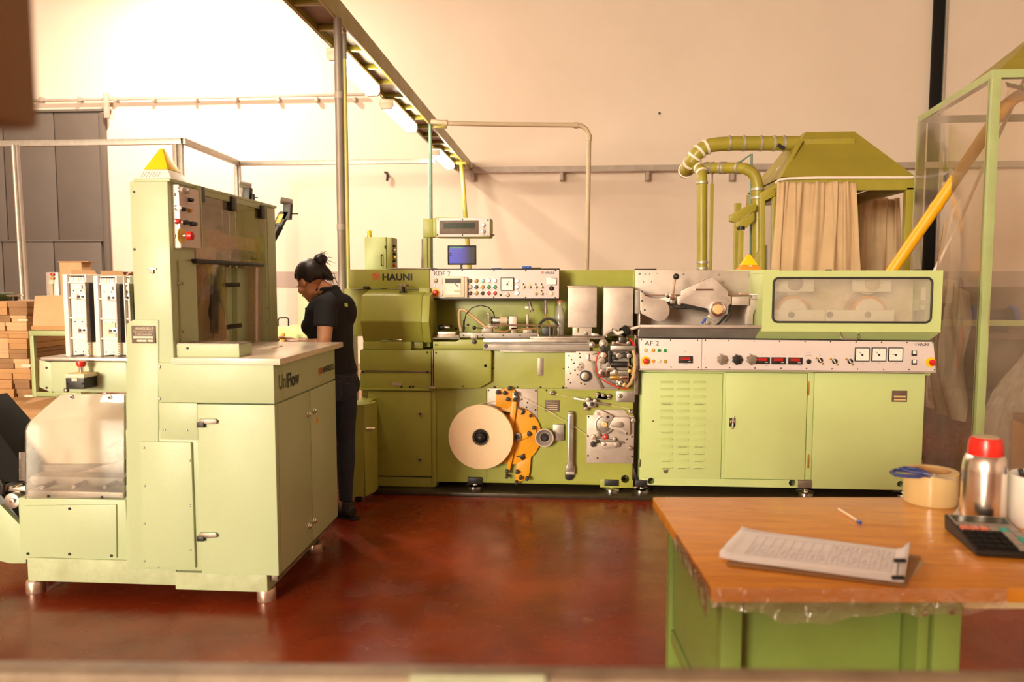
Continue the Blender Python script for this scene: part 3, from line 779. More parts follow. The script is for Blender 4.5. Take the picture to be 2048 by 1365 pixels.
# beacon on top
bx = at(330, 350, FY+0.13)
be = MB().add([(bx.x-0.095, FY+0.03, zt+0.012),(bx.x+0.085, FY+0.03, zt+0.012),(bx.x+0.085, FY+0.22, zt+0.012),(bx.x-0.095, FY+0.22, zt+0.012),
     (bx.x-0.062, FY+0.06, zt+0.06),(bx.x+0.052, FY+0.06, zt+0.06),(bx.x+0.052, FY+0.18, zt+0.06),(bx.x-0.062, FY+0.18, zt+0.06)],
     [(0,3,2,1),(4,5,6,7),(0,1,5,4),(1,2,6,5),(2,3,7,6),(3,0,4,7)]).build('beacon_base', 'white_plastic', fm, 0.004)
MB().add([(bx.x-0.064, FY+0.058, zt+0.06),(bx.x+0.054, FY+0.058, zt+0.06),(bx.x+0.054, FY+0.182, zt+0.06),(bx.x-0.064, FY+0.182, zt+0.06),
     (bx.x-0.012, FY+0.113, zt+0.165),(bx.x+0.002, FY+0.113, zt+0.165),(bx.x+0.002, FY+0.127, zt+0.165),(bx.x-0.012, FY+0.127, zt+0.165)],
     [(0,3,2,1),(4,5,6,7),(0,1,5,4),(1,2,6,5),(2,3,7,6),(3,0,4,7)]).build('beacon_cap', 'yellow_lamp', be, 0.005)
for k in range(7):
    x = bx.x - 0.06 + k*0.013
    cut(be, MB().obox((x, FY+0.046, zt+0.036), (0.002,0,0), (0,0.008,0), (0.004,0.009,0.014)))
# front of the housing: edge joint, latch, screws, rating plate
pl = MB().pp(252, 640, 316, 718, FY-0.004, 0.2)
MB().ppoly([(252,648),(266,640),(317,640),(317,1139),(262,1140),(252,1132)], FY-0.006, 0.45).build('lower_housing', P, fm, 0.006)
MB().box((at(252,900,FY).x, FY, at(300,1140,FY).z), (at(400,900,FY).x, ycab, zw-0.34)).build('lower_body', P, fm, 0.006)
rp = MB().pp(263, 652, 310, 687, FY-0.012, 0.006).build('rating_plate', 'brown_plate', fm, 0.001)
ptext('UNIVERSELLE', 270, 655, 306, 660, FY-0.0125, 'cream', rp, bold=0.01)
for a, b, yy in ((267,306,664),(271,303,669)):
    ptext('Engineering U.N.I. GmbH' if yy == 664 else 'D-2308 Schwarzenbek', a, yy-2, b, yy+2, FY-0.0125, 'cream', rp)
MB().pp(266, 673, 306, 677, FY-0.0126, 0.002).build('plate_strip', 'cream', rp)
MB().pp(274, 680, 293, 684, FY-0.0126, 0.002).pp(295, 680, 306, 684, FY-0.0126, 0.002).build('plate_strip', 'cream', rp)
lt = MB().pp(294, 536, 312, 540, FY-0.006, 0.008).build('latch', 'steel', fm, 0.001)
MB().pp(300, 540, 306, 547, FY-0.01, 0.01).build('latch_hook', 'steel_brown', lt, 0.002)
screws([(268,384),(269,499)], FY, fm, 2.6, SCREW)
# --- low cabinet
MB().box((at(397,900,FY).x-0.02, FY+0.03, at(450,1150,FY).z), (XC-0.012, ycab-0.005, zw-0.03)).build('cabinet_body', P, fm, 0.004)
MB().box((at(316,760,FY-0.012).x, FY-0.012, at(450,807,FY-0.012).z), (XC+0.003, FY+0.1, at(450,727,FY-0.012).z)).build('upper_panel', P, fm, 0.004)
dr = MB().box((at(398,980,FY-0.012).x, FY-0.012, at(475,1150,FY-0.012).z), (XC+0.003, FY+0.023, at(475,810,FY-0.012).z)).build('cabinet_door', P, fm, 0.004)
MB().pp(319, 807, 395, 880, FY-0.014, 0.02).build('cover_panel', P, fm, 0.002)
MB().pp(284, 885, 386, 1136, FY-0.014, 0.02).build('cover_panel', P, fm, 0.005)
screws([(319,734),(319,798)], FY-0.012, fm, 3.4, SCREW_S)
screws([(329,860),(374,861),(288,896),(379,922),(289,972),(380,1012),(289,1048),(381,1101),(289,1123)], FY-0.014, fm, 2.6, SCREW_S)
for yy in (843, 1071):
    h = MB().ppoly([(398,yy-4),(430,yy-4),(434,yy),(432,yy+5),(420,yy+6),(398,yy+5)], FY-0.026, 0.014).build('hinge', 'steel_brown', fm, 0.002)
    MB().pp(393, yy+3, 407, yy+13, FY-0.03, 0.016).build('hinge_block', 'dark_metal', h, 0.002)
# right side of the cabinet: printed band and two doors
def sband(x0, x1, yt, yb, d): return sbox(x0, x1, yt, yb, XC, d)
sy0 = FY - 0.010
def cside(Ya, Yb, za, zb, d, name): return MB().box((XC-0.012, Ya, za), (XC+d, Yb, zb)).build(name, P, fm, 0.003)
zband = at(552, 809, FY).z; zbot = at(552, 1150, FY).z
cside(FY+0.1, ycab, zband+0.004, zw-0.03, 0.003, 'side_band')
ymid = spt(621, 900, XC).y
da = cside(FY+0.024, ymid-0.003, zbot, zband-0.004, 0.004, 'side_door')
db = cside(ymid+0.003, ycab, zbot, zband-0.004, 0.004, 'side_door')
KN = shared('knob', MB().lathe((0,0,0), (1,0,0), [(1,0),(1,0.25),(0.75,0.35),(0.7,0.8),(0.4,1.0)], 14), 'chrome')
for px, py, par in ((615,829,da),(627,822,db),(617,1053,da),(627,1042,db)):
    o = put('knob', KN, spt(px, py, XC+0.004), par); o.scale = (0.017,)*3
q = spt(634, 838, XC+0.0045)
MB().prism([(XC+0.004, q.y-0.022, q.z-0.022), (XC+0.004, q.y+0.022, q.z-0.022), (XC+0.004, q.y, q.z+0.022)], (0.001,0,0)).build('warning_sticker', 'orange', db)
def stext(body, px0, py_base, px1, hpx, X, m, par, **k):
    a = spt(px0, py_base, X); b = spt(px1, py_base, X)
    return lettering(body, (X+0.0006, a.y, a.z), (0,1,0), FZ, b.y-a.y, hpx*mpp(a.y), m, par, **k)
stext('Uni', 558, 781, 574.5, 31, XC+0.004, 'ink', fm, outline=0.018)
stext('Flow', 575.5, 777, 599, 31, XC+0.004, 'ink', fm, bold=0.025)
stext('UNIVERSELLE', 643, 748, 669, 13, XC+0.004, 'ink', fm, bold=0.015)
q = spt(638, 749, XC+0.0046)
lg = MB()
for k in range(3): lg.box((XC+0.004, q.y-0.004+k*0.014, q.z+0.004), (XC+0.0052, q.y+0.005+k*0.014, q.z+0.032))
lg.box((XC+0.004, q.y-0.004, q.z-0.004), (XC+0.0052, q.y+0.033, q.z+0.002)); lg.build('emblem', 'ink_red', fm)
# worktop and its low green block
zw1 = zw
ywr = spt(685, 690, at(560, 724, FY-0.02).x).y
xr = at(560, 720, FY-0.03).x
MB().box((at(342,716,FY-0.03).x, FY-0.03, zw-0.028), (xr, ywr, zw)).build('worktop', 'laminate', fm, 0.003)
q0, q1 = at(347, 713, FY+0.03), at(480, 690, FY+0.03)
bxk = MB().box((q0.x, FY+0.02, zw), (q1.x, FY+0.16, zw+0.058)).build('deck_block', P, fm, 0.004)
bb = MB().box((q0.x+0.002, FY+0.022, zw+0.058), (q1.x-0.002, FY+0.158, zw+0.062)).build('block_rim', 'steel_brown', bxk)
q = at(375, 697, FY+0.02); o = put('screw', SCREW, (q.x, FY+0.02, q.z), bxk); o.scale = (0.006,)*3
q = spt(556, 700, xr-0.15)
MB().box((xr-0.30, FY+0.42, zw), (xr-0.24, FY+0.62, zw+0.004)).build('slot_plate', 'cream', fm, 0.001)
# --- plinth and feet
zp0 = at(300, 1172, FY).z; 
MB().box((at(52,1140,FY).x, FY+0.01, zp0), (at(350,1150,FY).x, FY+0.85, at(200,1122,FY).z)).build('plinth', 'paint_plinth', fm, 0.004)
MB().box((at(350,1150,FY).x, FY+0.0, at(450,1183,FY).z), (at(534,1150,FY).x, FY+0.85, at(450,1148,FY).z)).build('plinth', 'paint_plinth', fm, 0.004)
zf = at(533, 1186, FY).z
for px, yy in ((70,FY+0.07),(533,FY+0.06),(70,FY+0.75)):
    x = at(px, 1180, FY+0.06).x
    MB().lathe((x, yy, 0), (0,0,1), [(0.044,0),(0.044,zf-0.012),(0.040,zf)], 28).build('foot', 'copper_worn', fm, 0.002)
for px, py in ((630,1098),):
    q = atZ(px, 1104, 0)
    MB().cyl((q.x, q.y, 0), (0,0,1), 0.042, 0.05, 24).build('foot', 'copper_worn', fm, 0.002)
    MB().cyl((q.x, q.y, 0.05), (0,0,1), 0.02, zbot+0.02-0.05, 12).build('foot_stem', 'dark_metal', fm)
MB().box((XC-0.10, FY+0.03, at(552,1168,FY).z), (XC-0.02, ycab-0.05, zbot)).build('base_rail', 'steel_brown', fm, 0.003)
# --- left wing: lower box, window bay, conveyor
LYy = FY+0.02
MB().pp(38, 998, 254, 1124, LYy, 0.55).build('wing_box', P, fm, 0.012)
hp = MB().ppoly([(48,1012),(232,1010),(233,1117),(48,1116)], LYy-0.008, 0.02).build('hatch', P, fm, 0.004)
screws([(139,1018),(56,1108),(139,1109),(223,1112)], LYy-0.009, hp, 3.0, SCREW)
xw0, xw1 = at(50, 900, LYy).x, at(250, 900, LYy).x
MB().ppoly([(52,998),(52,862),(64,838),(122,790),(248,790),(248,998)], LYy+0.33, 0.03).build('bay_back', 'cream', fm, smooth=0)
MB().box((xw1, LYy+0.02, at(150,1000,LYy).z), (xw1+0.06, LYy+0.5, at(150,788,LYy).z)).build('bay_side', P, fm, 0.003)
ww = MB().ppoly([(50,998),(50,862),(53,852),(62,840),(118,790),(248,790),(248,998)], LYy-0.004, 0.006).build('bay_window', 'plexi', fm, 0.001)
for x, y in ((141,795),(218,796)):
    b = MB().pcyl(x, y, 5, LYy-0.012, 0.010, 16).build('window_washer', 'white_plastic', fm, 0.001)
    MB().pcyl(x, y, 2.4, LYy-0.016, 0.006, 10).build('bolt', 'dark_metal', b)
screws([(97,993),(204,995)], LYy-0.004, fm, 3.2, SCREW)
# conveyor deck inside the bay
MB().ppoly([(60,930),(245,930),(245,960),(60,965)], LYy+0.30, 0.02).build('bay_plate', 'steel_brown', fm)
MB().ppoly([(95,965),(135,952),(248,920),(248,965)], LYy+0.20, 0.02).build('belt_guard', 'steel_brown', fm, 0.003)
MB().pp(60, 955, 246, 972, LYy+0.10, 0.10).build('belt_deck', 'steel_matt', fm, 0.004)
for x, y in ((83,977),(146,976),(209,976)):
    b = MB().pcyl(x+6, y-3, 5, LYy+0.03, 0.1, 12).build('stud', 'dark_metal', fm)
    MB().pcyl(x, y, 3.6, LYy+0.012, 0.03, 12).build('stud_cap', 'chrome', b)
MB().pp(56, 984, 246, 998, LYy+0.03, 0.05).build('lower_rail', 'steel', fm, 0.003)
# conveyor beam with stop button
MB().ppoly([(78,720),(104,726),(104,787),(78,775)], LYy+0.0, 0.35).build('beam_nose', P, fm, 0.005)
bm_ = MB().pp(101, 724, 254, 786, LYy-0.012, 0.4).build('conveyor_beam', P, fm, 0.010)
q0 = at(84, 720, LYy-0.01); q1 = at(268, 712, LYy-0.01)
zc = at(170, 722, LYy).z; zct = at(170, 715, LYy).z
MB().box((q0.x, LYy-0.02, zc), (XL-0.003, LYy+0.45, zct)).build('conveyor_plate', 'steel', fm, 0.003)
screws([(93,736),(93,776)], LYy-0.001, fm, 2.3, SCREW)
sb = MB().pp(130, 754, 168, 779, LYy-0.115, 0.10)
zb0, zb1 = at(150, 779, LYy-0.11).z, at(150, 754, LYy-0.11).z
x0, x1 = at(131,765,LYy-0.11).x, at(168,765,LYy-0.11).x
sbx = MB().box((x0, LYy-0.11, zb0), (x1, LYy-0.012, zb1)).build('stop_box', 'dark_metal', fm, 0.004)
MB().box((x0-0.002, LYy-0.112, zb1-0.006), (x1+0.002, LYy-0.012, zb1+0.012)).build('box_lid', 'cream', sbx, 0.003)
cxm = ((x0+x1)/2, LYy-0.06, zb1+0.012)
MB().cyl(cxm, (0,0,1), 0.026, 0.003, 20).build('warning_disc', 'yellow', sbx)
MB().cyl(cxm, (0,0,1), 0.011, 0.03, 14).build('stop_stem', 'chrome', sbx)
MB().lathe(cxm, (0,0,1), [(0.014,0.028),(0.019,0.033),(0.021,0.045),(0.019,0.052),(0.008,0.055)], 20).build('stop_button', 'red', sbx)
MB().pp(143, 757, 154, 763, LYy-0.113, 0.002).build('sticker', 'cream', sbx)
screws([(134,768),(165,768)], LYy-0.111, sbx, 2.3, SCREW)
b = MB().pcyl(131, 781, 4.5, LYy-0.02, 0.01, 14).build('window_washer', 'rubber', fm); MB().pcyl(131, 781, 2.4, LYy-0.024, 0.01, 10).build('bolt', 'cream', b)
# inclined belt and pulley at the far left of the machine
iy = LYy+0.15
MB().ppoly([(-60,1040),(0,1010),(44,1055),(52,1118),(52,1128),(20,1128),(-60,1110)], iy, 0.3).build('conveyor_leg', P, fm, 0.005)
MB().ppoly([(-60,800),(0,868),(48,935),(50,965),(0,965),(-60,960)], iy+0.05, 0.25).build('belt_guard', 'black_soft', fm, 0.004)
MB().ppoly([(-60,965),(-10,975),(40,1040),(40,1062),(0,1020),(-60,1020)], iy+0.02, 0.25).build('belt_return', 'black', fm, 0.003)
MB().ppoly([(38,905),(50,905),(50,962),(38,962)], iy-0.05, 0.01).build('side_glass', 'plexi', fm)
w = MB().pcyl(23, 1003, 17, iy-0.06, 0.05, 28).build('pulley', 'steel', fm, 0.003)
MB().pcyl(23, 1003, 5, iy-0.075, 0.02, 16).build('pulley_hub', 'chrome', w, 0.002)
MB().pp(0, 973, 52, 984, iy-0.02, 0.2).build('belt_frame', 'steel', fm, 0.004)
MB().tube([at(0,960,iy-0.04), at(6,972,iy-0.04), at(3,990,iy-0.04)], 0.012, 8).build('lever', 'dark_metal', fm)
for x, y in ((22,976),(34,974)):
    b = MB().pcyl(x+3, y-3, 4, iy-0.05, 0.05, 12).build('stud', 'dark_metal', fm); MB().pcyl(x, y, 2.8, iy-0.07, 0.03, 12).build('stud_cap', 'chrome', b)
# clamp arms with tube ends rising behind the housing
for k, (px, py, YY) in enumerate(((490, 370, yb_-0.25), (571, 402, yb_+0.45))):
    a0 = at(px, py, YY); s = YY/FPX
    ar = MB().obox(a0 + Vector((4*s, 0, -22*s)), (8*s,0,-0.0), (0,0.02,0), (1.5*s,0,16*s)).build('clamp_arm', 'dark_metal', fm, 0.003)
    MB().lathe(a0 + Vector((-6*s,-0.03,0)), (0.8,0.5,-0.15), [(5.4*s,16*s),(5.4*s,0),(7*s,0),(7*s,22*s),(0.5*s,22*s),(0.5*s,16*s),(5.4*s,16*s)], 18, cap=False).build('tube_end', 'steel', ar)
    if k == 0:
        MB().prism([a0+Vector((-16*s,0.0,-36*s)), a0+Vector((6*s,0.0,-16*s)), a0+Vector((16*s,0,-18*s)), a0+Vector((16*s,0,-38*s))], (0,0.03,0)).build('arm_bracket', 'dark_metal', ar, 0.002)
    else:
        MB().obox(a0+Vector((-10*s,0,-38*s)), (10*s,0,-0), (0,0.02,0), (9*s,0,16*s)).build('arm_shank', 'black', ar, 0.003)
        MB().obox(a0+Vector((-10*s,-0.022,-36*s)), (5*s,0,0), (0,0.004,0), (4*s,0,9*s)).build('arm_stripe', 'yellow_pipe', ar, 0.001)
        MB().rod(a0+Vector((-14*s,0.0,-50*s)), a0+Vector((-62*s,0.0,-130*s)), 9*s, 10).build('arm_post', 'black', ar, 0.002)
    MB().rod(a0+Vector((12*s,0,-26*s)), a0+Vector((26*s,0,-26*s)), 1.3*s, 8).build('lever_pin', 'dark_metal', ar)

# ================================================================== white filter trays on the conveyor
def filter_tray(px0, px1, py0, label, plate):
    Yt = LYy+0.05
    t = thing('filter_tray', label, 'tray', (at((px0+px1)/2, 700, Yt).x, Yt+0.05, zct), 'white plastic trays standing on the conveyor')
    x0, x1 = at(px0, 640, Yt).x, at(px1, 640, Yt).x
    z0, z1 = zct, at(160, py0, Yt).z
    w = x1-x0; H = z1-z0
    xm = x0 + w*0.76
    shl = MB().box((x0, Yt+0.012, z0), (xm, Yt+0.14, z1)).build('shell', 'white_plastic', t, 0.003)
    MB().box((x0, Yt-0.006, z0), (x0+w*0.16, Yt+0.012, z1)).build('edge_rail', 'white_plastic', t, 0.004)
    for f_ in (0.10, 0.285, 0.53, 0.78):
        MB().box((x0+w*0.16, Yt, z1-H*f_-0.004), (xm, Yt+0.012, z1-H*f_+0.004)).build('cross_rib', 'white_plastic', t, 0.001)
    for k in range(6):
        xx = x0+w*0.2 + k*w*0.092
        MB().cyl((xx, Yt+0.012, z1-H*0.10), (0,0,1), w*0.045, H*0.07, 10).build('flute', 'white_plastic', t)
    cut(shl, MB().box((x0+w*0.2, Yt-0.01, z1-H*0.035), (x0+w*0.7, Yt+0.10, z1-H*0.015)))
    MB().box((x0+w*0.27, Yt+0.004, z1-H*0.175), (x0+w*0.62, Yt+0.013, z1-H*0.13)).build('paper_label', 'paper', t, 0.001)
    for f_ in (0.27, 0.68):
        b = MB().box((x0+w*0.46, Yt-0.002, z1-H*f_-0.014), (x0+w*0.76, Yt+0.013, z1-H*f_+0.014)).build('latch_plate', 'steel', t, 0.001)
        for g in (0.53, 0.68):
            MB().cyl((x0+w*g, Yt-0.002, z1-H*f_), (0,-1,0), 0.006, 0.004, 10).build('rivet', 'dark_metal', b)
    for f_, g in ((0.2,0.3),(0.2,0.56),(0.58,0.3),(0.58,0.56),(0.95,0.28),(0.95,0.55)):
        o = put('rivet', SCREW, (x0+w*g, Yt+0.012, z1-H*f_), t); o.scale = (0.0035,)*3
    for k in range(8):
        MB().box((x0+w*0.66, Yt+0.002, z0+0.01+k*0.011), (x0+w*0.76, Yt+0.012, z0+0.015+k*0.011)).build('comb_tooth', 'cream', t)
    # dark steel side sheet and cream foot behind it
    MB().box((xm+0.002, Yt-0.006, z0+H*0.17), (xm+0.006, Yt+0.13, z1-H*0.10)).build('side_sheet', 'steel_brown', t, 0.001)
    MB().prism([(xm+0.006, Yt+0.02, z0+H*0.17), (x1, Yt+0.10, z0+H*0.20), (x1, Yt+0.10, z1-H*0.12), (xm+0.006, Yt+0.02, z1-H*0.10)], (0,0.03,0)).build('inner_wall', 'dark_metal', t)
    MB().box((xm, Yt+0.03, z0), (x1-0.004, Yt+0.12, z0+H*0.17)).build('tray_foot', 'cream', t, 0.003)
    MB().tube([(xm-0.02, Yt+0.0, z0+0.006), (xm-0.06, Yt-0.01, z0+0.003)], 0.003, 6).build('catch_wire', 'dark_metal', t)
    if plate: MB().box((x0+w*0.28, Yt+0.006, z0+H*0.24), (x0+w*0.66, Yt+0.013, z0+H*0.42)).build('faded_label', 'cream', t)
filter_tray(130, 186, 549, 'white plastic filter tray at the free end of the conveyor', False)
filter_tray(191, 247, 552, 'cream-stained filter tray between two other trays on the conveyor', True)
filter_tray(250.5, 263, 552, 'filter tray half hidden behind the pale green housing', False)

# ================================================================== olive green filter maker (middle)
KY = atZ(1225, 986, 0.03).y + 0.04
K = 'paint_kdf'
km = thing('filter_maker', 'olive green filter maker with round paper reel and yellow reel arm', 'machine', (at(980, 990, KY).x, KY+0.4, 0.03))
# dark base plate on the floor
ba = atZ(700, 1002, 0.0); bb = atZ(1300, 1002, 0.0)
bp = thing('base_plate', 'dark steel base plate on the floor under the green machines', 'plate', (bb.x, bb.y+0.5, 0))
MB().box((at(746,1000,bb.y).x, bb.y, 0), (at(1330,1000,bb.y).x, bb.y+1.4, 0.028)).build('plate', 'plate_dark', bp, 0.003)
MB().box((at(1300,1000,bb.y).x+0.04, bb.y+0.02, 0), (at(1900,1000,bb.y).x, bb.y+1.4, 0.027)).build('plate', 'plate_dark', bp, 0.003)
UY = KY + 0.42        # recessed upper back
zl = at(1000, 690, KY).z
def kp(name, x0, y0, x1, y1, Y, d, m=K, bev=0.003, par=None): return MB().pp(x0, y0, x1, y1, Y, d).build(name, m, par or km, bev)
kb = kp('lower_body', 867, 700, 1266, 968, KY, 0.9)
kp('lower_body', 724, 700, 866, 972, KY+0.03, 0.85)
kp('upper_back', 856, 541, 1268, 700, UY, 0.35)
kp('end_strip', 1265, 540, 1269.5, 700, UY-0.03, 0.3)
kp('deck', 867, 688, 1268, 700, KY+0.002, 0.5)
cut(kb, MB().pp(972.5, 780, 973.5, 960, KY-0.01, 0.022).pp(975, 777.2, 1230, 778.2, KY-0.01, 0.022))
# top header with name
hd = kp('header_box', 697, 539, 859, 577, KY+0.22, 0.36, K, 0.006)
ptext('HAUNI', 765, 547.5, 824.5, 561.5, KY+0.22, 'ink', hd, bold=0.035)
def emblem(x0, y0, x1, y1, Y, m, par):
    w, h = x1-x0, y1-y0; mb = MB()
    for k in range(4): mb.pp(x0+w*(0.02+0.26*k), y0, x0+w*(0.02+0.26*k)+w*0.17, y0+h*0.30, Y-0.001, 0.002)
    for k, ins in ((0,0.0),(1,0.0),(2,0.08),(3,0.2)):
        mb.pp(x0+w*ins, y0+h*(0.34+0.17*k), x1-w*ins, y0+h*(0.34+0.17*k+0.11), Y-0.001, 0.002)
    return mb.build('emblem', m, par)
emblem(744.5, 546, 759.5, 560.5, KY+0.22, 'ink_red', hd)
kp('top_sheet', 775, 536, 862, 538.5, KY+0.22, 0.36, 'steel_plate', 0.001)
kp('header_lamp', 726, 573, 738, 578, KY+0.2, 0.06, 'black', 0.004)
kp('left_wing', 689, 578, 760, 673, KY+0.26, 0.3, K, 0.005)
kp('hood_rear', 838, 576, 860, 695, KY+0.12, 0.35)
# hinged hood with bent front
prof = [(577,0.26),(591,0.0),(643,-0.05),(684,0.02),(684,0.3)]
pts = [at(790, y, KY+d) for y, d in prof]
xa, xb = at(720, 630, KY-0.05).x, at(842, 630, KY-0.05).x
hood = MB().prism([(xa, KY+d, p.z) for p, (y, d) in zip(pts, prof)], (xb-xa, 0, 0)).build('hood', K, km, 0.008)
MB().prism([(xb, KY+d*1.0+0.004, p.z-0.004) for p, (y, d) in zip(pts, prof)], (0.055, 0, 0)).build('hood_side', K, km, 0.004)
hy = KY+0.11
hc = at(807, 586, hy)
hw = MB().lathe(hc, (0,0,1), [(0.034,0),(0.03,0.008),(0.012,0.012),(0.012,0.045)], 20).build('wheel_stem', 'dark_metal', hood)
wheel = MB()
n = 48; prof2 = []
for k in range(n):
    a = 2*PI*k/n; r = 0.038*(1+0.09*math.cos(7*a)); prof2.append((hc.x+r*math.cos(a), hc.y+r*math.sin(a), hc.z+0.042))
wheel.prism(prof2, (0,0,0.02)).build('hand_wheel', 'steel_brown', hood, 0.004)
q = [at(763,673,KY-0.0), at(764,680,KY-0.03), at(803,680,KY-0.03), at(804,673,KY-0.0)]
MB().tube(q, 0.005, 8).build('handle', 'chrome', hood)
kp('hood_apron', 726, 684, 822, 700, KY+0.0, 0.1, K, 0.004)
kp('hood_foot', 822, 684, 845, 697, KY+0.05, 0.1, K, 0.003)
# left door stack
kp('hinged_panel', 720, 701, 862, 742, KY-0.012, 0.03, K, 0.004)
kp('lower_strip', 720, 745, 862, 778, KY-0.006, 0.03, K, 0.003)
kp('hinge_line', 724, 742.5, 862, 744.5, KY-0.012, 0.02, 'steel_brown', 0.001)
kp('small_plate', 784, 766, 803, 772, KY-0.010, 0.005, 'steel_plate', 0.001)
screws([(725,744),(855,705),(855,745),(803,774),(820,774),(826,774)], KY-0.012, km, 2.2)
ld = kp('lower_door', 737, 783, 862, 953, KY-0.022, 0.05, K, 0.006)
kp('door_recess', 862, 778, 872, 974, KY-0.01, 0.2, K, 0.004)
for y in (828, 920):
    b = MB().pcyl(840, y, 3.6, KY-0.032, 0.012, 16).build('door_lock', 'steel', ld, 0.001)
    MB().pcyl(840, y, 1.8, KY-0.033, 0.01, 10).build('lock_core', 'dark_metal', b)
kp('kick_panel', 744, 955, 868, 974, KY-0.004, 0.2, K, 0.003)
kp('kick_foot', 850, 972, 870, 974.8, KY, 0.1, K, 0.003)
kp('door_ledge', 716, 778, 866, 782, KY-0.03, 0.05, K, 0.003)
# curved cover to the right of it
kp('slide_bar', 866, 685, 980, 698, KY-0.03, 0.05, K, 0.003)
MB().ppoly([(866,684),(912,684),(918,680),(980,680),(980,698),(866,698)], KY-0.032, 0.03).build('rail_cover', K, km, 0.002)
ccv = MB().ppoly([(867,701),(981,701),(983,704),(982,764),(960,776),(940,778),(868,778)], KY-0.05, 0.046).build('curved_cover', K, km, 0.006)
kp('cover_hinge', 863.5, 700, 866, 778, KY-0.03, 0.03, 'steel_brown', 0.001)
cut(ccv, MB().pcyl(970, 733, 3.2, KY-0.08, 0.1, 14))
screws([(872,706),(926,773),(871,690)], KY-0.051, km, 1.6)
MB().pcyl(948, 684, 4.5, KY-0.05, 0.03, 16).build('ball_knob', 'black', km, 0.004)
MB().pp(857, 774, 871, 779, KY-0.06, 0.05).build('hinge_knuckle', 'steel', km, 0.004)
# control panel
PYk = KY+0.16
cpn = kp('control_panel', 860, 539, 1118, 598, PYk, 0.22, 'panel_white', 0.003)
kp('panel_rim', 858, 537.5, 1119, 540, PYk-0.002, 0.24, 'dark_metal', 0.001, cpn)
kp('panel_rim', 858, 597, 1119, 599.5, PYk-0.002, 0.24, 'dark_metal', 0.001, cpn)
screws([(865.6,540.8),(924.5,541),(988,541),(1051.5,541.5),(1111,541.7),(866,594.5),(987.5,594.8),(1051,595.5),(1110.5,595.7)], PYk, cpn, 1.5)
ptext('KDF 2', 868.5, 542.5, 900.5, 551.5, PYk, 'ink', cpn)
ptext('HAUNI', 1089.5, 543.5, 1108.5, 548.6, PYk, 'ink', cpn, bold=0.02)
emblem(1082.5, 543.2, 1087.7, 548.6, PYk, 'ink_red', cpn)
def pbutton(px, py, r, Y, m, par, h=0.012, ring='chrome'):
    b = MB().lathe(at(px, py, Y), (0,-1,0), [(r*mpp(Y)*0.8,-0.001),(r*mpp(Y)*0.8,h*0.8),(r*mpp(Y)*0.55,h)], 16).build('button', m, par)
    MB().lathe(at(px, py, Y), (0,-1,0), [(r*mpp(Y),-0.001),(r*mpp(Y),h*0.45),(r*mpp(Y)*0.82,h*0.5),(r*mpp(Y)*0.82,0)], 16).build('ring', ring, b)
cols = [['darkgreen_btn','ochre','green_lit','white_lit','white_lit'],['clear_btn','darkgreen_btn','orange','green_btn','green_btn'],['black','ochre','dark_metal','red','red']]
for r_, yy in enumerate((561.6, 574.3, 586.6)):
    for c_, xx in enumerate((940.3, 952.6, 964.9, 977.2, 989.7)):
        pbutton(xx, yy, 4.4, PYk, cols[r_][c_], cpn)
for yy in (562, 574.3, 586.6): pbutton(1034.2, yy, 4.3, PYk, 'white_lit', cpn)
def estop(px, py, r, Y, par):
    d = MB().pcyl(px, py, r, Y-0.004, 0.006, 24).build('stop_ring', 'yellow', par)
    c = at(px, py, Y); k = mpp(Y)*r
    MB().lathe(c, (0,-1,0), [(k*0.45,0.004),(k*0.45,0.014),(k*0.6,0.018),(k*0.64,0.028),(k*0.5,0.036),(k*0.2,0.038)], 20).build('stop_button', 'red', d)
estop(871.5, 585.5, 8.8, PYk, cpn)
pbutton(871.5, 561, 4.4, PYk, 'beige', cpn, 0.015)
for x, y in ((869,572),(874,573.5)): MB().pcyl(x, y, 1.5, PYk-0.006, 0.008, 10).build('toggle', 'steel', cpn)
rec = kp('chart_recorder', 886, 553, 928, 595, PYk-0.035, 0.04, 'cream', 0.004, cpn)
kp('recorder_glass', 890, 557, 922, 590, PYk-0.037, 0.004, 'clear_btn', 0, rec)
kp('recorder_scale', 890.5, 557.5, 921.5, 567, PYk-0.0385, 0.002, 'dark_metal', 0, rec)
kp('recorder_chart', 890.5, 567, 921.5, 590, PYk-0.0385, 0.002, 'steel_plate', 0, rec)
kp('recorder_plate', 908, 580, 920, 585, PYk-0.040, 0.002, 'beige', 0, rec)
MB().rod(at(910,568,PYk-0.042), at(917,574,PYk-0.042), 0.0035, 8).build('recorder_hand', 'chrome', rec)
kp('recorder_door', 929, 555, 934.5, 596, PYk-0.03, 0.03, 'beige', 0.002, cpn)
for y in (562, 586): kp('recorder_hinge', 881, y-5, 885.5, y+5, PYk-0.02, 0.02, 'panel_white', 0.002, cpn)
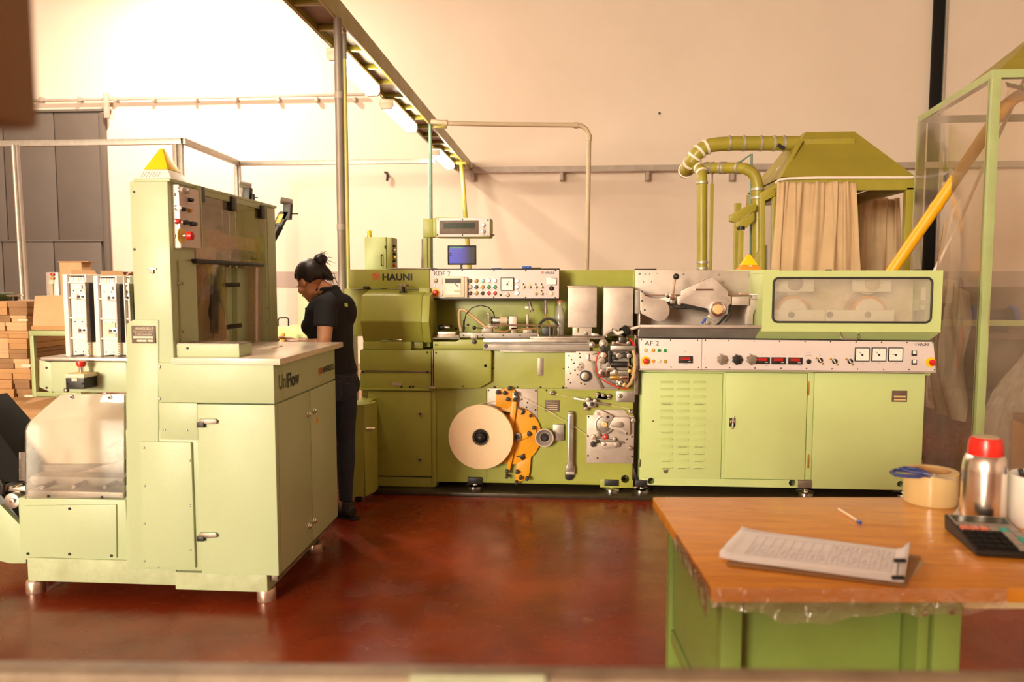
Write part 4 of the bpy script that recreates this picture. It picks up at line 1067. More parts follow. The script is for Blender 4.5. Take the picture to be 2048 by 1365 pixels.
def gauge(x0, y0, x1, y1, Y, par, ang, frame='dark_metal'):
    g = kp('gauge', x0, y0, x1, y1, Y-0.012, 0.014, frame, 0.002, par)
    kp('dial', x0+1.7, y0+1.7, x1-1.7, y1-1.7, Y-0.0135, 0.003, 'white_plastic', 0, g)
    cx, cy, w = (x0+x1)/2, (y0+y1)/2, (x1-x0)
    tk = MB()
    for k in range(9):
        a = math.radians(200 - k*27.5)
        a1 = at(cx+w*0.36*math.cos(a), cy-w*0.36*math.sin(a), Y-0.0142); a2 = at(cx+w*0.30*math.cos(a), cy-w*0.30*math.sin(a), Y-0.0142)
        tk.rod(a1, a2, 0.0007, 4)
    tk.build('dial_ticks', 'ink', g)
    a1 = at(cx, cy+w*0.03, Y-0.0145); a2 = at(cx+w*0.3*math.cos(ang), cy-w*0.3*math.sin(ang), Y-0.0145)
    MB().rod(a1-(a2-a1)*0.25, a2, 0.0014, 6).build('needle', 'ink', g)
    MB().pcyl(cx, cy+w*0.03, w*0.07, Y-0.017, 0.004, 10).build('needle_hub', 'ink', g)
gauge(1001, 555.4, 1027.7, 581.7, PYk, cpn, 1.0)
for x, y in ((1047.4,574.3),(1059.3,574.3),(1071.8,574.3),(1083.7,574.3),(1071.8,587.8),(1083.7,587.8)):
    b = MB().lathe(at(x, y, PYk), (0,-1,0), [(0.0125,-0.001),(0.0125,0.006),(0.008,0.008),(0.007,0.022)], 12).build('selector', 'beige', cpn)
    MB().obox(at(x, y, PYk-0.024), (0.0025,0,0.0), (0,0.004,0), (0.002,0,0.008)).build('selector_bar', 'steel', b, 0.001)
    MB().pcyl(x-0.5, y-5.6, 1.6, PYk-0.004, 0.006, 10).build('indicator', 'patch' if (x, y) in ((1059.3,574.3),(1071.8,587.8)) else 'dark_metal', cpn)
mt = kp('small_meter', 1093, 556, 1113.5, 570.5, PYk-0.008, 0.01, 'steel', 0.001, cpn)
kp('meter_face', 1094.5, 557.5, 1112, 569, PYk-0.0095, 0.003, 'white_plastic', 0, mt)
pbutton(1102.8, 577, 4.9, PYk, 'dark_metal', cpn, 0.018, 'dark_metal'); pbutton(1102.8, 587.6, 4.0, PYk, 'cream', cpn, 0.012, 'cream')
pbutton(1001.3, 590, 2.3, PYk, 'black', cpn, 0.01); pbutton(1015.2, 590, 4.3, PYk, 'beige', cpn, 0.015)
MB().pcyl(1093, 587.5, 1.2, PYk-0.005, 0.006, 8).build('indicator', 'steel', cpn)
# bottle-side fittings under the panel
b = MB().rod(at(1058,604,PYk+0.05), at(1063,621,PYk+0.02), 0.012, 12).build('valve', 'steel', km)
MB().rod(at(1063,620,PYk+0.02), at(1064,624,PYk+0.02), 0.016, 12).build('valve_nut', 'steel_brown', b)
kp('tag', 1050, 613.5, 1057, 617.5, PYk+0.03, 0.003, 'paper', 0, km)
b = MB().rod(at(1091,600,PYk+0.05), at(1091.5,628,PYk+0.05), 0.0115, 12).build('regulator', 'steel', km)
MB().rod(at(1091.5,614,PYk+0.05), at(1091.5,628,PYk+0.05), 0.013, 12).build('regulator_cup', 'steel_brown', b)
MB().tube([at(1091.5,630,PYk+0.05), at(1094,642,PYk+0.05), at(1101,651,PYk+0.04), at(1108,656,PYk+0.0)], 0.0045, 8).build('hose', 'hose_brown', km)
# display on its column
DY = KY+0.25
colm = kp('column', 846, 474, 861, 540, DY, 0.06, K, 0.003)
cut(colm, MB().pp(853.5, 476, 855, 538, DY-0.01, 0.02))
kp('cable_duct', 841.5, 478, 845, 540, DY+0.02, 0.04, 'steel_brown', 0.002, colm)
kp('column_head', 846, 437.5, 866, 474.5, DY-0.01, 0.10, K, 0.003)
dbx = MB().ppoly([(872,434.5),(981,437),(981,472),(978,475),(872,474.5)], DY-0.06, 0.18).build('display_box', K, km, 0.003)
dfc = kp('display_face', 873.5, 436, 979.5, 473.5, DY-0.066, 0.01, 'panel_white', 0.002)
kp('display_bezel', 878.6, 441, 957, 468.6, DY-0.070, 0.008, 'brown_plate', 0.001, dfc)
kp('display_glass', 886.7, 446, 949.7, 457.5, DY-0.072, 0.004, 'lcd_dark', 0, dfc)
for y in (450, 463):
    MB().pcyl(967, y, 3.2, DY-0.08, 0.018, 14).build('key_switch', 'steel', dfc, 0.001)
MB().rod(at(967,452,DY-0.085), at(967,474,DY-0.085), 0.002, 6).build('key_chain', 'steel_brown', dfc)
screws([(876,438.5),(925,439),(976,440.5),(875,470),(925,470.5),(976,472)], DY-0.066, dfc, 1.5)
MB().rod(at(978,469,DY), at(989,471,DY), 0.006, 8).build('lock_pin', 'steel', dbx)
kp('head_strip', 866, 436, 873, 474, DY-0.03, 0.06, K, 0.002)

# --- narrow box with castor at the left end
EBY = KY-0.33
cb = MB().ppoly([(697,811),(729,810),(729,994),(692,994)], EBY, 0.41).build('end_box', K, km, 0.004)
q = at(729, 900, EBY); z0, z1 = at(729, 994, EBY).z, at(729, 810, EBY).z
MB().prism([(q.x, EBY+0.001, z0), (q.x+0.045, EBY+0.08, z0+0.01), (q.x+0.045, EBY+0.08, z1-0.0), (q.x, EBY+0.001, z1)], (0,0.1,0)).build('box_edge', K, cb, 0.002)
MB().rod(at(731,857,EBY+0.02), at(749,857,EBY+0.06), 0.007, 10).build('box_latch', 'chrome', cb)
MB().rod(at(733,860,EBY+0.01), at(744,862,EBY+0.05), 0.004, 8).build('box_latch', 'chrome', cb)
q = at(716, 994, EBY+0.04)
MB().cyl((q.x-0.02, EBY+0.05, 0.020), (1,0,0), 0.020, 0.04, 18).build('castor', 'dark_metal', cb, 0.003)
MB().cyl((q.x, EBY+0.05, 0.03), (0,0,1), 0.010, max(0.012, z0-0.02), 10).build('castor_stem', 'chrome', cb)
# --- machine feet
def mfoot(x0, x1, y0, y1, Y, par, m='black', yd=None):
    b = MB().pp(x0, y0, x1, y1, Y-0.02, 0.10).build('foot_block', m, par, 0.003)
    c = at((x0+x1)/2, y1, Y+0.03); 
    MB().lathe((c.x, Y+0.03, 0.0285), (0,0,1), [(0.062,0),(0.062,0.016),(0.050,0.020),(0.022,0.022),(0.022,max(0.03, c.z-0.03))], 28).build('foot_pad', 'chrome', b)
mfoot(935, 964, 956, 969, KY, km); mfoot(1209, 1237, 961, 973, KY, km)
def lifting_hole(px, py, r, Y, par, bodies):
    for o_ in bodies: cut(o_, MB().pcyl(px, py, r, Y-0.03, 0.16, 24))
    c_ = at(px, py, Y); k_ = r*mpp(Y)
    MB().lathe(c_, (0,1,0), [(k_*0.999,0.002),(k_*0.999,0.12),(0.002,0.12)], 24, cap=False).build('lifting_hole', 'steel_brown', par)
bsl = kp('bottom_sill', 1200, 960, 1266, 976, KY-0.002, 0.2)
lifting_hole(1251, 961, 8.2, KY-0.002, km, (kb, bsl))
# --- stainless guard boxes
for x0, y0, x1, y1 in ((1135.5,575,1193.5,655), (1207,576,1266,673)):
    g = kp('guard_box', x0, y0, x1, y1, KY+0.12, 0.24, 'steel_plate', 0.002)
    kp('guard_lip', x0-1, y0-3, x1+1, y0, KY+0.115, 0.25, 'steel_brown', 0.002, g)
st = kp('guard_stand', 1145, 655, 1184, 676, KY+0.14, 0.05, 'steel_plate', 0.002)
cut(st, MB().pp(1155, 657, 1158, 666, KY+0.12, 0.1))
MB().lathe(at(1172,667,KY+0.14), (0,-1,0), [(0.012,0),(0.012,0.012),(0.007,0.014),(0.007,0.025)], 12).build('wing_nut', 'steel', st)
MB().ppoly([(1183,667),(1196,668),(1206,679),(1183,679)], KY+0.13, 0.03).build('guide_wedge', 'steel', km, 0.002)
# --- steel bench rails
kp('bench_bar', 966, 679, 1180, 686, KY-0.06, 0.20, 'steel', 0.003)
kp('bench_groove', 968, 686, 1178, 689, KY-0.03, 0.15, 'steel_matt', 0)
kp('bench_rail', 966, 689, 1180, 702, KY-0.06, 0.14, 'steel_matt', 0.004)
MB().pcyl(971.5, 692.5, 4, KY-0.066, 0.01, 14).build('bench_bolt', 'dark_metal', km)
kp('bench_tongue', 1000, 702, 1150, 705, KY-0.05, 0.1, 'steel_brown', 0.001)
kp('tray_plate', 1060, 674, 1210, 679, KY+0.0, 0.2, 'steel_brown', 0.002)
for x, y, r in ((1207,688,9),(1184,690,6)):
    w = MB().pcyl(x, y, r, KY-0.09, 0.05, 22).build('end_roller', 'steel_brown', km, 0.003)
    MB().pcyl(x, y, r*0.45, KY-0.1, 0.03, 14).build('roller_hub', 'steel', w, 0.002)
# --- upper slide with clamps, hoses, motor
SY = KY+0.10
kp('slide', 919, 666, 1074, 676, SY, 0.06, 'steel_matt', 0.002)
for x, y in ((927,671),(965,671),(1006,671),(1040,671)): screws([(x,y)], SY-0.001, km, 1.6)
kp('slide_clamp', 941, 671, 955, 678, SY-0.012, 0.03, 'steel_brown', 0.002)
kp('feed_block', 875, 664, 911, 671, SY, 0.07, 'copper_worn', 0.002)
kp('feed_block', 868, 671, 918, 677, SY+0.01, 0.07, 'steel_brown', 0.002)
MB().rod(at(845,677,SY-0.05), at(920,677.5,SY-0.05), 0.006, 8).build('feed_rod', 'steel', km)
for x0, x1, y0, y1 in ((963,985,655,666),(970,996,651,658),(1022,1034,655,667),(1046,1065,657,667)):
    kp('clamp_block', x0, y0, x1, y1, SY+0.0, 0.05, 'steel_brown', 0.003)
kp('clamp_post', 1053, 629, 1057.5, 657, SY+0.02, 0.02, 'steel_brown', 0.001)
kp('bracket_arm', 974, 626, 979, 655, SY+0.02, 0.03, 'steel_brown', 0.001)
mo = MB().cyl(at(986, 641, SY+0.03), (1,0,0), 7.2*mpp(SY), 34*mpp(SY), 20).build('motor', 'steel', km, 0.002)
MB().cyl(at(982, 641, SY+0.03), (1,0,0), 6.8*mpp(SY), 5*mpp(SY), 20).build('motor_cap', 'black', mo, 0.002)
MB().cyl(at(1000, 641, SY+0.03), (1,0,0), 7.35*mpp(SY), 15*mpp(SY), 20).build('motor_label', 'beige', mo)
kp('motor_block', 1018, 633, 1033.5, 662, SY+0.0, 0.06, 'steel_plate', 0.002, mo)
r0 = 1.6*mpp(SY)
MB().tube([at(975,628,SY-0.03), at(975,645,SY-0.03), at(976,648.5,SY-0.03), at(982,649.5,SY-0.03), at(1050,651,SY-0.03), at(1112,652,SY-0.03), at(1117,654,SY-0.04), at(1117,668,SY-0.06), at(1114,675,SY-0.07), at(1106,677.5,SY-0.07), at(1082,676.5,SY-0.07), at(1077,673,SY-0.07), at(1075,664,SY-0.06), at(1076,655,SY-0.04)], r0, 8).build('guard_rod', 'chrome', km)
MB().rod(at(1099.5,653,SY-0.03), at(1099.5,677,SY-0.07), r0*0.7, 8).build('guard_rod', 'steel_brown', km)
MB().tube([at(1097+19*math.cos(a), 657-19*math.sin(a), SY+0.01) for a in [PI*k/10 for k in range(11)]], 0.010, 8).build('belt_arch', 'rubber', km)
kp('brush_block', 1084, 655, 1106, 670, SY-0.02, 0.06, 'black', 0.004)
MB().tube([at(922,663,SY), at(919,645,SY), at(918,628,SY), at(920,621,SY), at(925,619,SY), at(932,623,SY), at(950,637,SY), at(973,656,SY)], 3*mpp(SY), 10).build('air_hose', 'hose_tan', km)
MB().tube([at(927.6,660,SY-0.02), at(928,647,SY-0.02), at(932,628,SY-0.02), at(944,616,SY-0.02), at(961,611,SY-0.02), at(977,615,SY-0.02), at(986.5,625,SY), at(989.5,635,SY+0.02)], 1.1*mpp(SY), 8).build('cable', 'black', km)
MB().rod(at(927,664,SY-0.02), at(928,641,SY-0.02), 1.9*mpp(SY), 8).build('cable_boot', 'black', km)
MB().tube([at(985,655,SY-0.01), at(993,662,SY-0.02), at(1008,664,SY-0.02), at(1022,660,SY-0.01), at(1040,660,SY-0.01), at(1062,657,SY-0.01), at(1078,660,SY)], 0.005, 8).build('air_hose', 'hose_brown', km)
MB().sphere(at(948.5,656,SY-0.04), 4*mpp(SY), 14, 8).build('ball_knob', 'black', km)
MB().rod(at(951,656,SY-0.04), at(966,657.5,SY-0.0), 0.005, 8).build('lever', 'steel_brown', km)
b = MB().rod(at(877,656,SY+0.05), at(889,654,SY+0.05), 5*mpp(SY), 14).build('nozzle', 'black', km, 0.002)
MB().rod(at(889,654.5,SY+0.05), at(900,655.5,SY+0.05), 3*mpp(SY), 14).build('nozzle_tip', 'steel', b, 0.002)
for x, y in ((902,653),(912,658),(927,656),(935,650)):
    MB().pcyl(x, y, 2.4, UY-0.012, 0.013, 10).build('blank_plug', 'dark_metal', km, 0.002)
# --- funnel, ring, red lever
f0, f1 = at(1209,673,SY-0.04), at(1228,664,SY-0.06)
MB().lathe(f0, f1-f0, [(2.2*mpp(SY),0),(8.5*mpp(SY),(f1-f0).length),(7.5*mpp(SY),(f1-f0).length),(1.6*mpp(SY),0.006)], 22, cap=False).build('funnel', 'chrome', km)
c0, c1 = at(1245,666,SY-0.06), at(1256,659,SY-0.04)
MB().lathe(c0, c1-c0, [(10*mpp(SY),0),(10.5*mpp(SY),0.045),(7*mpp(SY),0.045),(7*mpp(SY),0.0)], 24, cap=False).build('black_ring', 'black', km)
MB().tube([at(1212,673,SY-0.05), at(1227,663,SY-0.06), at(1236,668,SY-0.06), at(1250,662,SY-0.05), at(1281,653,SY-0.02)], [0.006,0.014,0.014,0.011,0.009], 10).build('filter_tow', 'tube_white', km)
rl = MB().tube([at(1259,678,SY-0.14), at(1264,685,SY-0.14), at(1270,696,SY-0.14)], [0.007,0.010,0.013], 10).build('red_lever', 'red', km)
# --- glue and drive mechanism plate
MYp = KY-0.035
mp_ = kp('drive_plate', 1130, 703, 1237, 779, MYp, 0.03, 'steel_plate', 0.002)
cut(kb, MB().pp(1237, 704, 1262, 776, KY-0.02, 0.16))
kp('drive_recess', 1235, 702, 1264, 778, KY+0.13, 0.012, 'steel_brown', 0)
screws([(1159,708),(1143,720),(1137,735),(1150,741),(1141,747),(1155,750),(1141,766),(1162,767),(1170,769),(1160,715),(1138,712),(1148,727),(1136,760),(1127,738),(1126,775),(1132,776)], MYp-0.001, mp_, 1.6)
d = MB().pcyl(1159.5, 733, 9, MYp-0.006, 0.008, 26).build('dial_disc', 'steel_plate', mp_, 0.001)
for a in (0.5, 2.6, 4.7): MB().pcyl(1159.5+4*math.cos(a), 733+4*math.sin(a), 1.4, MYp-0.008, 0.004, 8).build('disc_hole', 'dark_metal', d)
d = MB().pcyl(1170.5, 753, 11.2, MYp-0.035, 0.036, 28).build('drive_wheel', 'dark_metal', mp_, 0.003)
MB().pcyl(1170.5, 753, 8, MYp-0.038, 0.01, 24).build('wheel_face', 'steel', d, 0.002); MB().pcyl(1170.5, 753, 2.5, MYp-0.045, 0.01, 12).build('wheel_nut', 'brass', d)
MB().prism([at(1174,720,MYp-0.03), at(1179,721,MYp-0.03), at(1208,776,MYp-0.03), at(1202,778,MYp-0.03)], (0,0.02,0)).build('swing_arm', 'steel_brown', mp_, 0.002)
MB().prism([at(1176,723,MYp-0.034), at(1189,723,MYp-0.034), at(1193,745,MYp-0.034), at(1188,745,MYp-0.034)], (0,0.02,0)).build('arm_gusset', 'steel_brown', mp_, 0.002)
kp('white_block', 1172, 708, 1177.5, 719.5, MYp-0.02, 0.03, 'paper', 0.002, mp_)
MB().prism([at(1182,707,MYp-0.03), at(1204,701,MYp-0.03), at(1205,705,MYp-0.03), at(1184,710,MYp-0.03)], (0,0.02,0)).build('link_bar', 'steel_brown', mp_, 0.002)
me_ = kp('drive_unit', 1199, 702, 1258, 776, KY-0.05, 0.05, 'steel_matt', 0.004)
rnd = random.Random(3)
for x, y, r, m, dd in ((1206,747.7,8.5,'chrome',0.13),(1206,747.7,4,'dark_metal',0.135),(1204,722,6.5,'steel_brown',0.12),(1207,711,6,'copper_worn',0.11),(1207,699,6.5,'dark_metal',0.12),(1222,738,7,'steel',0.10),(1216,730,5,'steel_brown',0.11),
     (1229,716,5,'dark_metal',0.10),(1238,712,6,'steel_brown',0.10),(1249,712,5.5,'dark_metal',0.10),(1258,712,5,'steel',0.10),(1241,767,5,'steel',0.12),(1241,767,2.2,'chrome',0.125),(1235,772,4,'steel_brown',0.11),(1250,771,5,'brass',0.11),(1254,770,3,'dark_metal',0.12),(1231,744,4,'steel',0.12),(1217,741,4,'chrome',0.12),(1260,743,4,'brass',0.11)):
    MB().pcyl(x, y, r, KY-dd, 0.08, 18).build('drive_gear', m, me_, 0.002)
def xcyl(x0, x1, y, r, Y, m, name, par=None): return MB().cyl(at(x0, y, Y), (1,0,0), r*mpp(Y), (x1-x0)*mpp(Y), 18).build(name, m, par or km, 0.002)
xcyl(1222, 1254, 729, 6, KY-0.12, 'dark_metal', 'gear_motor', me_); xcyl(1252, 1259, 729, 4, KY-0.12, 'steel', 'motor_nose', me_)
xcyl(1220, 1240, 755, 5.5, KY-0.13, 'brass', 'brass_cylinder', me_); xcyl(1240, 1257, 755, 5.4, KY-0.13, 'chrome', 'cylinder_end', me_)
kp('bracket', 1220, 742, 1258, 750, KY-0.1, 0.06, 'steel', 0.003, me_)
kp('bracket', 1232, 758, 1256, 778, KY-0.08, 0.05, 'steel_brown', 0.003, me_)
kp('bracket', 1216, 702, 1222, 730, KY-0.1, 0.06, 'dark_metal', 0.003, me_)
kp('top_beam', 1221, 692, 1270, 702, KY-0.10, 0.12, 'steel', 0.003)
for x, y, r, m in ((1227,687,3.5,'steel_brown'),(1236,687,4,'steel'),(1247,681,6,'dark_metal'),(1257,687,4,'steel')):
    MB().pcyl(x, y, r, KY-0.09, 0.06, 14).build('guide_wheel', m, km, 0.002)
kp('guide_block', 1238, 676, 1256, 685, KY-0.06, 0.08, 'steel_brown', 0.003)
MB().tube([at(1228,687,KY-0.11), at(1256,690,KY-0.11)], 0.008, 8).build('tie_rod', 'chrome', km)
MB().tube([at(1199,703,KY-0.13), at(1194,714,KY-0.14), at(1191,732,KY-0.14), at(1195.6,749,KY-0.14), at(1204,759,KY-0.14), at(1214.7,766,KY-0.14), at(1238,776,KY-0.14), at(1250,778,KY-0.14), at(1258,777,KY-0.12)], 1.5*mpp(KY), 8).build('red_hose', 'hose_red', km)
MB().tube([at(1266,701,KY-0.13), at(1269,712,KY-0.14), at(1269.5,735,KY-0.15), at(1266,755,KY-0.15), at(1260,768,KY-0.14), at(1254,774,KY-0.12)], 3.0*mpp(KY), 10).build('air_hose', 'hose_tan', km)
MB().tube([at(1254,731,KY-0.13), at(1263,733,KY-0.14), at(1266,742,KY-0.14), at(1262,750,KY-0.13)], 0.004, 8).build('air_hose', 'brass', km)
sh = kp('cable_shroud', 1268, 709, 1277, 790, KY-0.07, 0.04, 'steel_brown', 0.004)
kp('shroud_edge', 1273, 709, 1277, 732, KY-0.074, 0.01, 'steel_plate', 0.001, sh)
MB().tube([at(1222,702,KY-0.13), at(1250,700,KY-0.14), at(1268,702,KY-0.13), at(1273,708,KY-0.1)], 0.006, 8).build('bent_rod', 'steel_brown', km)
# --- paper guide rail, rollers, small plates
kp('guide_plate', 1232, 783, 1269.5, 805, KY-0.008, 0.012, 'steel', 0.002)
for x, y, r in ((1239.5,793,4.5),(1239.5,793,2)):
    MB().pcyl(x, y, r, KY-0.03-(0.01 if r<3 else 0), 0.03, 14).build('guide_wheel', 'steel_brown' if r>3 else 'chrome', km, 0.002)
bk = MB().ppoly([(1193,786),(1198,791),(1194,797),(1220,797),(1218,791),(1220,792),(1220,800),(1194,800)], KY-0.03, 0.03).build('roller_bracket', 'steel', km, 0.001)
for x, y in ((1195,789),(1206,792),(1218,793)): MB().pcyl(x, y, 3.5, KY-0.05, 0.04, 14).build('roller', 'steel_brown', bk, 0.002)
ra, rb = at(1148,797,KY-0.04), at(1218,810.5,KY-0.04)
MB().obox((ra+rb)/2, (rb-ra)/2, (0,0.01,0), Vector((0.0012,0,0.007))).build('guide_rail', 'steel', km, 0.001)
bk = kp('guide_bracket', 1173, 804, 1192, 816, KY-0.05, 0.05, 'steel', 0.003)
for x, y, m in ((1184,809,'dark_metal'),(1172,818,'steel_brown'),(1176,800,'steel'),(1190,803,'steel'),(1170,812,'dark_metal')):
    MB().pcyl(x, y, 4, KY-0.065, 0.06, 14).build('guide_knob', m, bk, 0.002)
def groller(x, y, r, par=None):
    w = MB().lathe(at(x, y, KY), (0,-1,0), [(r*mpp(KY)*0.6,0),(r*mpp(KY)*0.6,0.02),(r*mpp(KY),0.022),(r*mpp(KY),0.045),(r*mpp(KY)*0.5,0.048),(r*mpp(KY)*0.5,0.04)], 20).build('guide_roller', 'steel', par or km)
    MB().pcyl(x, y, r*0.38, KY-0.052, 0.02, 10).build('roller_bolt', 'dark_metal', w)
groller(1104, 785, 4.6); groller(1260.5, 821.5, 4.4)
np_ = kp('rating_plate', 1090, 801, 1119.5, 823.6, KY-0.004, 0.005, 'brown_plate', 0.001)
for y in (806, 811, 815, 819): MB().pp(1094, y, 1115, y+1.2, KY-0.0045, 0.002).build('plate_line', 'beige', np_)
yr = 0.0016
for pts in ([(1104,780.5),(1200,779)], [(1108,788),(1148,797)], [(1218,811),(1260,818)], [(1095,822),(1140,848),(1174,871)], [(956,809),(1000,801),(1029,797)], [(1015,780),(1110,829)]):
    MB().tube([at(x, y, KY-0.03) for x, y in pts], yr, 5).build('paper_web', 'yarn', km)
screws([(990,775),(1035,775),(1081,775),(1126,776),(1093,781)], KY, km, 2.0)
screws([(877,706),(986,737),(984,750),(988,774)], KY, km, 1.5)
kp('oil_gauge', 1075, 716, 1087, 752, KY-0.004, 0.008, 'steel_brown', 0.004)
# --- tension column
tc = kp('tension_bar', 1136, 829, 1147, 941, KY-0.06, 0.04, 'steel', 0.003)
kp('bar_tip', 1136.5, 824.5, 1146.5, 831, KY-0.055, 0.035, 'steel_brown', 0.002, tc)
cut(tc, MB().pp(1140.5, 833, 1142.5, 925, KY-0.07, 0.018))
MB().ppoly([(1136,926),(1147,926),(1149.5,938),(1149.5,944),(1130.5,944),(1130.5,938)], KY-0.05, 0.05).build('bar_socket', 'steel_brown', tc, 0.002)
MB().ppoly([(1130,944),(1149,944),(1148,955),(1143,961),(1137,962),(1130,958)], KY-0.03, 0.03).build('bar_foot', 'dark_metal', tc, 0.003)
kp('foot_cap', 1131, 944.5, 1149, 950, KY-0.052, 0.03, 'steel_plate', 0.001, tc)
# --- right tension plate
tp = MB().ppoly([(1174,831),(1186,831),(1192,820),(1249,820),(1257,831),(1268.5,832),(1267,928),(1173,926.5)], KY-0.015, 0.015).build('tension_plate', 'steel_plate', km, 0.002)
screws([(1177,834),(1176,873),(1176,912),(1264,874),(1264,914),(1195,917),(1254,879)], KY-0.016, tp, 1.8)
w = MB().pcyl(1209, 850, 20.5, KY-0.03, 0.016, 36).build('brake_disc', 'steel', tp, 0.002)
MB().lathe(at(1209, 850, KY-0.031), (0,-1,0), [(0.062,0),(0.062,0.006),(0.056,0.006),(0.056,0)], 30, cap=False).build('disc_ring', 'steel_brown', w)
MB().pcyl(1209, 850, 5.6, KY-0.06, 0.03, 18).build('disc_hub', 'tape_tan', w, 0.002)
MB().ppoly([(1193,824),(1203,821),(1226,833),(1225,842),(1218,842),(1200,832)], KY-0.07, 0.02).build('brake_lever', 'steel_plate', tp, 0.003)
MB().pcyl(1215.5, 835, 3, KY-0.078, 0.01, 12).build('lever_knob', 'black', tp); MB().pcyl(1197,828,3.2,KY-0.078,0.01,12).build('lever_bolt','copper_worn',tp)
cv = MB().ppoly([(1228,835),(1256,835),(1260,838),(1261,868),(1255,872),(1217,856),(1222,846)], KY-0.06, 0.02).build('brake_cover', 'steel_plate', tp, 0.004)
MB().ppoly([(1222,848),(1240,844),(1247,846),(1249,851),(1246,856),(1240,857),(1222,853)], KY-0.063, 0.005).build('cover_slot', 'steel_brown', cv, 0.002)
cut(cv, MB().pcyl(1254.5, 868.5, 2.2, KY-0.08, 0.06, 12))
for x, y, r, m, dd in ((1187,875.5,4.8,'copper_worn',0.05),(1210,875,5.6,'red',0.05),(1210,875,2.6,'steel',0.056),(1186,890,5.2,'dark_metal',0.05),(1197,872,5,'steel_brown',0.05),(1229,880,4,'steel',0.05),(1195,884,4,'dark_metal',0.06),(1260.4,898,4.2,'steel_brown',0.05),(1266.6,842,5,'steel',0.06),(1209,889.5,3.6,'steel',0.07),(1233,891,4.4,'steel',0.07)):
    MB().pcyl(x, y, r, KY-dd, dd-0.01, 16).build('tension_roller', m, tp, 0.002)
MB().ppoly([(1203,885),(1236,885),(1240,889),(1238,895),(1225,897),(1206,898),(1202,892)], KY-0.06, 0.03).build('roller_arm', 'steel_plate', tp, 0.003)
MB().ppoly([(1192,878),(1225,880),(1248,885),(1248,888),(1200,887)], KY-0.045, 0.02).build('roller_arm', 'steel_brown', tp, 0.002)
# --- yellow reel arm
sp = kp('reel_plate', 974.5, 778, 1075, 872, KY-0.006, 0.008, 'steel_plate', 0.002)
screws([(977,781),(1071.5,782),(1071,820),(1055,806),(1053,815),(1044,799)], KY-0.007, sp, 1.8)
ya = put('reel_arm', None, at(1030, 872, KY-0.02), km)
O = 'orange_yellow'
def cpoly(cx, cy, r, a0, a1, n): return [(cx+r*math.cos(math.radians(a0+(a1-a0)*k/n)), cy-r*math.sin(math.radians(a0+(a1-a0)*k/n))) for k in range(n+1)]
MB().ppoly(cpoly(1024, 871, 58.5, 0, 350, 44), KY-0.03, 0.02).build('arm_disc', O, ya, 0.003)
MB().ppoly([(992,786),(1000,780),(1015,776),(1028,780),(1033,787),(1032,812),(1019,814),(1014,818),(992,814)], KY-0.036, 0.026).build('arm_head', O, ya, 0.003)
MB().ppoly([(1033,928),(1045,922),(1062,915),(1060,940),(1057,956),(1050,961),(1040,964),(1031,967),(1031,945)], KY-0.036, 0.026).build('arm_foot', O, ya, 0.003)
MB().ppoly([(1024,804),(1033,804),(1032,822),(1026,860),(1031,875),(1028,905),(1020,941),(1013,942),(1020,900),(1022,870),(1018,855),(1020,830)], KY-0.055, 0.02).build('swing_link', O, ya, 0.002)
MB().ppoly([(1035,871),(1060,865),(1072,858),(1074,876),(1060,874),(1040,882)], KY-0.05, 0.02).build('swing_link', O, ya, 0.002)
MB().pcyl(1034, 875, 9, KY-0.066, 0.04, 22).build('arm_hub', 'steel_brown', ya, 0.003); MB().pcyl(1034, 875, 4.5, KY-0.074, 0.02, 16).build('hub_bolt', 'dark_metal', ya)
for x, y, r in ((995.5,785.6,4.6),(1018.4,778,4.2),(1008.8,787,4),(1031,788.7,4.2),(1029.7,800,4.2),(1015,800,3.8),(1014,944.6,4.2),(1013,955,3.6),(1034,945.6,3.8),(1041,957,3.8),(1054,959,4),(1032,967,3.6),(1060.5,833,2.8),(1067,857,3.6),(1058,869,4.6)):
    w = MB().pcyl(x, y, r, KY-0.075, 0.045, 18).build('arm_roller', 'dark_metal', ya, 0.002); MB().pcyl(x, y, r*0.5, KY-0.08, 0.01, 12).build('roller_face', 'steel_brown', w) if False else None
kp('link_clip', 1025, 786, 1034, 802, KY-0.06, 0.02, 'steel', 0.002, ya)
MB().ppoly([(1031,814),(1048,819),(1050,824),(1046,830),(1041,830),(1045,822),(1031,816)], KY-0.05, 0.02).build('arm_latch', 'dark_metal', ya, 0.002)
MB().ppoly([(1004,823),(1020,826),(1018,830),(1006,827)], KY-0.05, 0.02).build('arm_latch', 'dark_metal', ya, 0.002)
MB().ppoly([(1032,914),(1042,912),(1048,908),(1050,918),(1044,922),(1040,916)], KY-0.05, 0.02).build('arm_latch', 'dark_metal', ya, 0.002)
ab = kp('spool_block', 1106, 850, 1128, 882, KY-0.03, 0.035, 'steel', 0.002)
cut(ab, MB().pp(1107.5, 866, 1111, 879, KY-0.05, 0.04))
rp_ = mpp(KY)
sc = at(1089.4, 871.8, KY)
w = MB().lathe(sc, (0,-1,0), [(6*rp_,0),(6*rp_,0.05),(18.5*rp_,0.075),(18.5*rp_,0.083),(16.5*rp_,0.083),(10*rp_,0.055)], 32).build('empty_spool', 'steel_plate', km)
MB().lathe(sc, (0,-1,0), [(8.5*rp_,0.05),(8*rp_,0.075),(5*rp_,0.082),(4.6*rp_,0.09)], 24).build('spool_hub', 'dark_metal', w)
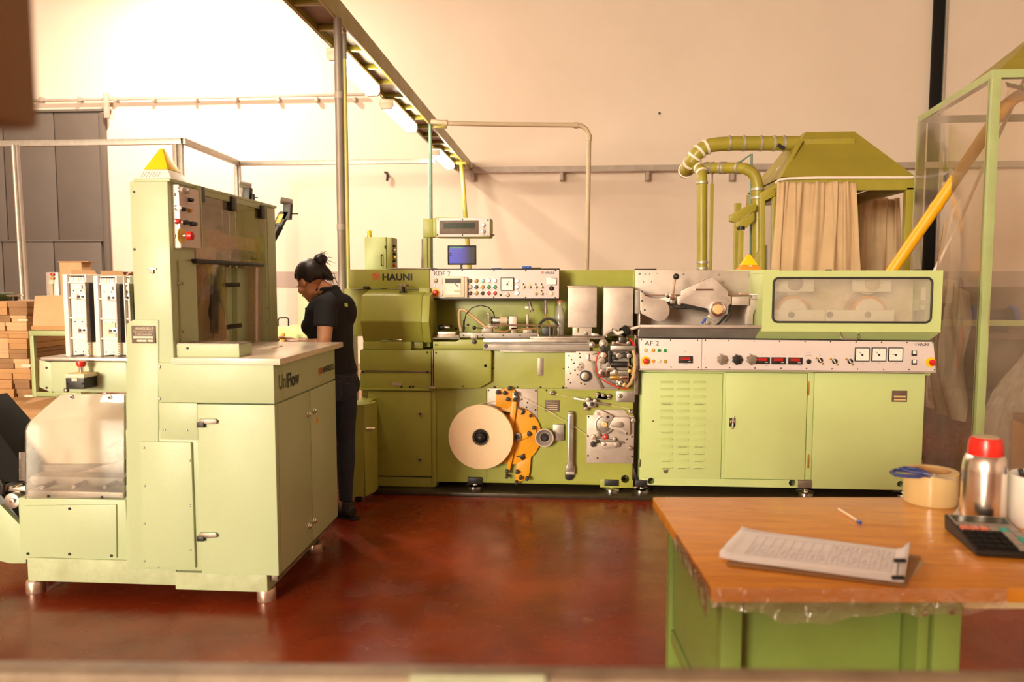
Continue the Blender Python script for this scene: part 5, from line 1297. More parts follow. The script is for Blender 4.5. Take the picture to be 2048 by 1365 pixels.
# ================================================================== paper reel on its spindle
rc = at(961.4, 875.3, KY-0.14)
s_ = mpp(KY-0.14)
pr = thing('paper_reel', 'large round cream paper reel hanging on the olive machine', 'reel', rc + Vector((0,0.02,0)))
MB().lathe(rc, (0,1,0), [(17*s_,0.0),(64.5*s_,0.0),(66.4*s_,0.003),(66.4*s_,0.045),(64.5*s_,0.048),(17*s_,0.048)], 72, cap=False).build('paper_roll', 'paper_reel', pr)
MB().lathe(rc, (0,1,0), [(18.2*s_,-0.004),(18.2*s_,0.05),(16*s_,0.05),(13*s_,0.012),(16.5*s_,-0.004)], 40, cap=False).build('core', 'steel_brown', pr)
cr = MB().lathe(rc, (0,1,0), [(3*s_,-0.035),(4.5*s_,-0.033),(5*s_,-0.02),(8.5*s_,-0.014),(9.2*s_,0.0),(9.2*s_,0.02),(16*s_,0.03),(16*s_,0.05),(4*s_,0.05)], 32).build('spindle_nut', 'dark_metal', pr)
MB().cyl(rc + Vector((0,0.048,0)), (0,1,0), 5*s_, 0.085, 16).build('spindle', 'dark_metal', km)

# ================================================================== loose things on the machine
BOY = SY+0.16
bo = at(1119, 672, BOY)
bot = thing('plastic_bottle', 'milky plastic bottle with red cap beside the steel guard box', 'bottle', (bo.x, BOY, at(1069,688,KY+0.002).z+0.001))
zb, zt_ = at(1069,688,KY+0.002).z+0.0005, at(1119, 601, BOY).z
R = 10.5*mpp(BOY); H = zt_-zb
MB().lathe((bo.x, BOY, zb), (0,0,1), [(R*0.9,0),(R,0.006),(R,H*0.55),(R*0.93,H*0.66),(R*0.6,H*0.82),(R*0.42,H*0.88),(R*0.42,H*0.95)], 28).build('body', 'milk', bot)
MB().lathe((bo.x, BOY, zb), (0,0,1), [(R*0.88,0.004),(R*0.95,0.01),(R*0.95,H*0.28)], 24).build('liquid', 'beige', bot)
MB().cyl((bo.x, BOY, zb+H*0.94), (0,0,1), R*0.46, H*0.06, 20).build('cap', 'coral', bot, 0.002)
MB().lathe((bo.x, BOY, zb), (0,0,1), [(R*0.96,H*0.56),(R*0.96,H*0.57)], 20).build('fill_line', 'paper', bot)
# monitor
MY = KY+0.55
mn = thing('monitor', 'small black monitor with blue screen behind the white control panel', 'monitor', at(923, 540, MY))
kp('screen_housing', 895, 491, 952, 530, MY, 0.03, 'black', 0.004, mn)
kp('screen', 898, 493.5, 949.5, 527, MY-0.002, 0.004, 'screen', 0, mn)
kp('screen_title', 899, 494, 926, 496.5, MY-0.003, 0.002, 'green_btn', 0, mn)
for y in (507, 510.5): kp('screen_icon', 899, y-1, 903, y+1, MY-0.003, 0.002, 'ink', 0, mn)
zt_up = at(1000, 541, UY).z
q = at(922, 530, MY)
MB().box((q.x-0.008, MY+0.01, zt_up), (q.x+0.008, MY+0.03, q.z+0.01)).build('stand', 'black', mn, 0.002)
MB().box((q.x-0.07, MY-0.03, zt_up), (q.x+0.07, MY+0.08, zt_up+0.006)).build('stand_base', 'black', mn, 0.002)
# tools left on top
zt_cp = at(1000, 537.5, PYk).z
pt = thing('screwdriver', 'blue-handled tool lying on top of the white control panel', 'tool', at(1050, 535, PYk+0.03))
q = at(1044, 535, PYk+0.06); zz = zt_cp+0.009
MB().rod((q.x, q.y, zz), (q.x+0.04, q.y, zz), 0.008, 12).build('handle', 'blue', pt, 0.002)
MB().rod((q.x+0.038, q.y, zz), (q.x+0.068, q.y, zz), 0.009, 12).build('grip', 'blue', pt, 0.003)
MB().rod((q.x+0.068, q.y, zz-0.004), (q.x+0.14, q.y, zz-0.004), 0.004, 8).build('shaft', 'brass', pt)
o = tag(MB().box((at(984,536,PYk+0.05).x, PYk+0.03, zt_cp+0.0003), (at(1002,536,PYk+0.05).x, PYk+0.07, zt_cp+0.005)).build('blue_strip', 'blue', None, 0.001), 'flat blue plastic strip lying on the white control panel', 'strip')
# electrical cabinet with beacon
EY = KY+0.62
zb = at(755, 536, EY).z
ec = thing('switch_cabinet', 'small green switch cabinet with yellow beacon behind the header box', 'cabinet', at(752, 560, EY))
eb = kp('cabinet_body', 729.5, 474, 772, 560, EY, 0.22, 'paint_af', 0.004, ec)
q = at(772, 500, EY); z0, z1 = at(772,560,EY).z, at(772,474,EY).z
MB().box((q.x, EY+0.01, z0), (q.x+0.045, EY+0.2, z1-0.004)).build('side_panel', 'paint_kdf', ec, 0.004)
for y, m in ((492,'dark_metal'),(500,'steel'),(508,'dark_metal'),(515,'brass'),(522,'black'),(531,'red')):
    c = at(779.5, y, EY+0.02)
    MB().cyl((q.x+0.045, EY+0.06, c.z), (1,0,0), 0.012, 0.02, 12).build('switch', m, ec)
MB().tube([at(764,511,EY), at(764,509.5,EY-0.02), at(762.5,509.5,EY-0.025), at(762.5,531,EY-0.025), at(764,532,EY-0.02), at(764,531,EY)], 0.004, 8).build('door_handle', 'black', ec)
b = MB().lathe((at(739,474,EY+0.08).x, EY+0.08, z1), (0,0,1), [(0.018,0),(0.018,0.012)], 18).build('beacon_base', 'brass', ec)
MB().lathe((at(739,474,EY+0.08).x, EY+0.08, z1+0.012), (0,0,1), [(0.0175,0),(0.0175,0.03),(0.014,0.042),(0.006,0.047)], 18).build('beacon_cap', 'yellow_lamp', b)
screws([(770.5,493),(770.5,496)], EY, eb, 1.6)
# legs so that it stands on the floor behind the header
for xx in (735, 768):
    c = at(xx, 560, EY+0.1); MB().box((c.x-0.02, EY+0.08, at(790,700,KY+0.03).z), (c.x+0.02, EY+0.12, c.z+0.02)).build('leg', 'paint_af', ec, 0.002)

# ================================================================== pale green tow processor (right of the middle)
AY = KY
A = 'paint_af'
am = thing('tow_processor', 'pale green tow processor with louvred door and long white control panel', 'machine', (at(1560, 990, AY).x, AY+0.4, 0.03))
def ap(name, x0, y0, x1, y1, Y, d, m=A, bev=0.003, par=None): return MB().pp(x0, y0, x1, y1, Y, d).build(name, m, par or am, bev)
cbd = ap('cabinet_body', 1280, 748, 1845, 974, AY+0.012, 0.60)
ap('upper_body', 1276, 560, 1815, 750, AY+0.50, 0.13)
ap('under_panel_body', 1282, 690, 1862, 749, AY+0.03, 0.46)
lv = ap('louvred_door', 1283, 747, 1443.5, 957, AY-0.006, 0.03)
md = ap('cabinet_door', 1450, 747, 1612, 959, AY-0.012, 0.03)
spn = ap('side_panel', 1626, 747, 1846, 980, AY-0.010, 0.03)
ap('hinge_post', 1613.5, 747, 1625, 960, AY-0.002, 0.03)
ap('door_gap', 1444, 747, 1449.5, 957, AY+0.008, 0.02, A, 0)
sil = ap('sill', 1283, 958.5, 1611, 974, AY-0.004, 0.06)
LV = shared('louvre', MB().prism([(-0.042,-0.0,0.009),(-0.042,-0.014,-0.0050),(-0.042,0.0,-0.0060)], (0.084,0,0)), 'paint_af', 0.001)
LS = shared('paint_chip', MB().box((-0.030,-0.0146,-0.0056),(0.030,-0.0120,-0.0030)), 'brown_plate')
WORN = {(3,0),(3,2),(7,0),(9,1),(9,2),(10,1),(10,2),(11,0),(11,2),(12,0),(12,1),(12,2)}
for r_ in range(13):
    for c_, x in enumerate((1333, 1365.5, 1398)):
        y = 764.5 + r_*14.25
        o = put('louvre', LV, at(x - r_*0.12, y, AY-0.006), lv)
        if (r_, c_) in WORN: put('paint_chip', LS, at(x - r_*0.12, y, AY-0.006), o)
MB().ppoly([(1326,941),(1337,940),(1336,946),(1331,948),(1327,945)], AY-0.0072, 0.002).build('paint_chip', 'brown_plate', lv)
MB().pcyl(1306.5, 843, 2, AY-0.0075, 0.003, 10).build('paint_chip', 'brown_plate', lv)
lk = ap('lock_plate', 1459, 837, 1471, 854, AY-0.016, 0.006, 'black', 0.001, md)
q0, q1 = at(1467, 833, AY-0.03), at(1464.5, 859, AY-0.03)
MB().rod(q0, q1, 0.007, 10).build('lock_handle', 'chrome', lk, 0.002); MB().pcyl(1465.5, 845, 4.6, AY-0.035, 0.02, 16).build('lock_boss', 'chrome', lk, 0.002)
for y0, y1 in ((763,791),(910,937)): 
    h = ap('hinge', 1615.5, y0, 1618.5, y1, AY-0.012, 0.012, 'brass', 0.001)
ap('hinge', 1277, 920, 1280, 935, AY-0.01, 0.01, 'steel', 0.001)
np_ = ap('rating_plate', 1784, 782, 1814.5, 804.5, AY-0.013, 0.004, 'brown_plate', 0.001)
for y in (794, 800): MB().pp(1788, y-1.6, 1812, y+1.6, AY-0.0138, 0.002).build('plate_line', 'tape_tan', np_)
for x, y in ((1303,965),(1587,969),(1804.5,971)):
    lifting_hole(x, y, 6.8 if x < 1700 else 6, AY-0.004 if x < 1700 else AY-0.010, am, (cbd, sil) if x < 1700 else (cbd, spn))
mfoot(1271, 1294, 962, 974, AY, am); mfoot(1597, 1624, 962, 977, AY, am, 'steel_brown'); mfoot(1790, 1822, 976, 980, AY+0.02, am)
# long control panel
QY = AY-0.10
pn = MB().ppoly([(1279,677),(1867,683.5),(1872,744),(1280,738)], QY, 0.12).build('control_panel', 'panel_white', am, 0.003)
MB().ppoly([(1279,738.5),(1872,744.3),(1872,746.5),(1279,741)], QY-0.002, 0.13).build('panel_rim', 'steel_plate', pn)
MB().ppoly([(1279,675.8),(1867,682.3),(1867,684),(1279,677.5)], QY-0.002, 0.13).build('panel_rim', 'dark_metal', pn)
cut(pn, MB().pp(1403.3, 670, 1404.7, 750, QY-0.01, 0.02))
scr = [(1283,680),(1341,680.5),(1395,681),(1411,681),(1457,682),(1508,682.5),(1559,683),(1610,683.3),(1661,683.8),(1712,684.5),(1763,685),(1814,685.7),(1865,686),
       (1342,734.5),(1397,735.5),(1412,735.5),(1459,736),(1510,736.6),(1562,737),(1613,737.5),(1664,738),(1715,738.5),(1767,739),(1818,739.5),(1869,740)]
screws(scr, QY, pn, 1.3)
ptext('AF 2', 1289, 682.5, 1318, 691.5, QY, 'ink', pn)
ptext('HAUNI', 1836.5, 687, 1857, 692.3, QY, 'ink', pn, bold=0.02)
emblem(1829.5, 687, 1834.5, 692.3, QY, 'ink_grey', pn)
for x, y, m in ((1291,700.5,'beige'),(1306,700.8,'orange'),(1318,701,'green_btn'),(1330,701.2,'green_btn'),(1306,722.5,'orange'),(1318,722.7,'cream'),(1330,722.9,'ochre')):
    pbutton(x, y, 4.2, QY, m, pn, 0.012, 'cream')
estop(1291.5, 722, 9, QY, pn); estop(1861.5, 725, 9.6, QY, pn)
for x0, y0 in ((1357,713),(1511,715),(1543,715.3),(1576.7,715.6)):
    g = ap('digital_meter', x0, y0, x0+28.6, y0+13.8, QY-0.008, 0.01, 'dark_metal', 0.001, pn)
    MB().pp(x0+5, y0+2.2, x0+23.5, y0+7.2, QY-0.0092, 0.002).build('meter_digits', 'red_led', g)
    MB().pp(x0+19, y0+9.6, x0+25, y0+11, QY-0.0092, 0.002).build('meter_mark', 'ink_grey', g)
star = MB(); n = 56; pts = []
for k in range(n):
    a = 2*PI*k/n; r = 0.034*(1+0.10*math.cos(7*a)); pts.append((r*math.cos(a), -0.012, r*math.sin(a)))
star.prism(pts, (0,-0.022,0)).cyl((0,0,0), (0,-1,0), 0.024, 0.014, 20)
STAR_B = shared('star_knob', star, 'black', 0.003); 
STAR_G = STAR_B.copy(); STAR_G.materials.clear(); STAR_G.materials.append(M('steel_brown'))
for x, me in ((1443, STAR_G), (1473, STAR_B), (1502, STAR_G)):
    o = put('star_knob', me, at(x, 719, QY), pn); o.scale = (0.95,)*3
pbutton(1617, 723.5, 4.7, QY, 'black', pn, 0.02, 'black')
for x, y in ((1640,721),(1669,723),(1700,723)):
    b = MB().lathe(at(x, y, QY), (0,-1,0), [(0.017,-0.001),(0.017,0.008),(0.01,0.012),(0.009,0.028)], 14).build('selector', 'dark_metal', pn)
    MB().obox(at(x, y, QY-0.03), (0.003,0,0.001), (0,0.006,0), (-0.006,0,0.012)).build('selector_bar', 'cream', b, 0.001)
    for dx, dy in ((-7,-4),(6,7)): MB().pcyl(x+dx, y+dy, 2.2, QY-0.004, 0.006, 10).build('terminal', 'brass', pn)
for x0, ang in ((1710.5,2.45),(1744,2.4),(1777.5,3.05)): gauge(x0, 695.5, x0+29, 723.5, QY, pn, ang)
for y, m in ((707,'white_plastic'),(725,'white_plastic')):
    b = ap('square_button', 1824, y-5, 1834, y+5, QY-0.008, 0.01, 'dark_metal', 0.001, pn)
    MB().pp(1826.5, y-4.5, 1833, y+2, QY-0.014, 0.008).build('button_cap', m, b, 0.002)
for x, y, w in ((1371,703,4),(1371,730,8),(1443,708,10),(1473,708,3),(1500,708,6),(1524,709,2),(1548,709,3),(1567,709,6),(1591,710,2),(1617,705,10),(1617,711,14),(1640,711,3),(1669,712,3),(1700,712,3),(1534,732,7),(1600,732,7),(1726,727,2),(1758,727,2),(1792,727,2),(1410,718,2),(1410,716,2)):
    MB().pp(x-w/2, y-0.6, x+w/2, y+0.6, QY-0.0008, 0.002).build('panel_mark', 'ink_grey', pn)
# stainless back, tray and guides above the panel
bkY = AY+0.28
bk = MB().ppoly([(1270,540),(1525,542),(1525,604),(1271,604)], bkY, 0.03).build('steel_back', 'steel_plate', am, 0.002)
MB().pp(1271, 537.8, 1313, 540, bkY-0.002, 0.1).build('back_lip', 'dark_metal', bk)
screws([(1279,548),(1367,549),(1437,550),(1498,550),(1508,550),(1446,564)], bkY-0.001, bk, 2.2, SCREW_S)
screws([(1287,564),(1303,564),(1291,548.5),(1299,548.5),(1314,547),(1503,578),(1522,578)], bkY-0.001, bk, 0.9, SCREW)
RZ = at(1400, 604, bkY).z; RX0, RX1 = at(1273, 604, bkY).x, at(1525, 604, bkY).x; RZ0 = at(1400, 679, AY-0.04).z
MB().box((RX0, bkY+0.03, RZ), (RX1, AY+0.49, RZ+0.015)).build('recess_top', 'steel_plate', am, smooth=0)
MB().box((RX0, AY+0.47, RZ0), (RX1, AY+0.49, RZ)).build('recess_wall', 'steel_plate', am, smooth=0)
MB().box((RX0, AY+0.12, RZ0), (RX0+0.01, AY+0.47, RZ)).build('recess_side', 'steel_plate', am, smooth=0)
MB().box((RX1-0.01, AY+0.02, RZ0), (RX1, AY+0.47, RZ)).build('recess_side', 'steel_plate', am, smooth=0)
tz0, tz1 = at(1400, 651, AY-0.09).z, at(1400, 679, AY-0.04).z
xa, xb = at(1281, 651, AY-0.09).x, at(1523, 651, AY-0.09).x
MB().add([(xa, AY-0.09, tz0), (xb, AY-0.09, tz0), (xb-0.03, AY-0.03, tz1), (xa-0.008, AY-0.03, tz1), (xa, AY-0.085, tz0), (xb, AY-0.085, tz0), (xb-0.03, AY-0.02, tz1), (xa-0.008, AY-0.02, tz1)],
   [(0,1,2,3),(7,6,5,4),(0,4,5,1),(1,5,6,2),(2,6,7,3),(3,7,4,0)]).build('drip_tray', 'steel_matt', am)
MB().box((xa-0.004, AY-0.105, tz0-0.018), (xb, AY-0.08, tz0+0.002)).build('tray_lip', 'steel_plate', am, 0.003)
MB().add([(xa+0.012, AY-0.08, tz0-0.1), (xb, AY-0.08, tz0-0.1), (xb, AY+0.47, tz0-0.06), (xa+0.012, AY+0.47, tz0-0.06)], [(0,1,2,3)]).build('tray_floor', 'steel_brown', am, smooth=0)
gY = AY+0.02
rp = mpp(gY)
gl = MB().ppoly([(1280.5,582),(1286,584),(1290,592),(1303,596)] + [(1318+21.5*math.cos(math.radians(a)), 621-22.5*math.sin(math.radians(a))) for a in range(80,-120,-20)] + [(1283,628),(1280.5,620)], gY, 0.02).build('round_guard', 'steel_plate', am, 0.002)
screws([(1284,583.5),(1284,602),(1289.5,620.5)], gY-0.001, gl, 1.8, SCREW)
ap('guard_post', 1271, 580, 1281, 628, gY+0.04, 0.1, 'steel_matt', 0.002)
MB().rod(at(1279.5,628,gY+0.02), at(1279.5,650,gY+0.02), 0.004, 8).build('guard_rod', 'chrome', am)
MB().ppoly([(1296,596),(1320,598),(1340,592),(1346,600),(1330,606),(1310,604)], gY+0.05, 0.02).build('tow_band', 'white_plastic', am)
MB().rod(at(1290,590.7,gY+0.1), at(1520,591,gY+0.1), 0.005, 8).build('slide_rod', 'copper_worn', am)
cv = MB().ppoly([(1361.5,582),(1424,554),(1427,554),(1456,583),(1456,592),(1463,594),(1462,608),(1457,611),(1456,628),(1440,636),(1422,632),(1415,618),(1380,610),(1363,607),(1359,611),(1355,609),(1354,594),(1361.5,592)], gY-0.02, 0.05).build('main_guard', 'steel_plate', am, 0.003)
MB().ppoly([(1361,591.2),(1456,592),(1456,592.8),(1361,592)], gY-0.0215, 0.003).build('guard_fold', 'steel_plate', cv)
MB().tube([at(1390,580,gY-0.02), at(1391,579.5,gY-0.04), at(1426,579.5,gY-0.04), at(1427,580,gY-0.02)], 0.0055, 8).build('guard_handle', 'chrome', cv)
kn = MB().pcyl(1436, 618.5, 15, gY-0.05, 0.05, 32).build('drive_knob', 'chrome', am, 0.004)
MB().pcyl(1436, 619, 9.5, gY-0.058, 0.02, 28).build('knob_face', 'tape_tan', kn, 0.002)
for a in range(0, 360, 45): MB().pcyl(1436+12.2*math.cos(math.radians(a)), 618.5+12.2*math.sin(math.radians(a)), 0.9, gY-0.052, 0.004, 8).build('knob_hole', 'dark_metal', kn)
ap('guide_plate', 1464, 594, 1498, 611, gY, 0.03, 'steel_plate', 0.002)
MB().ppoly([(1420,624),(1428,636),(1436,640),(1432,644),(1414,634)], gY+0.01, 0.03).build('lower_bracket', 'steel_plate', am, 0.002)
MB().ppoly([(1412,640),(1424,645),(1420,650),(1412,650)], gY+0.02, 0.03).build('lower_bracket', 'steel', am, 0.002)
MB().tube([at(1461,612,gY+0.02), at(1458,622,gY), at(1450,634,gY), at(1440,645,gY), at(1430,655,gY)], 0.008, 8).build('cable', 'black', am)
MB().tube([at(1464,616,gY+0.03), at(1460,630,gY+0.02), at(1450,645,gY+0.02)], 0.006, 8).build('cable', 'black', am)
MB().rod(at(1404,648,gY), at(1411,637,gY), 0.008, 10).build('blue_fitting', 'blue', am)
MB().tube([at(1343,605,gY+0.05), at(1346,614,gY+0.05), at(1352,617,gY+0.05), at(1412,618,gY+0.05)], 0.005, 8).build('bent_rod', 'dark_metal', am)
MB().ppoly([(1363,608),(1415,619),(1418,626),(1400,622),(1360,614)], gY+0.03, 0.03).build('under_frame', 'dark_metal', am)
lv_ = MB().tube([at(1346,590,gY-0.02), at(1348,575,gY-0.03), at(1351,555,gY-0.04)], [0.008,0.007,0.006], 10).build('lever', 'copper_worn', am)
MB().sphere(at(1352.3,553.5,gY-0.04), 6*rp, 18, 12).build('lever_ball', 'black', lv_)
hb = MB().pcyl(1345, 594, 6.5, gY-0.04, 0.05, 18).build('lever_hub', 'chrome', am, 0.004)
MB().sphere(at(1336,594,gY-0.05), 3.2*rp, 12, 8).build('hub_knob', 'black', hb); ap('hub_block', 1341, 598, 1350, 608, gY-0.02, 0.04, 'steel', 0.003, hb); ap('hub_nut', 1331, 586, 1338, 592, gY-0.02, 0.03, 'steel_plate', 0.002, hb)
ap('slide_bar', 1478, 586, 1502, 589, gY+0.02, 0.02, 'copper_worn', 0.001); ap('slide_bar', 1499, 588, 1524, 590.5, gY+0.02, 0.04, 'white_plastic', 0.001)
ap('slide_bar', 1500, 597, 1523, 599, gY+0.02, 0.04, 'steel_plate', 0.001); ap('slide_block', 1505, 591, 1518, 597, gY+0.03, 0.03, 'steel', 0.002)
MB().prism([at(1499,600,gY+0.04), at(1520,600,gY+0.04), at(1506,630,gY+0.06), at(1506,650,gY+0.06), at(1490,650,gY+0.06), at(1490,630,gY+0.06)], (0,0.05,0)).build('chute', 'steel_plate', am, 0.004)
# --- windowed roller cover
CYf = AY-0.10
co = put('roller_cover', None, at(1700, 600, CYf), am)
X0, X1, ZT, ZB = at(1525,600,CYf).x, at(1884,600,CYf).x, at(1700,541.5,CYf).z, at(1700,664,CYf).z
hx0, hx1, hz1, hz0 = at(1546,600,CYf).x, at(1863,600,CYf).x, at(1700,556,CYf).z, at(1700,645,CYf).z
D = 0.02
fr_ = MB().box((X0,CYf,ZB),(hx0,CYf+D,ZT)).box((hx1,CYf,ZB),(X1,CYf+D,ZT)).box((hx0,CYf,ZB),(hx1,CYf+D,hz0)).box((hx0,CYf,hz1),(hx1,CYf+D,ZT))
rc_ = 0.035
for cx, cz, a0 in ((hx0,hz0,180),(hx1,hz0,270),(hx1,hz1,0),(hx0,hz1,90)):
    ccx = cx + (rc_ if cx == hx0 else -rc_); ccz = cz + (rc_ if cz == hz0 else -rc_)
    arc = [(ccx+rc_*math.cos(math.radians(a0+k*15)), CYf, ccz+rc_*math.sin(math.radians(a0+k*15))) for k in range(7)]
    fr_.prism([(cx, CYf, cz)] + arc, (0, D, 0))
fr_.build('cover_front', A, co, 0)
loop = []
for cx, cz, a0 in ((hx0,hz0,180),(hx1,hz0,270),(hx1,hz1,0),(hx0,hz1,90)):
    ccx = cx + (rc_ if cx == hx0 else -rc_); ccz = cz + (rc_ if cz == hz0 else -rc_)
    for k in range(7): loop.append((ccx+rc_*math.cos(math.radians(a0+k*15)), CYf-0.002, ccz+rc_*math.sin(math.radians(a0+k*15))))
MB().tube(loop, 0.007, 8, closed=True).build('window_gasket', 'rubber', co)
MB().box((hx0, CYf+0.004, hz0), (hx1, CYf+0.008, hz1)).build('window_pane', 'frosted', co, smooth=0)
MB().box((X0, CYf+D, ZT-0.02), (X1, CYf+0.62, ZT)).build('cover_top', A, co, 0.003)
MB().box((X1-0.015, CYf+D, ZB), (X1, CYf+0.62, ZT-0.02)).build('cover_side', A, co, 0.003)
MB().box((X0, CYf+D, ZB), (X0+0.012, CYf+0.40, ZT-0.02)).build('cover_side', A, co, 0.003)
zbb = at(1700, 681, CYf+0.04).z
MB().add([(X0, CYf, ZB), (X1, CYf, ZB), (X1-0.04, CYf+0.07, zbb), (X0-0.03, CYf+0.07, zbb), (X0, CYf+0.4, ZB), (X1, CYf+0.4, ZB), (X1-0.04, CYf+0.4, zbb), (X0-0.03, CYf+0.4, zbb)],
   [(0,1,2,3),(4,7,6,5),(0,4,5,1),(1,5,6,2),(2,6,7,3),(3,7,4,0)]).build('cover_bottom', A, co)
MB().tube([at(1680,664,CYf), at(1681,672,CYf-0.03), at(1684,678,CYf-0.035), at(1713,679,CYf-0.035), at(1716,673,CYf-0.03), at(1717,665,CYf)], 0.005, 8).build('cover_handle', 'chrome', co)
MB().box((hx0-0.04, CYf+0.36, hz0-0.03), (hx1+0.04, CYf+0.38, hz1+0.03)).build('inner_wall', 'cream', co, smooth=0)
for x in (1583, 1735):
    c = at(x, 620, CYf+0.2); k = mpp(CYf+0.2)
    MB().cyl((c.x, CYf+0.18, at(x,625,CYf+0.2).z), (0,1,0), 32*k, 0.16, 36).build('roller', 'orange', co, 0.003)
    MB().cyl((c.x, CYf+0.17, at(x,625,CYf+0.2).z), (0,1,0), 27*k, 0.02, 36).build('roller_end', 'white_plastic', co, 0.003)
    MB().cyl((c.x, CYf+0.2, at(x,566,CYf+0.2).z), (0,1,0), 23*k, 0.14, 32).build('roller', 'cream', co, 0.003)
    z = at(x, 567, CYf+0.15).z
    MB().box((c.x-36*k, CYf+0.14, at(x,584,CYf+0.15).z), (c.x+36*k, CYf+0.16, hz1)).build('bearing_plate', 'white_plastic', co, 0.003)
    MB().cyl((c.x, CYf+0.125, z), (0,1,0), 14*k, 0.02, 28).build('bearing_cap', 'steel_brown' if x == 1583 else 'beige', co, 0.002)
for xa_, xb_ in ((1547,1648),(1650,1786)):
    MB().box((at(xa_,630,CYf+0.13).x, CYf+0.11, hz0), (at(xb_,630,CYf+0.13).x, CYf+0.13, at(1600,620,CYf+0.13).z)).build('bearing_beam', 'white_plastic', co, 0.003)
for x, m in ((1583,'dark_metal'),(1660,'dark_metal'),(1736,'steel')):
    MB().pcyl(x, 630, 6, CYf+0.10, 0.012, 18).build('beam_bolt', m, co)
for x in (1594, 1747): MB().pp(x-4.5, 626, x+4.5, 635, CYf+0.105, 0.01).build('beam_tag', 'paper', co)
MB().pp(1843, 575, 1852, 620, CYf+0.12, 0.02).build('tow_guide', 'white_plastic', co, 0.004); MB().pcyl(1847, 605, 5, CYf+0.1, 0.02, 14).build('tow_guide', 'beige', co)
MB().pp(1832, 622, 1862, 645, CYf+0.2, 0.04).build('corner_block', 'steel_brown', co, 0.004)
for x in (1656, 1832): MB().box((at(x-5,540,CYf+0.05).x, CYf+0.02, ZT), (at(x+5,540,CYf+0.05).x, CYf+0.06, ZT+0.008)).build('bump_stop', 'rubber', co, 0.002)
# pyramid beacon on the rear of the machine
zt2 = at(1497, 540, AY+0.35).z
bx2 = at(1497, 530, AY+0.42)
MB().box((at(1466,540,AY+0.3).x, AY+0.31, RZ+0.016), (at(1560,540,AY+0.3).x, AY+0.62, zt2)).build('rear_box', A, am, 0.003)
MB().box((at(1275,541,bkY).x, bkY+0.03, RZ+0.016), (at(1466,541,bkY).x, AY+0.62, zt2-0.006)).build('rear_box', A, am, 0.003)
k = 20*mpp(AY+0.42)
def frustum(c, r0, r1, z0, z1):
    return MB().add([(c.x+a*r, c.y+b*r, z) for r, z in ((r0,z0),(r1,z1)) for a, b in ((-1,-1),(1,-1),(1,1),(-1,1))], [(0,3,2,1),(4,5,6,7),(0,1,5,4),(1,2,6,5),(2,3,7,6),(3,0,4,7)])
be2 = frustum(bx2, k*1.08, k*0.72, zt2, zt2+0.035).build('beacon_base', 'orange', am, 0.003)
frustum(bx2, k*0.74, k*0.12, zt2+0.035, zt2+0.115).build('beacon_cap', 'yellow_lamp', be2, 0.004)
MB().box((bx2.x-0.010, bx2.y-k*0.9, zt2+0.024), (bx2.x+0.010, bx2.y-k*0.6, zt2+0.032)).build('beacon_label', 'paper', be2)

# ================================================================== extraction booth with curtain behind
BY = 6.7
H_ = 'paint_hood'
bo_ = thing('extraction_booth', 'olive green extraction hood on a booth frame behind the tow processor', 'hood', at(1650, 900, BY+0.6))
def bpx(x, y, Y): return at(x, y, Y)
bk2 = BY+1.25
xL, xR = at(1562,370,BY).x, at(1828,370,BY).x
zr0, zr1 = at(1700,381,BY).z, at(1700,353,BY).z
ztop = at(1650,264,BY+0.5).z
tx0, tx1 = at(1611,264,BY+0.5).x, at(1709,264,BY+0.5).x
MB().add([(xL,BY,zr1),(xR,BY,zr1),(xR,bk2,zr1),(xL,bk2,zr1),(tx0,BY+0.5,ztop),(tx1,BY+0.5,ztop),(tx1,BY+0.9,ztop),(tx0,BY+0.9,ztop)],
   [(4,5,6,7),(0,1,5,4),(1,2,6,5),(2,3,7,6),(3,0,4,7)]).build('hood', H_, bo_, smooth=0)
rim = MB().box((xL,BY,zr0),(xR,BY+0.02,zr1-0.012)).box((xR-0.02,BY+0.02,zr0),(xR,bk2,zr1-0.012)).box((xL,BY+0.02,zr0),(xL+0.02,bk2,zr1-0.012)).box((xL,bk2-0.02,zr0),(xR,bk2,zr1-0.012)).build('rim', H_, bo_, 0.002)
MB().tube([at(1552,366,BY+0.05), at(1558,360,BY-0.01), at(1575,357.5,BY-0.015), at(1640,355.5,BY-0.015), at(1826,355,BY-0.015)], 0.012, 8).build('curtain_rail', 'tube_white', bo_)
q0, q1 = at(1600,279,BY+0.38), at(1708,290,BY+0.38)
MB().box((q0.x, BY+0.36, q1.z), (q1.x, BY+0.42, q0.z)).build('hood_bar', H_, bo_, 0.003)
for x in (1623,1650,1676,1702): MB().sphere(at(x,278.5,BY+0.37), 0.012, 10, 6).build('bar_bolt', 'steel_brown', bo_)
MB().prism([at(1600,279,BY+0.3), at(1608,279,BY+0.3), at(1556,372,BY+0.02), at(1548,378,BY+0.02)], (0,0.04,0)).build('corner_strap', H_, bo_, 0.002)
# sloping left extension and booth frame
zs = at(1527,375,BY+0.1).z
MB().prism([(at(1604,268,BY+0.8).x, BY+0.75, at(1604,268,BY+0.8).z), (at(1612,264,BY+0.8).x, BY+0.75, at(1604,266,BY+0.8).z), (at(1532,376,BY+0.6).x, BY+0.7, at(1532,376,BY+0.6).z), (at(1524,378,BY+0.6).x, BY+0.7, at(1524,378,BY+0.6).z)], (0,0.05,0)).build('corner_strap', H_, bo_, 0.002)
MB().prism([at(1553,338,BY+0.5), at(1578,316,BY+0.5), at(1578,320,BY+0.5), at(1553,343,BY+0.5)], (0,0.03,0)).build('cross_strap', 'steel_plate', bo_, 0.002)
MB().ppoly([(1521,386),(1550,370),(1550,392),(1530,402),(1530,780),(1521,780)], BY+0.05, 0.05).build('side_frame', H_, bo_, 0.003)
MB().ppoly([(1530,406),(1546,401),(1541,780),(1530,780)], BY+0.06, 0.01).build('side_window', 'plexi', bo_)
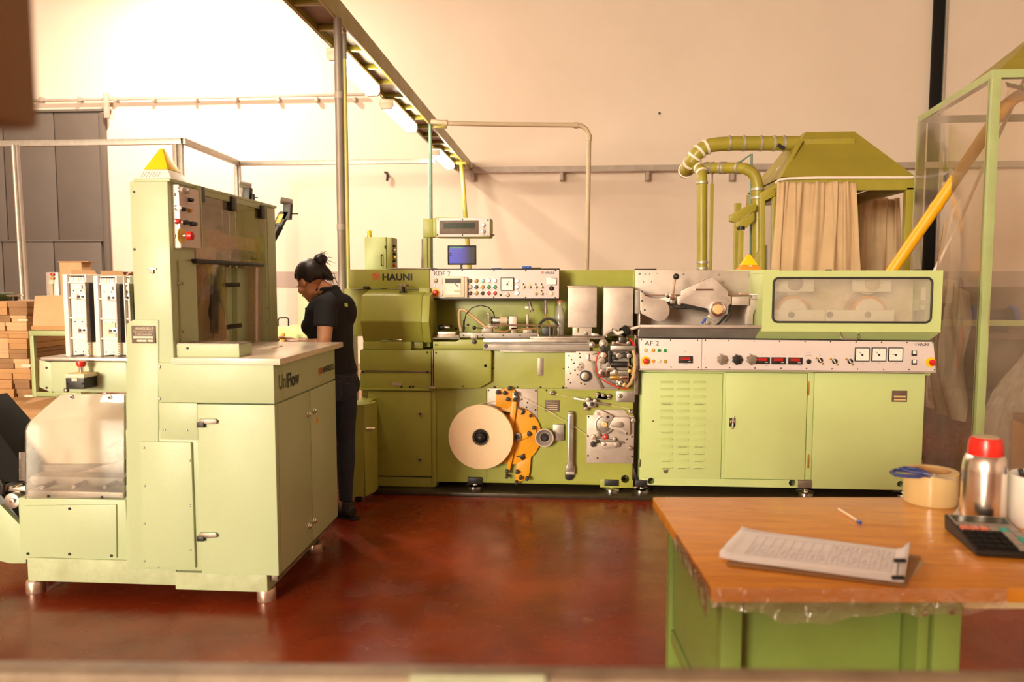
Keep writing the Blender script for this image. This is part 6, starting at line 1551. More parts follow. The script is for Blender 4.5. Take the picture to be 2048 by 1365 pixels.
MB().ppoly([(1546,395),(1552,392),(1548,780),(1541,780)], BY+0.04, 0.06).build('side_frame', H_, bo_, 0.003)
for x, yy in ((xL-0.1, bk2-0.05), (xR-0.03, bk2-0.05), (xR-0.03, BY+0.03)):
    MB().box((x-0.03, yy-0.03, 0), (x+0.03, yy+0.03, zr0+0.02)).build('post', H_, bo_, 0.003)
for x in (at(1525,600,BY).x,): MB().box((x-0.02, BY+0.05, 0), (x+0.04, BY+0.1, at(1525,778,BY+0.05).z+0.01)).build('post', H_, bo_, 0.003)
MB().ppoly([(1505,530),(1523,490),(1535,490),(1535,560),(1505,560)], BY+0.12, 0.05).build('gusset', H_, bo_, 0.003)
MB().ppoly([(1460,431),(1507,405),(1513,408),(1513,420),(1470,445),(1460,443)], BY+0.2, 0.06).build('outrigger', H_, bo_, 0.003)
MB().ppoly([(1472,445),(1509,424),(1509,440),(1495,455),(1472,455)], BY+0.2, 0.05).build('outrigger', H_, bo_, 0.003)
MB().cyl(at(1482,460,BY+0.22), (0,0,1), 0.035, 0.03, 14).build('pivot', 'dark_metal', bo_)
c = at(1482,462,BY+0.22); MB().box((c.x-0.02, c.y-0.02, 0), (c.x+0.02, c.y+0.02, c.z)).build('post', H_, bo_, 0.003)
c = at(1424,368,BY+0.60); MB().box((c.x-0.016, c.y-0.016, 0), (c.x+0.016, c.y+0.016, c.z)).build('post', H_, bo_, 0.003)
MB().box((c.x-0.008, c.y-0.008, c.z), (c.x+0.008, c.y+0.008, c.z+0.112)).build('duct_hanger', 'steel_brown', bo_, 0.002)
a_, b_ = at(1476,328,BY+0.5), at(1503,308,BY+0.5)
MB().tube([a_, b_, at(1501,560,BY+0.5), Vector((at(1501,560,BY+0.5).x, BY+0.5, 0))], 0.012, 8).build('brace', 'paint_bluegreen', bo_)
# curtains
def curtain(name, label, top, bot, Y, nfold, amp, seed, pin):
    rnd = random.Random(seed)
    ph = [rnd.uniform(0, 6.28) for _ in range(4)]
    def f(u, v):
        xt = top[0] + (top[2]-top[0])*u; yt = top[1] + (top[3]-top[1])*u
        xb = bot[0] + (bot[2]-bot[0])*u; yb = bot[1] + (bot[3]-bot[1])*u
        a = at(xt, yt, Y); b = at(xb, yb, Y)
        p = a.lerp(b, v)
        uu = u + 0.05*math.sin(u*6.5+ph[3]) + 0.06*v*math.sin(u*4.3+ph[1])
        w = amp*((0.55+0.45*v)*math.sin(uu*nfold*6.28+ph[0]+1.3*math.sin(v*2.0+ph[3])) + 0.7*v*math.sin(uu*nfold*0.53*6.28+ph[2]-v*2.4) + 0.35*(1-v)**2*math.sin(uu*nfold*2.6*6.28+ph[1]) + 0.25*math.sin(v*5+u*6+ph[1]))
        sag = 0.012*math.sin(u*nfold*3.14+ph[2])**2*(1-v)
        return Vector((p.x + 0.5*w*math.cos(u*13+v*3), Y + w + pin*(1-v)**3, p.z - sag))
    mb = MB().grid(f, 180, 40)
    o = mb.build(name, 'curtain', None, 0, 80, recalc=False)
    md_ = o.modifiers.new('thick', 'SOLIDIFY'); md_.thickness = 0.003
    return tag(o, label, 'curtain')
curtain('booth_curtain', 'beige mesh curtain hanging in folds on the front of the hood', (1557,361,1718,362), (1536,640,1716,640), BY-0.082, 5.5, 0.028, 2, 0.055)
MB()
curtain('booth_curtain', 'plain beige curtain hanging from the back of the hood', (1700,397,1795,397), (1690,640,1812,640), bk2+0.068, 3.5, 0.03, 5, -0.045)
# ducts
du = thing('extraction_duct', 'olive green extraction duct with clamp rings bending from hood to floor', 'duct', at(1404, 900, BY+0.6))
DYY = BY+0.6
R1 = 13.5*mpp(DYY); R2 = 10*mpp(DYY)
pa = [at(1606,287,DYY), at(1470,287,DYY), at(1440,288.5,DYY), at(1420,291,DYY), at(1405,298,DYY), at(1394,308,DYY), at(1386,319,DYY+0.02), at(1377,334,DYY+0.12), at(1370,344,DYY+0.3)]
MB().tube(pa, R1, 20).build('duct', H_, du)
pb = [at(1404,545,DYY-0.05), at(1404,360,DYY-0.05), at(1403,345,DYY-0.04), at(1398,336,DYY), at(1388,330,DYY+0.06)]
pb = [Vector((pb[0].x, pb[0].y, 0.0))] + pb
MB().tube(pb, R2, 18).build('duct', H_, du)
def ycd(x): return DYY+0.06 + (BY+0.34-DYY-0.06)*min(1, max(0, (x-1410)/80))
pc_ = [at(1380,336,DYY+0.12), at(1410,336,ycd(1410)), at(1475,336,ycd(1475)), at(1490,337.5,ycd(1490)), at(1503,344,ycd(1503)), at(1511,355,ycd(1511)), at(1515,370,ycd(1515)), at(1515,540,ycd(1515))]
pc_.append(Vector((pc_[-1].x, pc_[-1].y, 0.0)))
MB().tube(pc_, R2*1.03, 18).build('duct', H_, du)
def ring(p, d, r, m='galv'):
    d = Vector(d).normalized()
    MB().lathe(Vector(p)-d*0.012, d, [(r,0),(r*1.14,0.002),(r*1.14,0.022),(r,0.024)], 22, cap=False).build('clamp_ring', m, du)
for x in (1458, 1487, 1521, 1547, 1567): ring(at(x,287,DYY), (1,0,0), R1)
for i in (3,4,5,6): ring(pa[i]*0.5+pa[i+1]*0.5, pa[i+1]-pa[i], R1, 'tube_white')
ring(at(1372,341,DYY+0.22), pa[-1]-pa[-2], R1, 'tube_white')
for y in (366, 525, 537): ring(at(1404,y,DYY-0.05), (0,0,1), R2)
ring(pb[-2], pb[-1]-pb[-2], R2, 'tube_white'); ring(pb[-3], pb[-2]-pb[-3], R2, 'tube_white')
for x in (1414,1425,1443,1449,1477): ring(at(x,336,ycd(x)), pc_[2]-pc_[1], R2*1.03)
for y in (379, 396): ring(at(1515,y,ycd(1515)), (0,0,1), R2*1.03)
dl = MB().rod(at(1536,277,DYY-0.05), at(1560,293,DYY-0.05), 0.012, 8).build('damper_lever', H_, du); MB().obox(at(1562,294,DYY-0.06), (0.03,0,-0.02), (0,0.015,0), (0.008,0,0.012)).build('lever_grip', 'black', dl)

# ================================================================== film-covered enclosure at the right
EY1, EY2 = 5.1, 6.55
F_ = 'paint_frame'
P1 = at(1983, 300, EY1); P2 = at(1837, 400, EY2)
ez = at(1985, 141, EY1).z
ez2 = at(1829, 233, EY2).z
ee = thing('film_enclosure', 'green steel frame enclosure hung with torn clear plastic film', 'enclosure', (P1.x+0.8, 5.8, 0))
hw_ = 0.027
def epost(x, y, z): return MB().box((x-hw_, y-hw_, 0), (x+hw_, y+hw_, z)).build('post', F_, ee, 0.003)
epost(P1.x, EY1, ez-0.05); epost(P2.x, EY2, ez2-0.05); epost(P1.x+2.6, EY1, ez-0.05); epost(P1.x+2.6, EY2, ez-0.05)
a = Vector((P1.x, EY1, ez-0.025)); b = Vector((P2.x, EY2, ez2-0.025))
d = (b-a)/2
MB().obox((a+b)/2, d*1.02, Vector((hw_,0,0)), Vector((0,0,0.026))).build('top_rail', F_, ee, 0.003)
MB().box((P1.x-hw_, EY1-hw_, ez-0.052), (P1.x+2.6, EY1+hw_, ez)).build('top_rail', F_, ee, 0.003)
MB().box((P2.x, EY2-hw_, ez2-0.052), (P1.x+2.6, EY2+hw_, ez2)).build('top_rail', F_, ee, 0.003)
MB().add([(P1.x+0.02, EY1+0.0, ez), (P1.x+2.6, EY1, ez), (P1.x+2.6, EY1+0.7, ez+0.5), (P1.x+0.7, EY1+0.7, ez+0.5), (P2.x+0.05, EY2, ez2)], [(0,1,2,3),(0,3,4)]).build('roof_sheet', 'paint_hood', ee, smooth=0)
MB().box((P2.x, EY2-0.02, at(1900,640,EY2).z-0.05), (P1.x+2.6, EY2+0.02, at(1900,640,EY2).z)).build('mid_rail', F_, ee, 0.003)
def inpoly(x, y, poly):
    c = False; n = len(poly)
    for i in range(n):
        x1, y1 = poly[i]; x2, y2 = poly[(i+1) % n]
        if (y1 > y) != (y2 > y) and x < (x2-x1)*(y-y1)/(y2-y1)+x1: c = not c
    return c
def sheet(name, fn, nu, nv, hole=None):
    mb = MB().grid(fn, nu, nv)
    if hole:
        keep = []
        for i, f in enumerate(mb.f):
            u = (i % nu + 0.5)/nu; v = (i//nu + 0.5)/nv
            if not inpoly(u, v, hole): keep.append(f)
        mb.f = keep
    return mb.build(name, 'film', ee, 0, 80, recalc=False)
rs = random.Random(4)
ph = [rs.uniform(0,6) for _ in range(6)]
def left_fn(u, v):     # u: near post -> far post, v: top -> floor
    x = P1.x + (P2.x-P1.x)*u; y = EY1 + (EY2-EY1)*u
    z = (ez + (ez2-ez)*u - 0.05)*(1-v) + 0.02*v
    w = 0.018*math.sin(u*9+ph[0]+v*3) + 0.015*math.sin(u*23+ph[1]) * v + 0.02*math.sin(v*7+ph[2]+u*5)
    return Vector((x - 0.03 + w*math.sin(PI*u), y, z))
hole = [(0.38,0.19),(0.56,0.18),(0.64,0.24),(0.80,0.29),(0.86,0.30),(0.84,0.45),(0.70,0.58),(0.52,0.60),(0.44,0.44),(0.38,0.30)]
sheet('film_sheet', left_fn, 48, 60, hole)
def flap_fn(u, v):
    p = left_fn(0.20+0.14*u, 0.26+0.26*v)
    return p + Vector((-0.02-0.10*math.sin(u*2.5)*(0.4+v), 0.06*u, -0.25*u*(1-v)))
sheet('film_flap', flap_fn, 12, 14)
def front_fn(u, v):
    x = P1.x + 2.6*u; z = (ez-0.05)*(1-v) + 0.02*v
    w = 0.02*math.sin(u*14+ph[3]+2*v) + 0.02*math.sin(v*8+ph[4]+u*6) + 0.012*math.sin(u*37+ph[5])
    return Vector((x, EY1 + w - 0.03, z))
sheet('film_sheet', front_fn, 70, 50)
def droop(u, v):
    p = front_fn(0.02+0.4*u, 0.01+0.03*v); return p + Vector((0, -0.02-0.03*math.sin(v*3), -0.10*math.sin(u*3.0)*1.0 - 0.02*v))
sheet('film_flap', droop, 20, 6)
# crumpled torn piece lower down on the left side
def low_fn(u, v):
    p = left_fn(0.02+0.5*u, 0.50+0.30*v)
    return p + Vector((-0.05-0.09*math.sin(u*3.1)*math.sin(v*2.6)+0.02*math.sin(u*17+v*9), 0, 0.12*math.sin(u*2.2)*(1-v)))
sheet('film_flap', low_fn, 30, 24)
# yellow hose and white tube running through the tear
yh = thing('yellow_hose', 'thick yellow hose slanting through the torn plastic film', 'hose', at(1790, 545, 6.35))
pts = [at(1760,580,6.02), at(1785,540,6.0), at(1840,460,5.9), at(1897,378,5.79), at(1950,300,5.7), at(1990,240,5.65), at(2010,212,5.62), at(2035,193,5.62), at(2080,180,5.62), at(2200,175,5.62)]
e0 = pts[0]
MB().tube([Vector((e0.x-0.05, e0.y, 0.03)), Vector((e0.x-0.04, e0.y, e0.z-0.3))] + pts, 0.042, 16).build('hose', 'yellow_pipe', yh)
MB().rod(at(1868,420,5.846), at(1876,408.5,5.83), 0.046, 16).build('joint', 'yellow_pipe', yh)
wt = thing('white_tube', 'slim white tube slanting through the film behind the yellow hose', 'tube', at(1868, 545, 6.4))
pts = [at(1855,570,6.4), at(1870,540,6.4), at(1915,452,6.3), at(1960,350,6.2), at(2035,190,6.1), at(2070,110,6.1)]
MB().tube([Vector((pts[0].x-0.03, pts[0].y, 0.0)), Vector((pts[0].x-0.02, pts[0].y, pts[0].z-0.2))] + pts, 0.014, 10).build('tube', 'tube_white', wt)
MB().cyl((pts[0].x-0.03, pts[0].y, 0), (0,0,1), 0.05, 0.02, 16).build('tube_foot', 'tube_white', wt)
# things behind the film
bn = thing('work_bench', 'dark work bench with brown back panel inside the film enclosure', 'bench', (4.6, 8.0, 0))
MB().box((3.6, 7.6, 0.95), (6.2, 8.3, 1.0)).build('bench_top', 'brown_plate', bn, 0.004)
MB().box((3.6, 8.3, 0.0), (6.2, 8.34, 1.45)).build('back_panel', 'brown_plate', bn, 0.004)
for x in (3.65, 6.1):
    for y in (7.65, 8.22): MB().box((x, y, 0), (x+0.06, y+0.06, 0.95)).build('leg', 'dark_metal', bn, 0.003)
MB().box((3.7, 7.65, 0.35), (6.1, 8.25, 0.38)).build('shelf', 'brown_plate', bn, 0.003)
q = at(2000, 720, 7.75)
mo_ = thing('bench_grinder', 'dark bench grinder standing on the bench behind the film', 'grinder', (q.x, 7.9, 1.0))
MB().cyl((q.x-0.16, 7.9, 1.17), (1,0,0), 0.07, 0.32, 20).build('motor', 'dark_metal', mo_, 0.006)
for dx in (-0.2, 0.16): MB().cyl((q.x+dx, 7.9, 1.17), (1,0,0), 0.10, 0.04, 24).build('wheel', 'blue_dark', mo_, 0.004)
MB().box((q.x-0.1, 7.82, 1.0), (q.x+0.1, 7.98, 1.11)).build('pedestal', 'dark_metal', mo_, 0.006)
q = at(1920, 700, 7.7)
ha = thing('red_handle_tool', 'tool with red handle standing against the bench behind the film', 'tool', (q.x, 7.55, 0))
p0, p1 = at(1912,740,7.5), at(1926,650,7.5)
MB().rod(p0, p1, 0.018, 10).build('handle', 'red', ha); MB().tube([p1, p1+Vector((0.02,0,0.05)), p1+Vector((-0.05,0,0.09))], 0.025, 8).build('head', 'black', ha)
MB().rod((p0.x-0.05, 7.5, 0), p0, 0.012, 8).build('shaft', 'dark_metal', ha)
q = at(2040, 850, 6.2)
sk = MB()
rs = random.Random(9)
def sack(u, v):
    a = 2*PI*u; t = v
    r = (0.45*math.sin(PI*min(1,t*0.55+0.42))+0.05)*(1+0.10*math.sin(5*a+3*t)+0.06*math.sin(11*a+7*t))
    return Vector((q.x+0.25+r*math.cos(a)*1.1, 6.1+r*math.sin(a)*0.7, 0.0+1.12*t*(1+0.05*math.sin(3*a))))
sk.grid(sack, 48, 20); sk.v.append(Vector((q.x+0.25, 6.1, 1.12))); base = 20*49
sk.f += [(base+i, base+i+1, len(sk.v)-1) for i in range(48)]
tag(sk.build('film_sack', 'milk', None, 0, 70, recalc=False), 'bulging milky plastic sack standing inside the film enclosure', 'sack')
q = at(2045, 848, 5.55)
cb_ = thing('carton', 'small brown carton beside the milky sack behind the film', 'box', (q.x+0.12, 5.5, 0))
MB().box((q.x-0.01, 5.4, 0), (q.x+0.35, 5.65, 0.55)).build('body', 'cardboard', cb_, 0.004); MB().box((q.x-0.012, 5.398, 0.50), (q.x+0.352, 5.652, 0.556)).build('lid', 'cardboard_dark', cb_, 0.003)

# ================================================================== work table in the right foreground
TH = 0.85
FLc, FRc = atZ(1423, 1176, TH), atZ(2040, 1180, TH)
BLc = atZ(1299, 994, TH)
u_ = (FRc-FLc).normalized(); v_ = Vector((-u_.y, u_.x, 0))
bv = (BLc-FLc)
ang = math.atan2(bv.dot(u_), bv.dot(v_))
u_ = (Matrix.Rotation(-ang*0.5, 3, 'Z') @ u_); v_ = Vector((-u_.y, u_.x, 0))
depth = bv.dot(v_)
def T(a, b, z): return FLc + u_*a + v_*b + Vector((0,0,z-TH))
tb = thing('work_table', 'green steel work table with orange-brown top under clear film', 'table', T(0.5,0.35,0))
def tbox(a0, b0, z0, a1, b1, z1, name, m, bev=0.003, par=None):
    return MB().add([T(a,b,z) for z in (z0,z1) for a,b in ((a0,b0),(a1,b0),(a1,b1),(a0,b1))], [(0,3,2,1),(4,5,6,7),(0,1,5,4),(1,2,6,5),(2,3,7,6),(3,0,4,7)]).build(name, m, par or tb, bev)
L_ = 1.35
tbox(0, 0, TH-0.034, L_, depth, TH, 'table_top', 'table_wood', 0.006)
def aof(px, py, b, z):   # a-coordinate of the pixel on the vertical plane b = const
    r = ray(px, py); n = v_; t_ = (T(0,b,z)-CAM).dot(n)/r.dot(n); p = CAM + r*t_
    return (p-T(0,b,z)).dot(u_)
lg = 0.045
a2 = aof(1888, 1300, 0.05, 0.5)
tbox(0.035, 0.04, 0, 0.035+lg, 0.04+lg, TH-0.034, 'leg', 'paint_table')
tbox(0.035, depth-0.10, 0, 0.035+lg, depth-0.10+lg, TH-0.034, 'leg', 'paint_table')
tbox(a2-0.03, 0.04, 0, a2+0.03, 0.04+lg, TH-0.034, 'leg', 'paint_table')
tbox(a2-0.03, depth-0.10, 0, a2+0.03, depth-0.10+lg, TH-0.034, 'leg', 'paint_table')
tbox(0.045, 0.08, TH-0.36, 0.055, depth-0.09, TH-0.034, 'side_sheet', 'paint_table')
tbox(0.04, 0.08, TH-0.41, 0.08, depth-0.09, TH-0.37, 'side_rail', 'paint_table')
dw = tbox(0.085, 0.11, TH-0.28, a2-0.065, 0.5, TH-0.075, 'drawer', 'paint_table')
tbox(0.085, 0.04, TH-0.075, a2-0.03, 0.08, TH-0.034, 'front_rail', 'paint_table')
tbox(a2-0.06, 0.05, TH-0.29, a2-0.035, 0.5, TH-0.06, 'drawer_runner', 'paint_table')
tbox(a2+0.03, 0.03, TH-0.06, L_-0.02, 0.30, TH-0.034, 'under_board', 'wood_worn')
tbox(0.06, 0.06, 0.30, a2, depth-0.06, 0.325, 'shelf', 'paint_table')
# clear film hanging over the front edge
rs = random.Random(12); wv = [rs.uniform(0,6) for _ in range(4)]
def film_fn(u, v):
    a = -0.005 + (a2+0.10)*u
    drop = 0.016 + 0.022*math.sin(PI*min(1,u*1.25))**2 + 0.008*math.sin(u*13+wv[1]) + 0.004*math.sin(u*41+wv[2])
    return T(a, -0.007 - 0.002*math.sin(u*47+3*math.sin(u*9))*v - 0.004*v, TH+0.002 - (0.034+drop)*v) 
MB().grid(film_fn, 120, 8).build('film_edge', 'film_table', tb, 0, 80, recalc=False)
def film_l(u, v):
    drop = 0.03 + 0.012*math.sin(u*9+wv[3])
    return T(-0.006-0.002*v*math.sin(u*40), depth*u*0.5, TH+0.002-(0.034+drop*(1-u))*v)
MB().grid(film_l, 40, 6).build('film_edge', 'film_table', tb, 0, 80, recalc=False)
def on(px, py, dz=0.0): return atZ(px, py, TH+dz)

# clipboard of tally sheets
ck = thing('clipboard', 'brown clipboard holding a thick sheaf of ruled tally sheets', 'clipboard', on(1630, 1115))
c00, c10, c11, c01 = on(1452,1128,0.006), on(1812,1172,0.006), on(1842,1112,0.006), on(1492,1072,0.006)
MB().prism([c00, c10, c11, c01], (0,0,-0.0045)).build('board', 'cardboard_dark', ck, 0.001)
rs = random.Random(21)
s00, s10, s11, s01 = on(1440,1108,0.02), on(1808,1163,0.012), on(1818,1106,0.012), on(1484,1056,0.02)
def bil(u, v): return s00*(1-u)*(1-v) + s10*u*(1-v) + s11*u*v + s01*(1-u)*v
for k in range(5):
    du_, dv_, rot = rs.uniform(-0.010,0.006), rs.uniform(-0.03,0.02)*(4-k)/4, 0
    zo = -0.005 + k*0.0022
    if k == 4: du_ = dv_ = 0
    def pf(u, v, zo=zo, du_=du_, dv_=dv_, k=k):
        p = bil(u+du_, v+dv_)
        lift = 0.010*max(0, (0.16-u)/0.16)**2*(1 if v < 0.5 else 0.6) + 0.022*max(0,(u-0.93)/0.07)**2*(v**2) + 0.006*math.sin(u*5+k)*math.sin(PI*v)
        return Vector((p.x, p.y, TH+0.0135+zo+0.0022*k*0 + max(0,lift)*(0.4+0.15*k) ))
    o = MB().grid(pf, 26, 8).build('sheet', 'paper', ck, 0, 60, recalc=False)
    m_ = o.modifiers.new('thick', 'SOLIDIFY'); m_.thickness = 0.0016; m_.offset = -1
top_pf = pf
def seg_on_sheet(mb, u0, v0, u1, v1, w):
    n_ = 14; pv = []
    for i in range(n_+1):
        t = i/n_; p = top_pf(u0+(u1-u0)*t, v0+(v1-v0)*t); pv.append(p + Vector((0,0,0.0012)))
    d_ = (pv[-1]-pv[0]).normalized(); s = Vector((-d_.y, d_.x, 0))*w
    mb.add([q_+s for q_ in pv]+[q_-s for q_ in pv], [(i, i+1, n_+2+i, n_+1+i) for i in range(n_)])
gr = MB()
for v in (0.12, 0.44, 0.50, 0.80): seg_on_sheet(gr, 0.13, v, 0.93, v, 0.0006)
for k in range(15): seg_on_sheet(gr, 0.13+0.057*k, 0.12, 0.13+0.057*k, 0.80, 0.0005)
gr.build('ruled_grid', 'ink_grey', ck, 0, 0, recalc=False)
wr_ = MB()
for k in range(14):
    for v0, on_ in ((0.18, True), (0.55, k > 7)):
        if not on_: continue
        for j in range(3):
            u0 = 0.137+0.057*k; seg_on_sheet(wr_, u0+rs.uniform(0,0.02), v0+0.07*j, u0+0.022+rs.uniform(0,0.022), v0+0.05+0.07*j+rs.uniform(-0.02,0.02), 0.0011)
stuff(wr_.build('pencil_figures', 'ink_grey', ck, 0, 0, recalc=False))
for px, py in ((1800,1122),(1796,1156)):
    p = on(px, py, 0.03)
    MB().obox(p, u_*0.013, v_*0.004, (0,0,0.004)).build('clip', 'black', ck, 0.002)
p0, p1 = on(1797,1122,0.032), on(1794,1156,0.032)
MB().rod(p0, p1, 0.0015, 6).build('clip_wire', 'black', ck)
fo = tag(MB().prism([on(1770,1170,0.0005), on(1812,1172,0.0005), on(1849,1124,0.0005), on(1780,1116,0.0005)], (0,0,0.0008)).build('loose_card', 'beige', None), 'beige card sticking out from under the tally sheets', 'card')
# pen
p0, p1 = on(1678,1019,0.0045), on(1721,1046,0.0045)
pe = thing('ballpoint_pen', 'orange-bodied ballpoint pen with blue cap lying on the table', 'pen', (p0+p1)/2)
dd = (p1-p0); MB().rod(p0, p0+dd*0.88, 0.004, 10).build('barrel', 'pen_body', pe); MB().rod(p0+dd*0.88, p1, 0.0044, 10).build('plug', 'blue', pe); MB().lathe(p0, -dd, [(0.004,0),(0.001,0.012)], 10).build('tip', 'steel', pe)
# tape roll with scissors
c = on(1860, 1004); k = c.y/FPX*1.02
rt = 47*k; ht = 62*k
tr_ = thing('tape_roll', 'large roll of tan packing tape standing on the table', 'tape', c)
MB().lathe(c, (0,0,1), [(rt*0.72,0),(rt*0.98,0),(rt,0.002),(rt,ht-0.002),(rt*0.98,ht),(rt*0.72,ht),(rt*0.72,0)], 56, cap=False).build('tape', 'tape_tan', tr_)
MB().lathe(c, (0,0,1), [(rt*0.66,0.001),(rt*0.72,0.001),(rt*0.72,ht-0.001),(rt*0.66,ht-0.001),(rt*0.66,0.001)], 40, cap=False).build('core', 'cardboard', tr_)
sz = ht + 0.004
sc_ = thing('scissors', 'blue-handled scissors lying across the tape roll', 'scissors', c + Vector((0,0,sz)))
def sp_(px, py, dz=0.0): return atZ(px, py, TH+sz+dz)
hA = [sp_(1783,945), sp_(1790,941), sp_(1812,942), sp_(1838,946), sp_(1848,951), sp_(1838,954), sp_(1815,953), sp_(1790,950)]
MB().tube(hA, 0.0055, 8, closed=True).build('handle', 'blue_dark', sc_)
hB = [sp_(1800,938,0.006), sp_(1812,936,0.006), sp_(1832,939,0.006), sp_(1850,945,0.006), sp_(1842,947,0.006), sp_(1820,944,0.006)]
MB().tube(hB, 0.005, 8, closed=True).build('handle', 'blue_dark', sc_)
for q0_, q1_, dz in ((sp_(1846,950),sp_(1914,963.5),0.0),(sp_(1848,947,0.006),sp_(1911,960,0.003),0.004)):
    ax = (q1_-q0_); nn = Vector((-ax.y, ax.x, 0)).normalized()
    MB().prism([q0_+nn*0.007, q0_-nn*0.007, q1_], (0,0,0.002)).build('blade', 'steel', sc_)
    MB().tube([q0_-ax*0.08, q0_+ax*0.22], [0.008,0.005], 8).build('shank', 'blue_dark', sc_)
MB().cyl(sp_(1868,954,0.001), (0,0,1), 0.005, 0.009, 12).build('pivot', 'steel', sc_)
# thermos
c = on(1964, 1044); k = c.y/FPX*1.01
R = 38.5*k; H = 168*k
th = thing('thermos_flask', 'brushed steel thermos flask with bright red cap and base', 'flask', c)
MB().lathe(c, (0,0,1), [(R*0.94,0),(R*0.98,0.004),(R*0.98,H*0.06)], 40).build('base', 'red', th)
MB().lathe(c, (0,0,1), [(R*0.96,H*0.06),(R*1.02,H*0.10),(R*1.0,H*0.3),(R*1.0,H*0.60),(R*0.96,H*0.70),(R*0.86,H*0.775),(R*0.80,H*0.79)], 48).build('body', 'thermos_steel', th)
MB().lathe(c, (0,0,1), [(R*0.79,H*0.78),(R*0.80,H*0.79),(R*0.78,H*0.90),(R*0.70,H*0.975),(R*0.62,H*0.99),(R*0.60,H*0.985)], 40).build('cap', 'red', th)
MB().cyl(c+Vector((0,0,H*0.985)), (0,0,1), R*0.6, H*0.008, 32).build('cap_disc', 'beige', th)
# pen cup
c = on(2079, 1052); k = c.y/FPX
R = 54*k; H = 100*k
pcp = thing('pen_cup', 'white round cup full of pens at the end of the table', 'cup', c)
MB().lathe(c, (0,0,1), [(R*0.97,0),(R,0.003),(R,H-0.002),(R*0.98,H),(R*0.93,H),(R*0.93,0.006),(0.001,0.006)], 48, cap=False).build('wall', 'white_plastic', pcp)
for dx, dy, m, lx, hh, lab_ in ((-0.040,-0.01,'black',-0.022,0.155,'black pen leaning in the white cup'),(-0.012,-0.02,'blue',0.01,0.165,'blue pen standing in the white cup'),(0.02,0.02,'grey_key',0.0,0.22,'grey marker rising above the pens in the cup')):
    b0 = c+Vector((dx*0.4,dy,0.008)); b1 = c+Vector((dx+lx,dy,hh))
    pn_ = thing('pen', lab_, 'pen', b0)
    MB().rod(b0, b0.lerp(b1,0.8), 0.006, 10).build('barrel', m, pn_); MB().rod(b0.lerp(b1,0.8), b1, 0.0066, 10).build('cap', m, pn_, 0.001)
# note pad behind the flask
tag(MB().prism([on(1905,1034,0.0003), on(1919,1036,0.0003), on(1938,1014,0.0003), on(1922,1010,0.0003)], (0,0,0.006)).build('note_pad', 'paper', None, 0.001), 'small white note pad lying behind the thermos flask', 'pad')
# calculator
q1_, q2_, q3_ = on(1886,1057), on(1992,1050), on(1952,1114)
ux = (q2_-q1_).normalized(); uy = Vector((ux.y, -ux.x, 0)); 
Wc = (q2_-q1_).length; Lc = 0.185
cal = thing('calculator', 'dark grey desk calculator with tilted display and coloured keys', 'calculator', q1_)
sk_ = (q3_-q1_); uy = sk_.normalized(); Lc = max(0.17, sk_.length)
ux = Vector((-uy.y, uy.x, 0)); Wc = max(0.13, (q2_-q1_).dot(ux))
def C(a, b, z): return q1_ + ux*a + uy*b + Vector((0,0,z))
tl0, tl1 = 0.040, 0.014
def ctop(b): return tl0 + (tl1-tl0)*b/Lc
body = MB().add([C(0,0.006,0.001),C(Wc,0.006,0.001),C(Wc,Lc,0.001),C(0,Lc,0.001),C(0,0,tl0),C(Wc,0,tl0),C(Wc,Lc,tl1),C(0,Lc,tl1)], [(0,3,2,1),(4,5,6,7),(0,1,5,4),(1,2,6,5),(2,3,7,6),(3,0,4,7)]).build('body', 'dark_metal', cal, 0.006)
def cslab(a0, b0, a1, b1, h, name, m, bev=0.0, par=None):
    return MB().add([C(a,b,ctop(b)-0.002) for a,b in ((a0,b0),(a1,b0),(a1,b1),(a0,b1))]+[C(a,b,ctop(b)+h) for a,b in ((a0,b0),(a1,b0),(a1,b1),(a0,b1))], [(0,3,2,1),(4,5,6,7),(0,1,5,4),(1,2,6,5),(2,3,7,6),(3,0,4,7)]).build(name, m, par or cal, bev)
cslab(0.006, 0.006, Wc-0.006, Lc*0.33, 0.001, 'bezel', 'calc_face', 0.001)
cslab(0.012, 0.013, Wc-0.012, Lc*0.235, 0.002, 'display', 'lcd_dark')
rows, colsn = 5, 6
for r_ in range(rows):
    for c_ in range(colsn):
        b0 = Lc*0.37 + r_*Lc*0.118; a0 = 0.008 + c_*(Wc-0.016)/colsn
        m = 'black_soft' if c_ < 4 else 'grey_key'
        if r_ == 0: m = ('coral','coral','coral','grey_key','teal','grey_key')[c_]
        if (r_, c_) in ((3,5),(4,5),(2,5)): m = 'teal'
        cslab(a0+0.0015, b0, a0+(Wc-0.016)/colsn-0.0015, b0+Lc*0.088, 0.005, 'key', m, 0.0015)
# under the table
q = T(0.35, 0.3, 0.325)
tag(MB().lathe(q, (0,0,1), [(0.05,0),(0.05,0.05),(0.03,0.05),(0.03,0)], 24, cap=False).build('tape_ring', 'black'), 'black tape ring lying on the table shelf', 'tape')
cx_ = thing('carton', 'cream carton standing on the shelf under the work table', 'box', T(0.60,0.35,0.325))
tbox(0.50, 0.25, 0.326, 0.72, 0.45, 0.50, 'body', 'cream', 0.003, cx_); tbox(0.498, 0.248, 0.47, 0.722, 0.452, 0.503, 'lid', 'cream', 0.002, cx_)

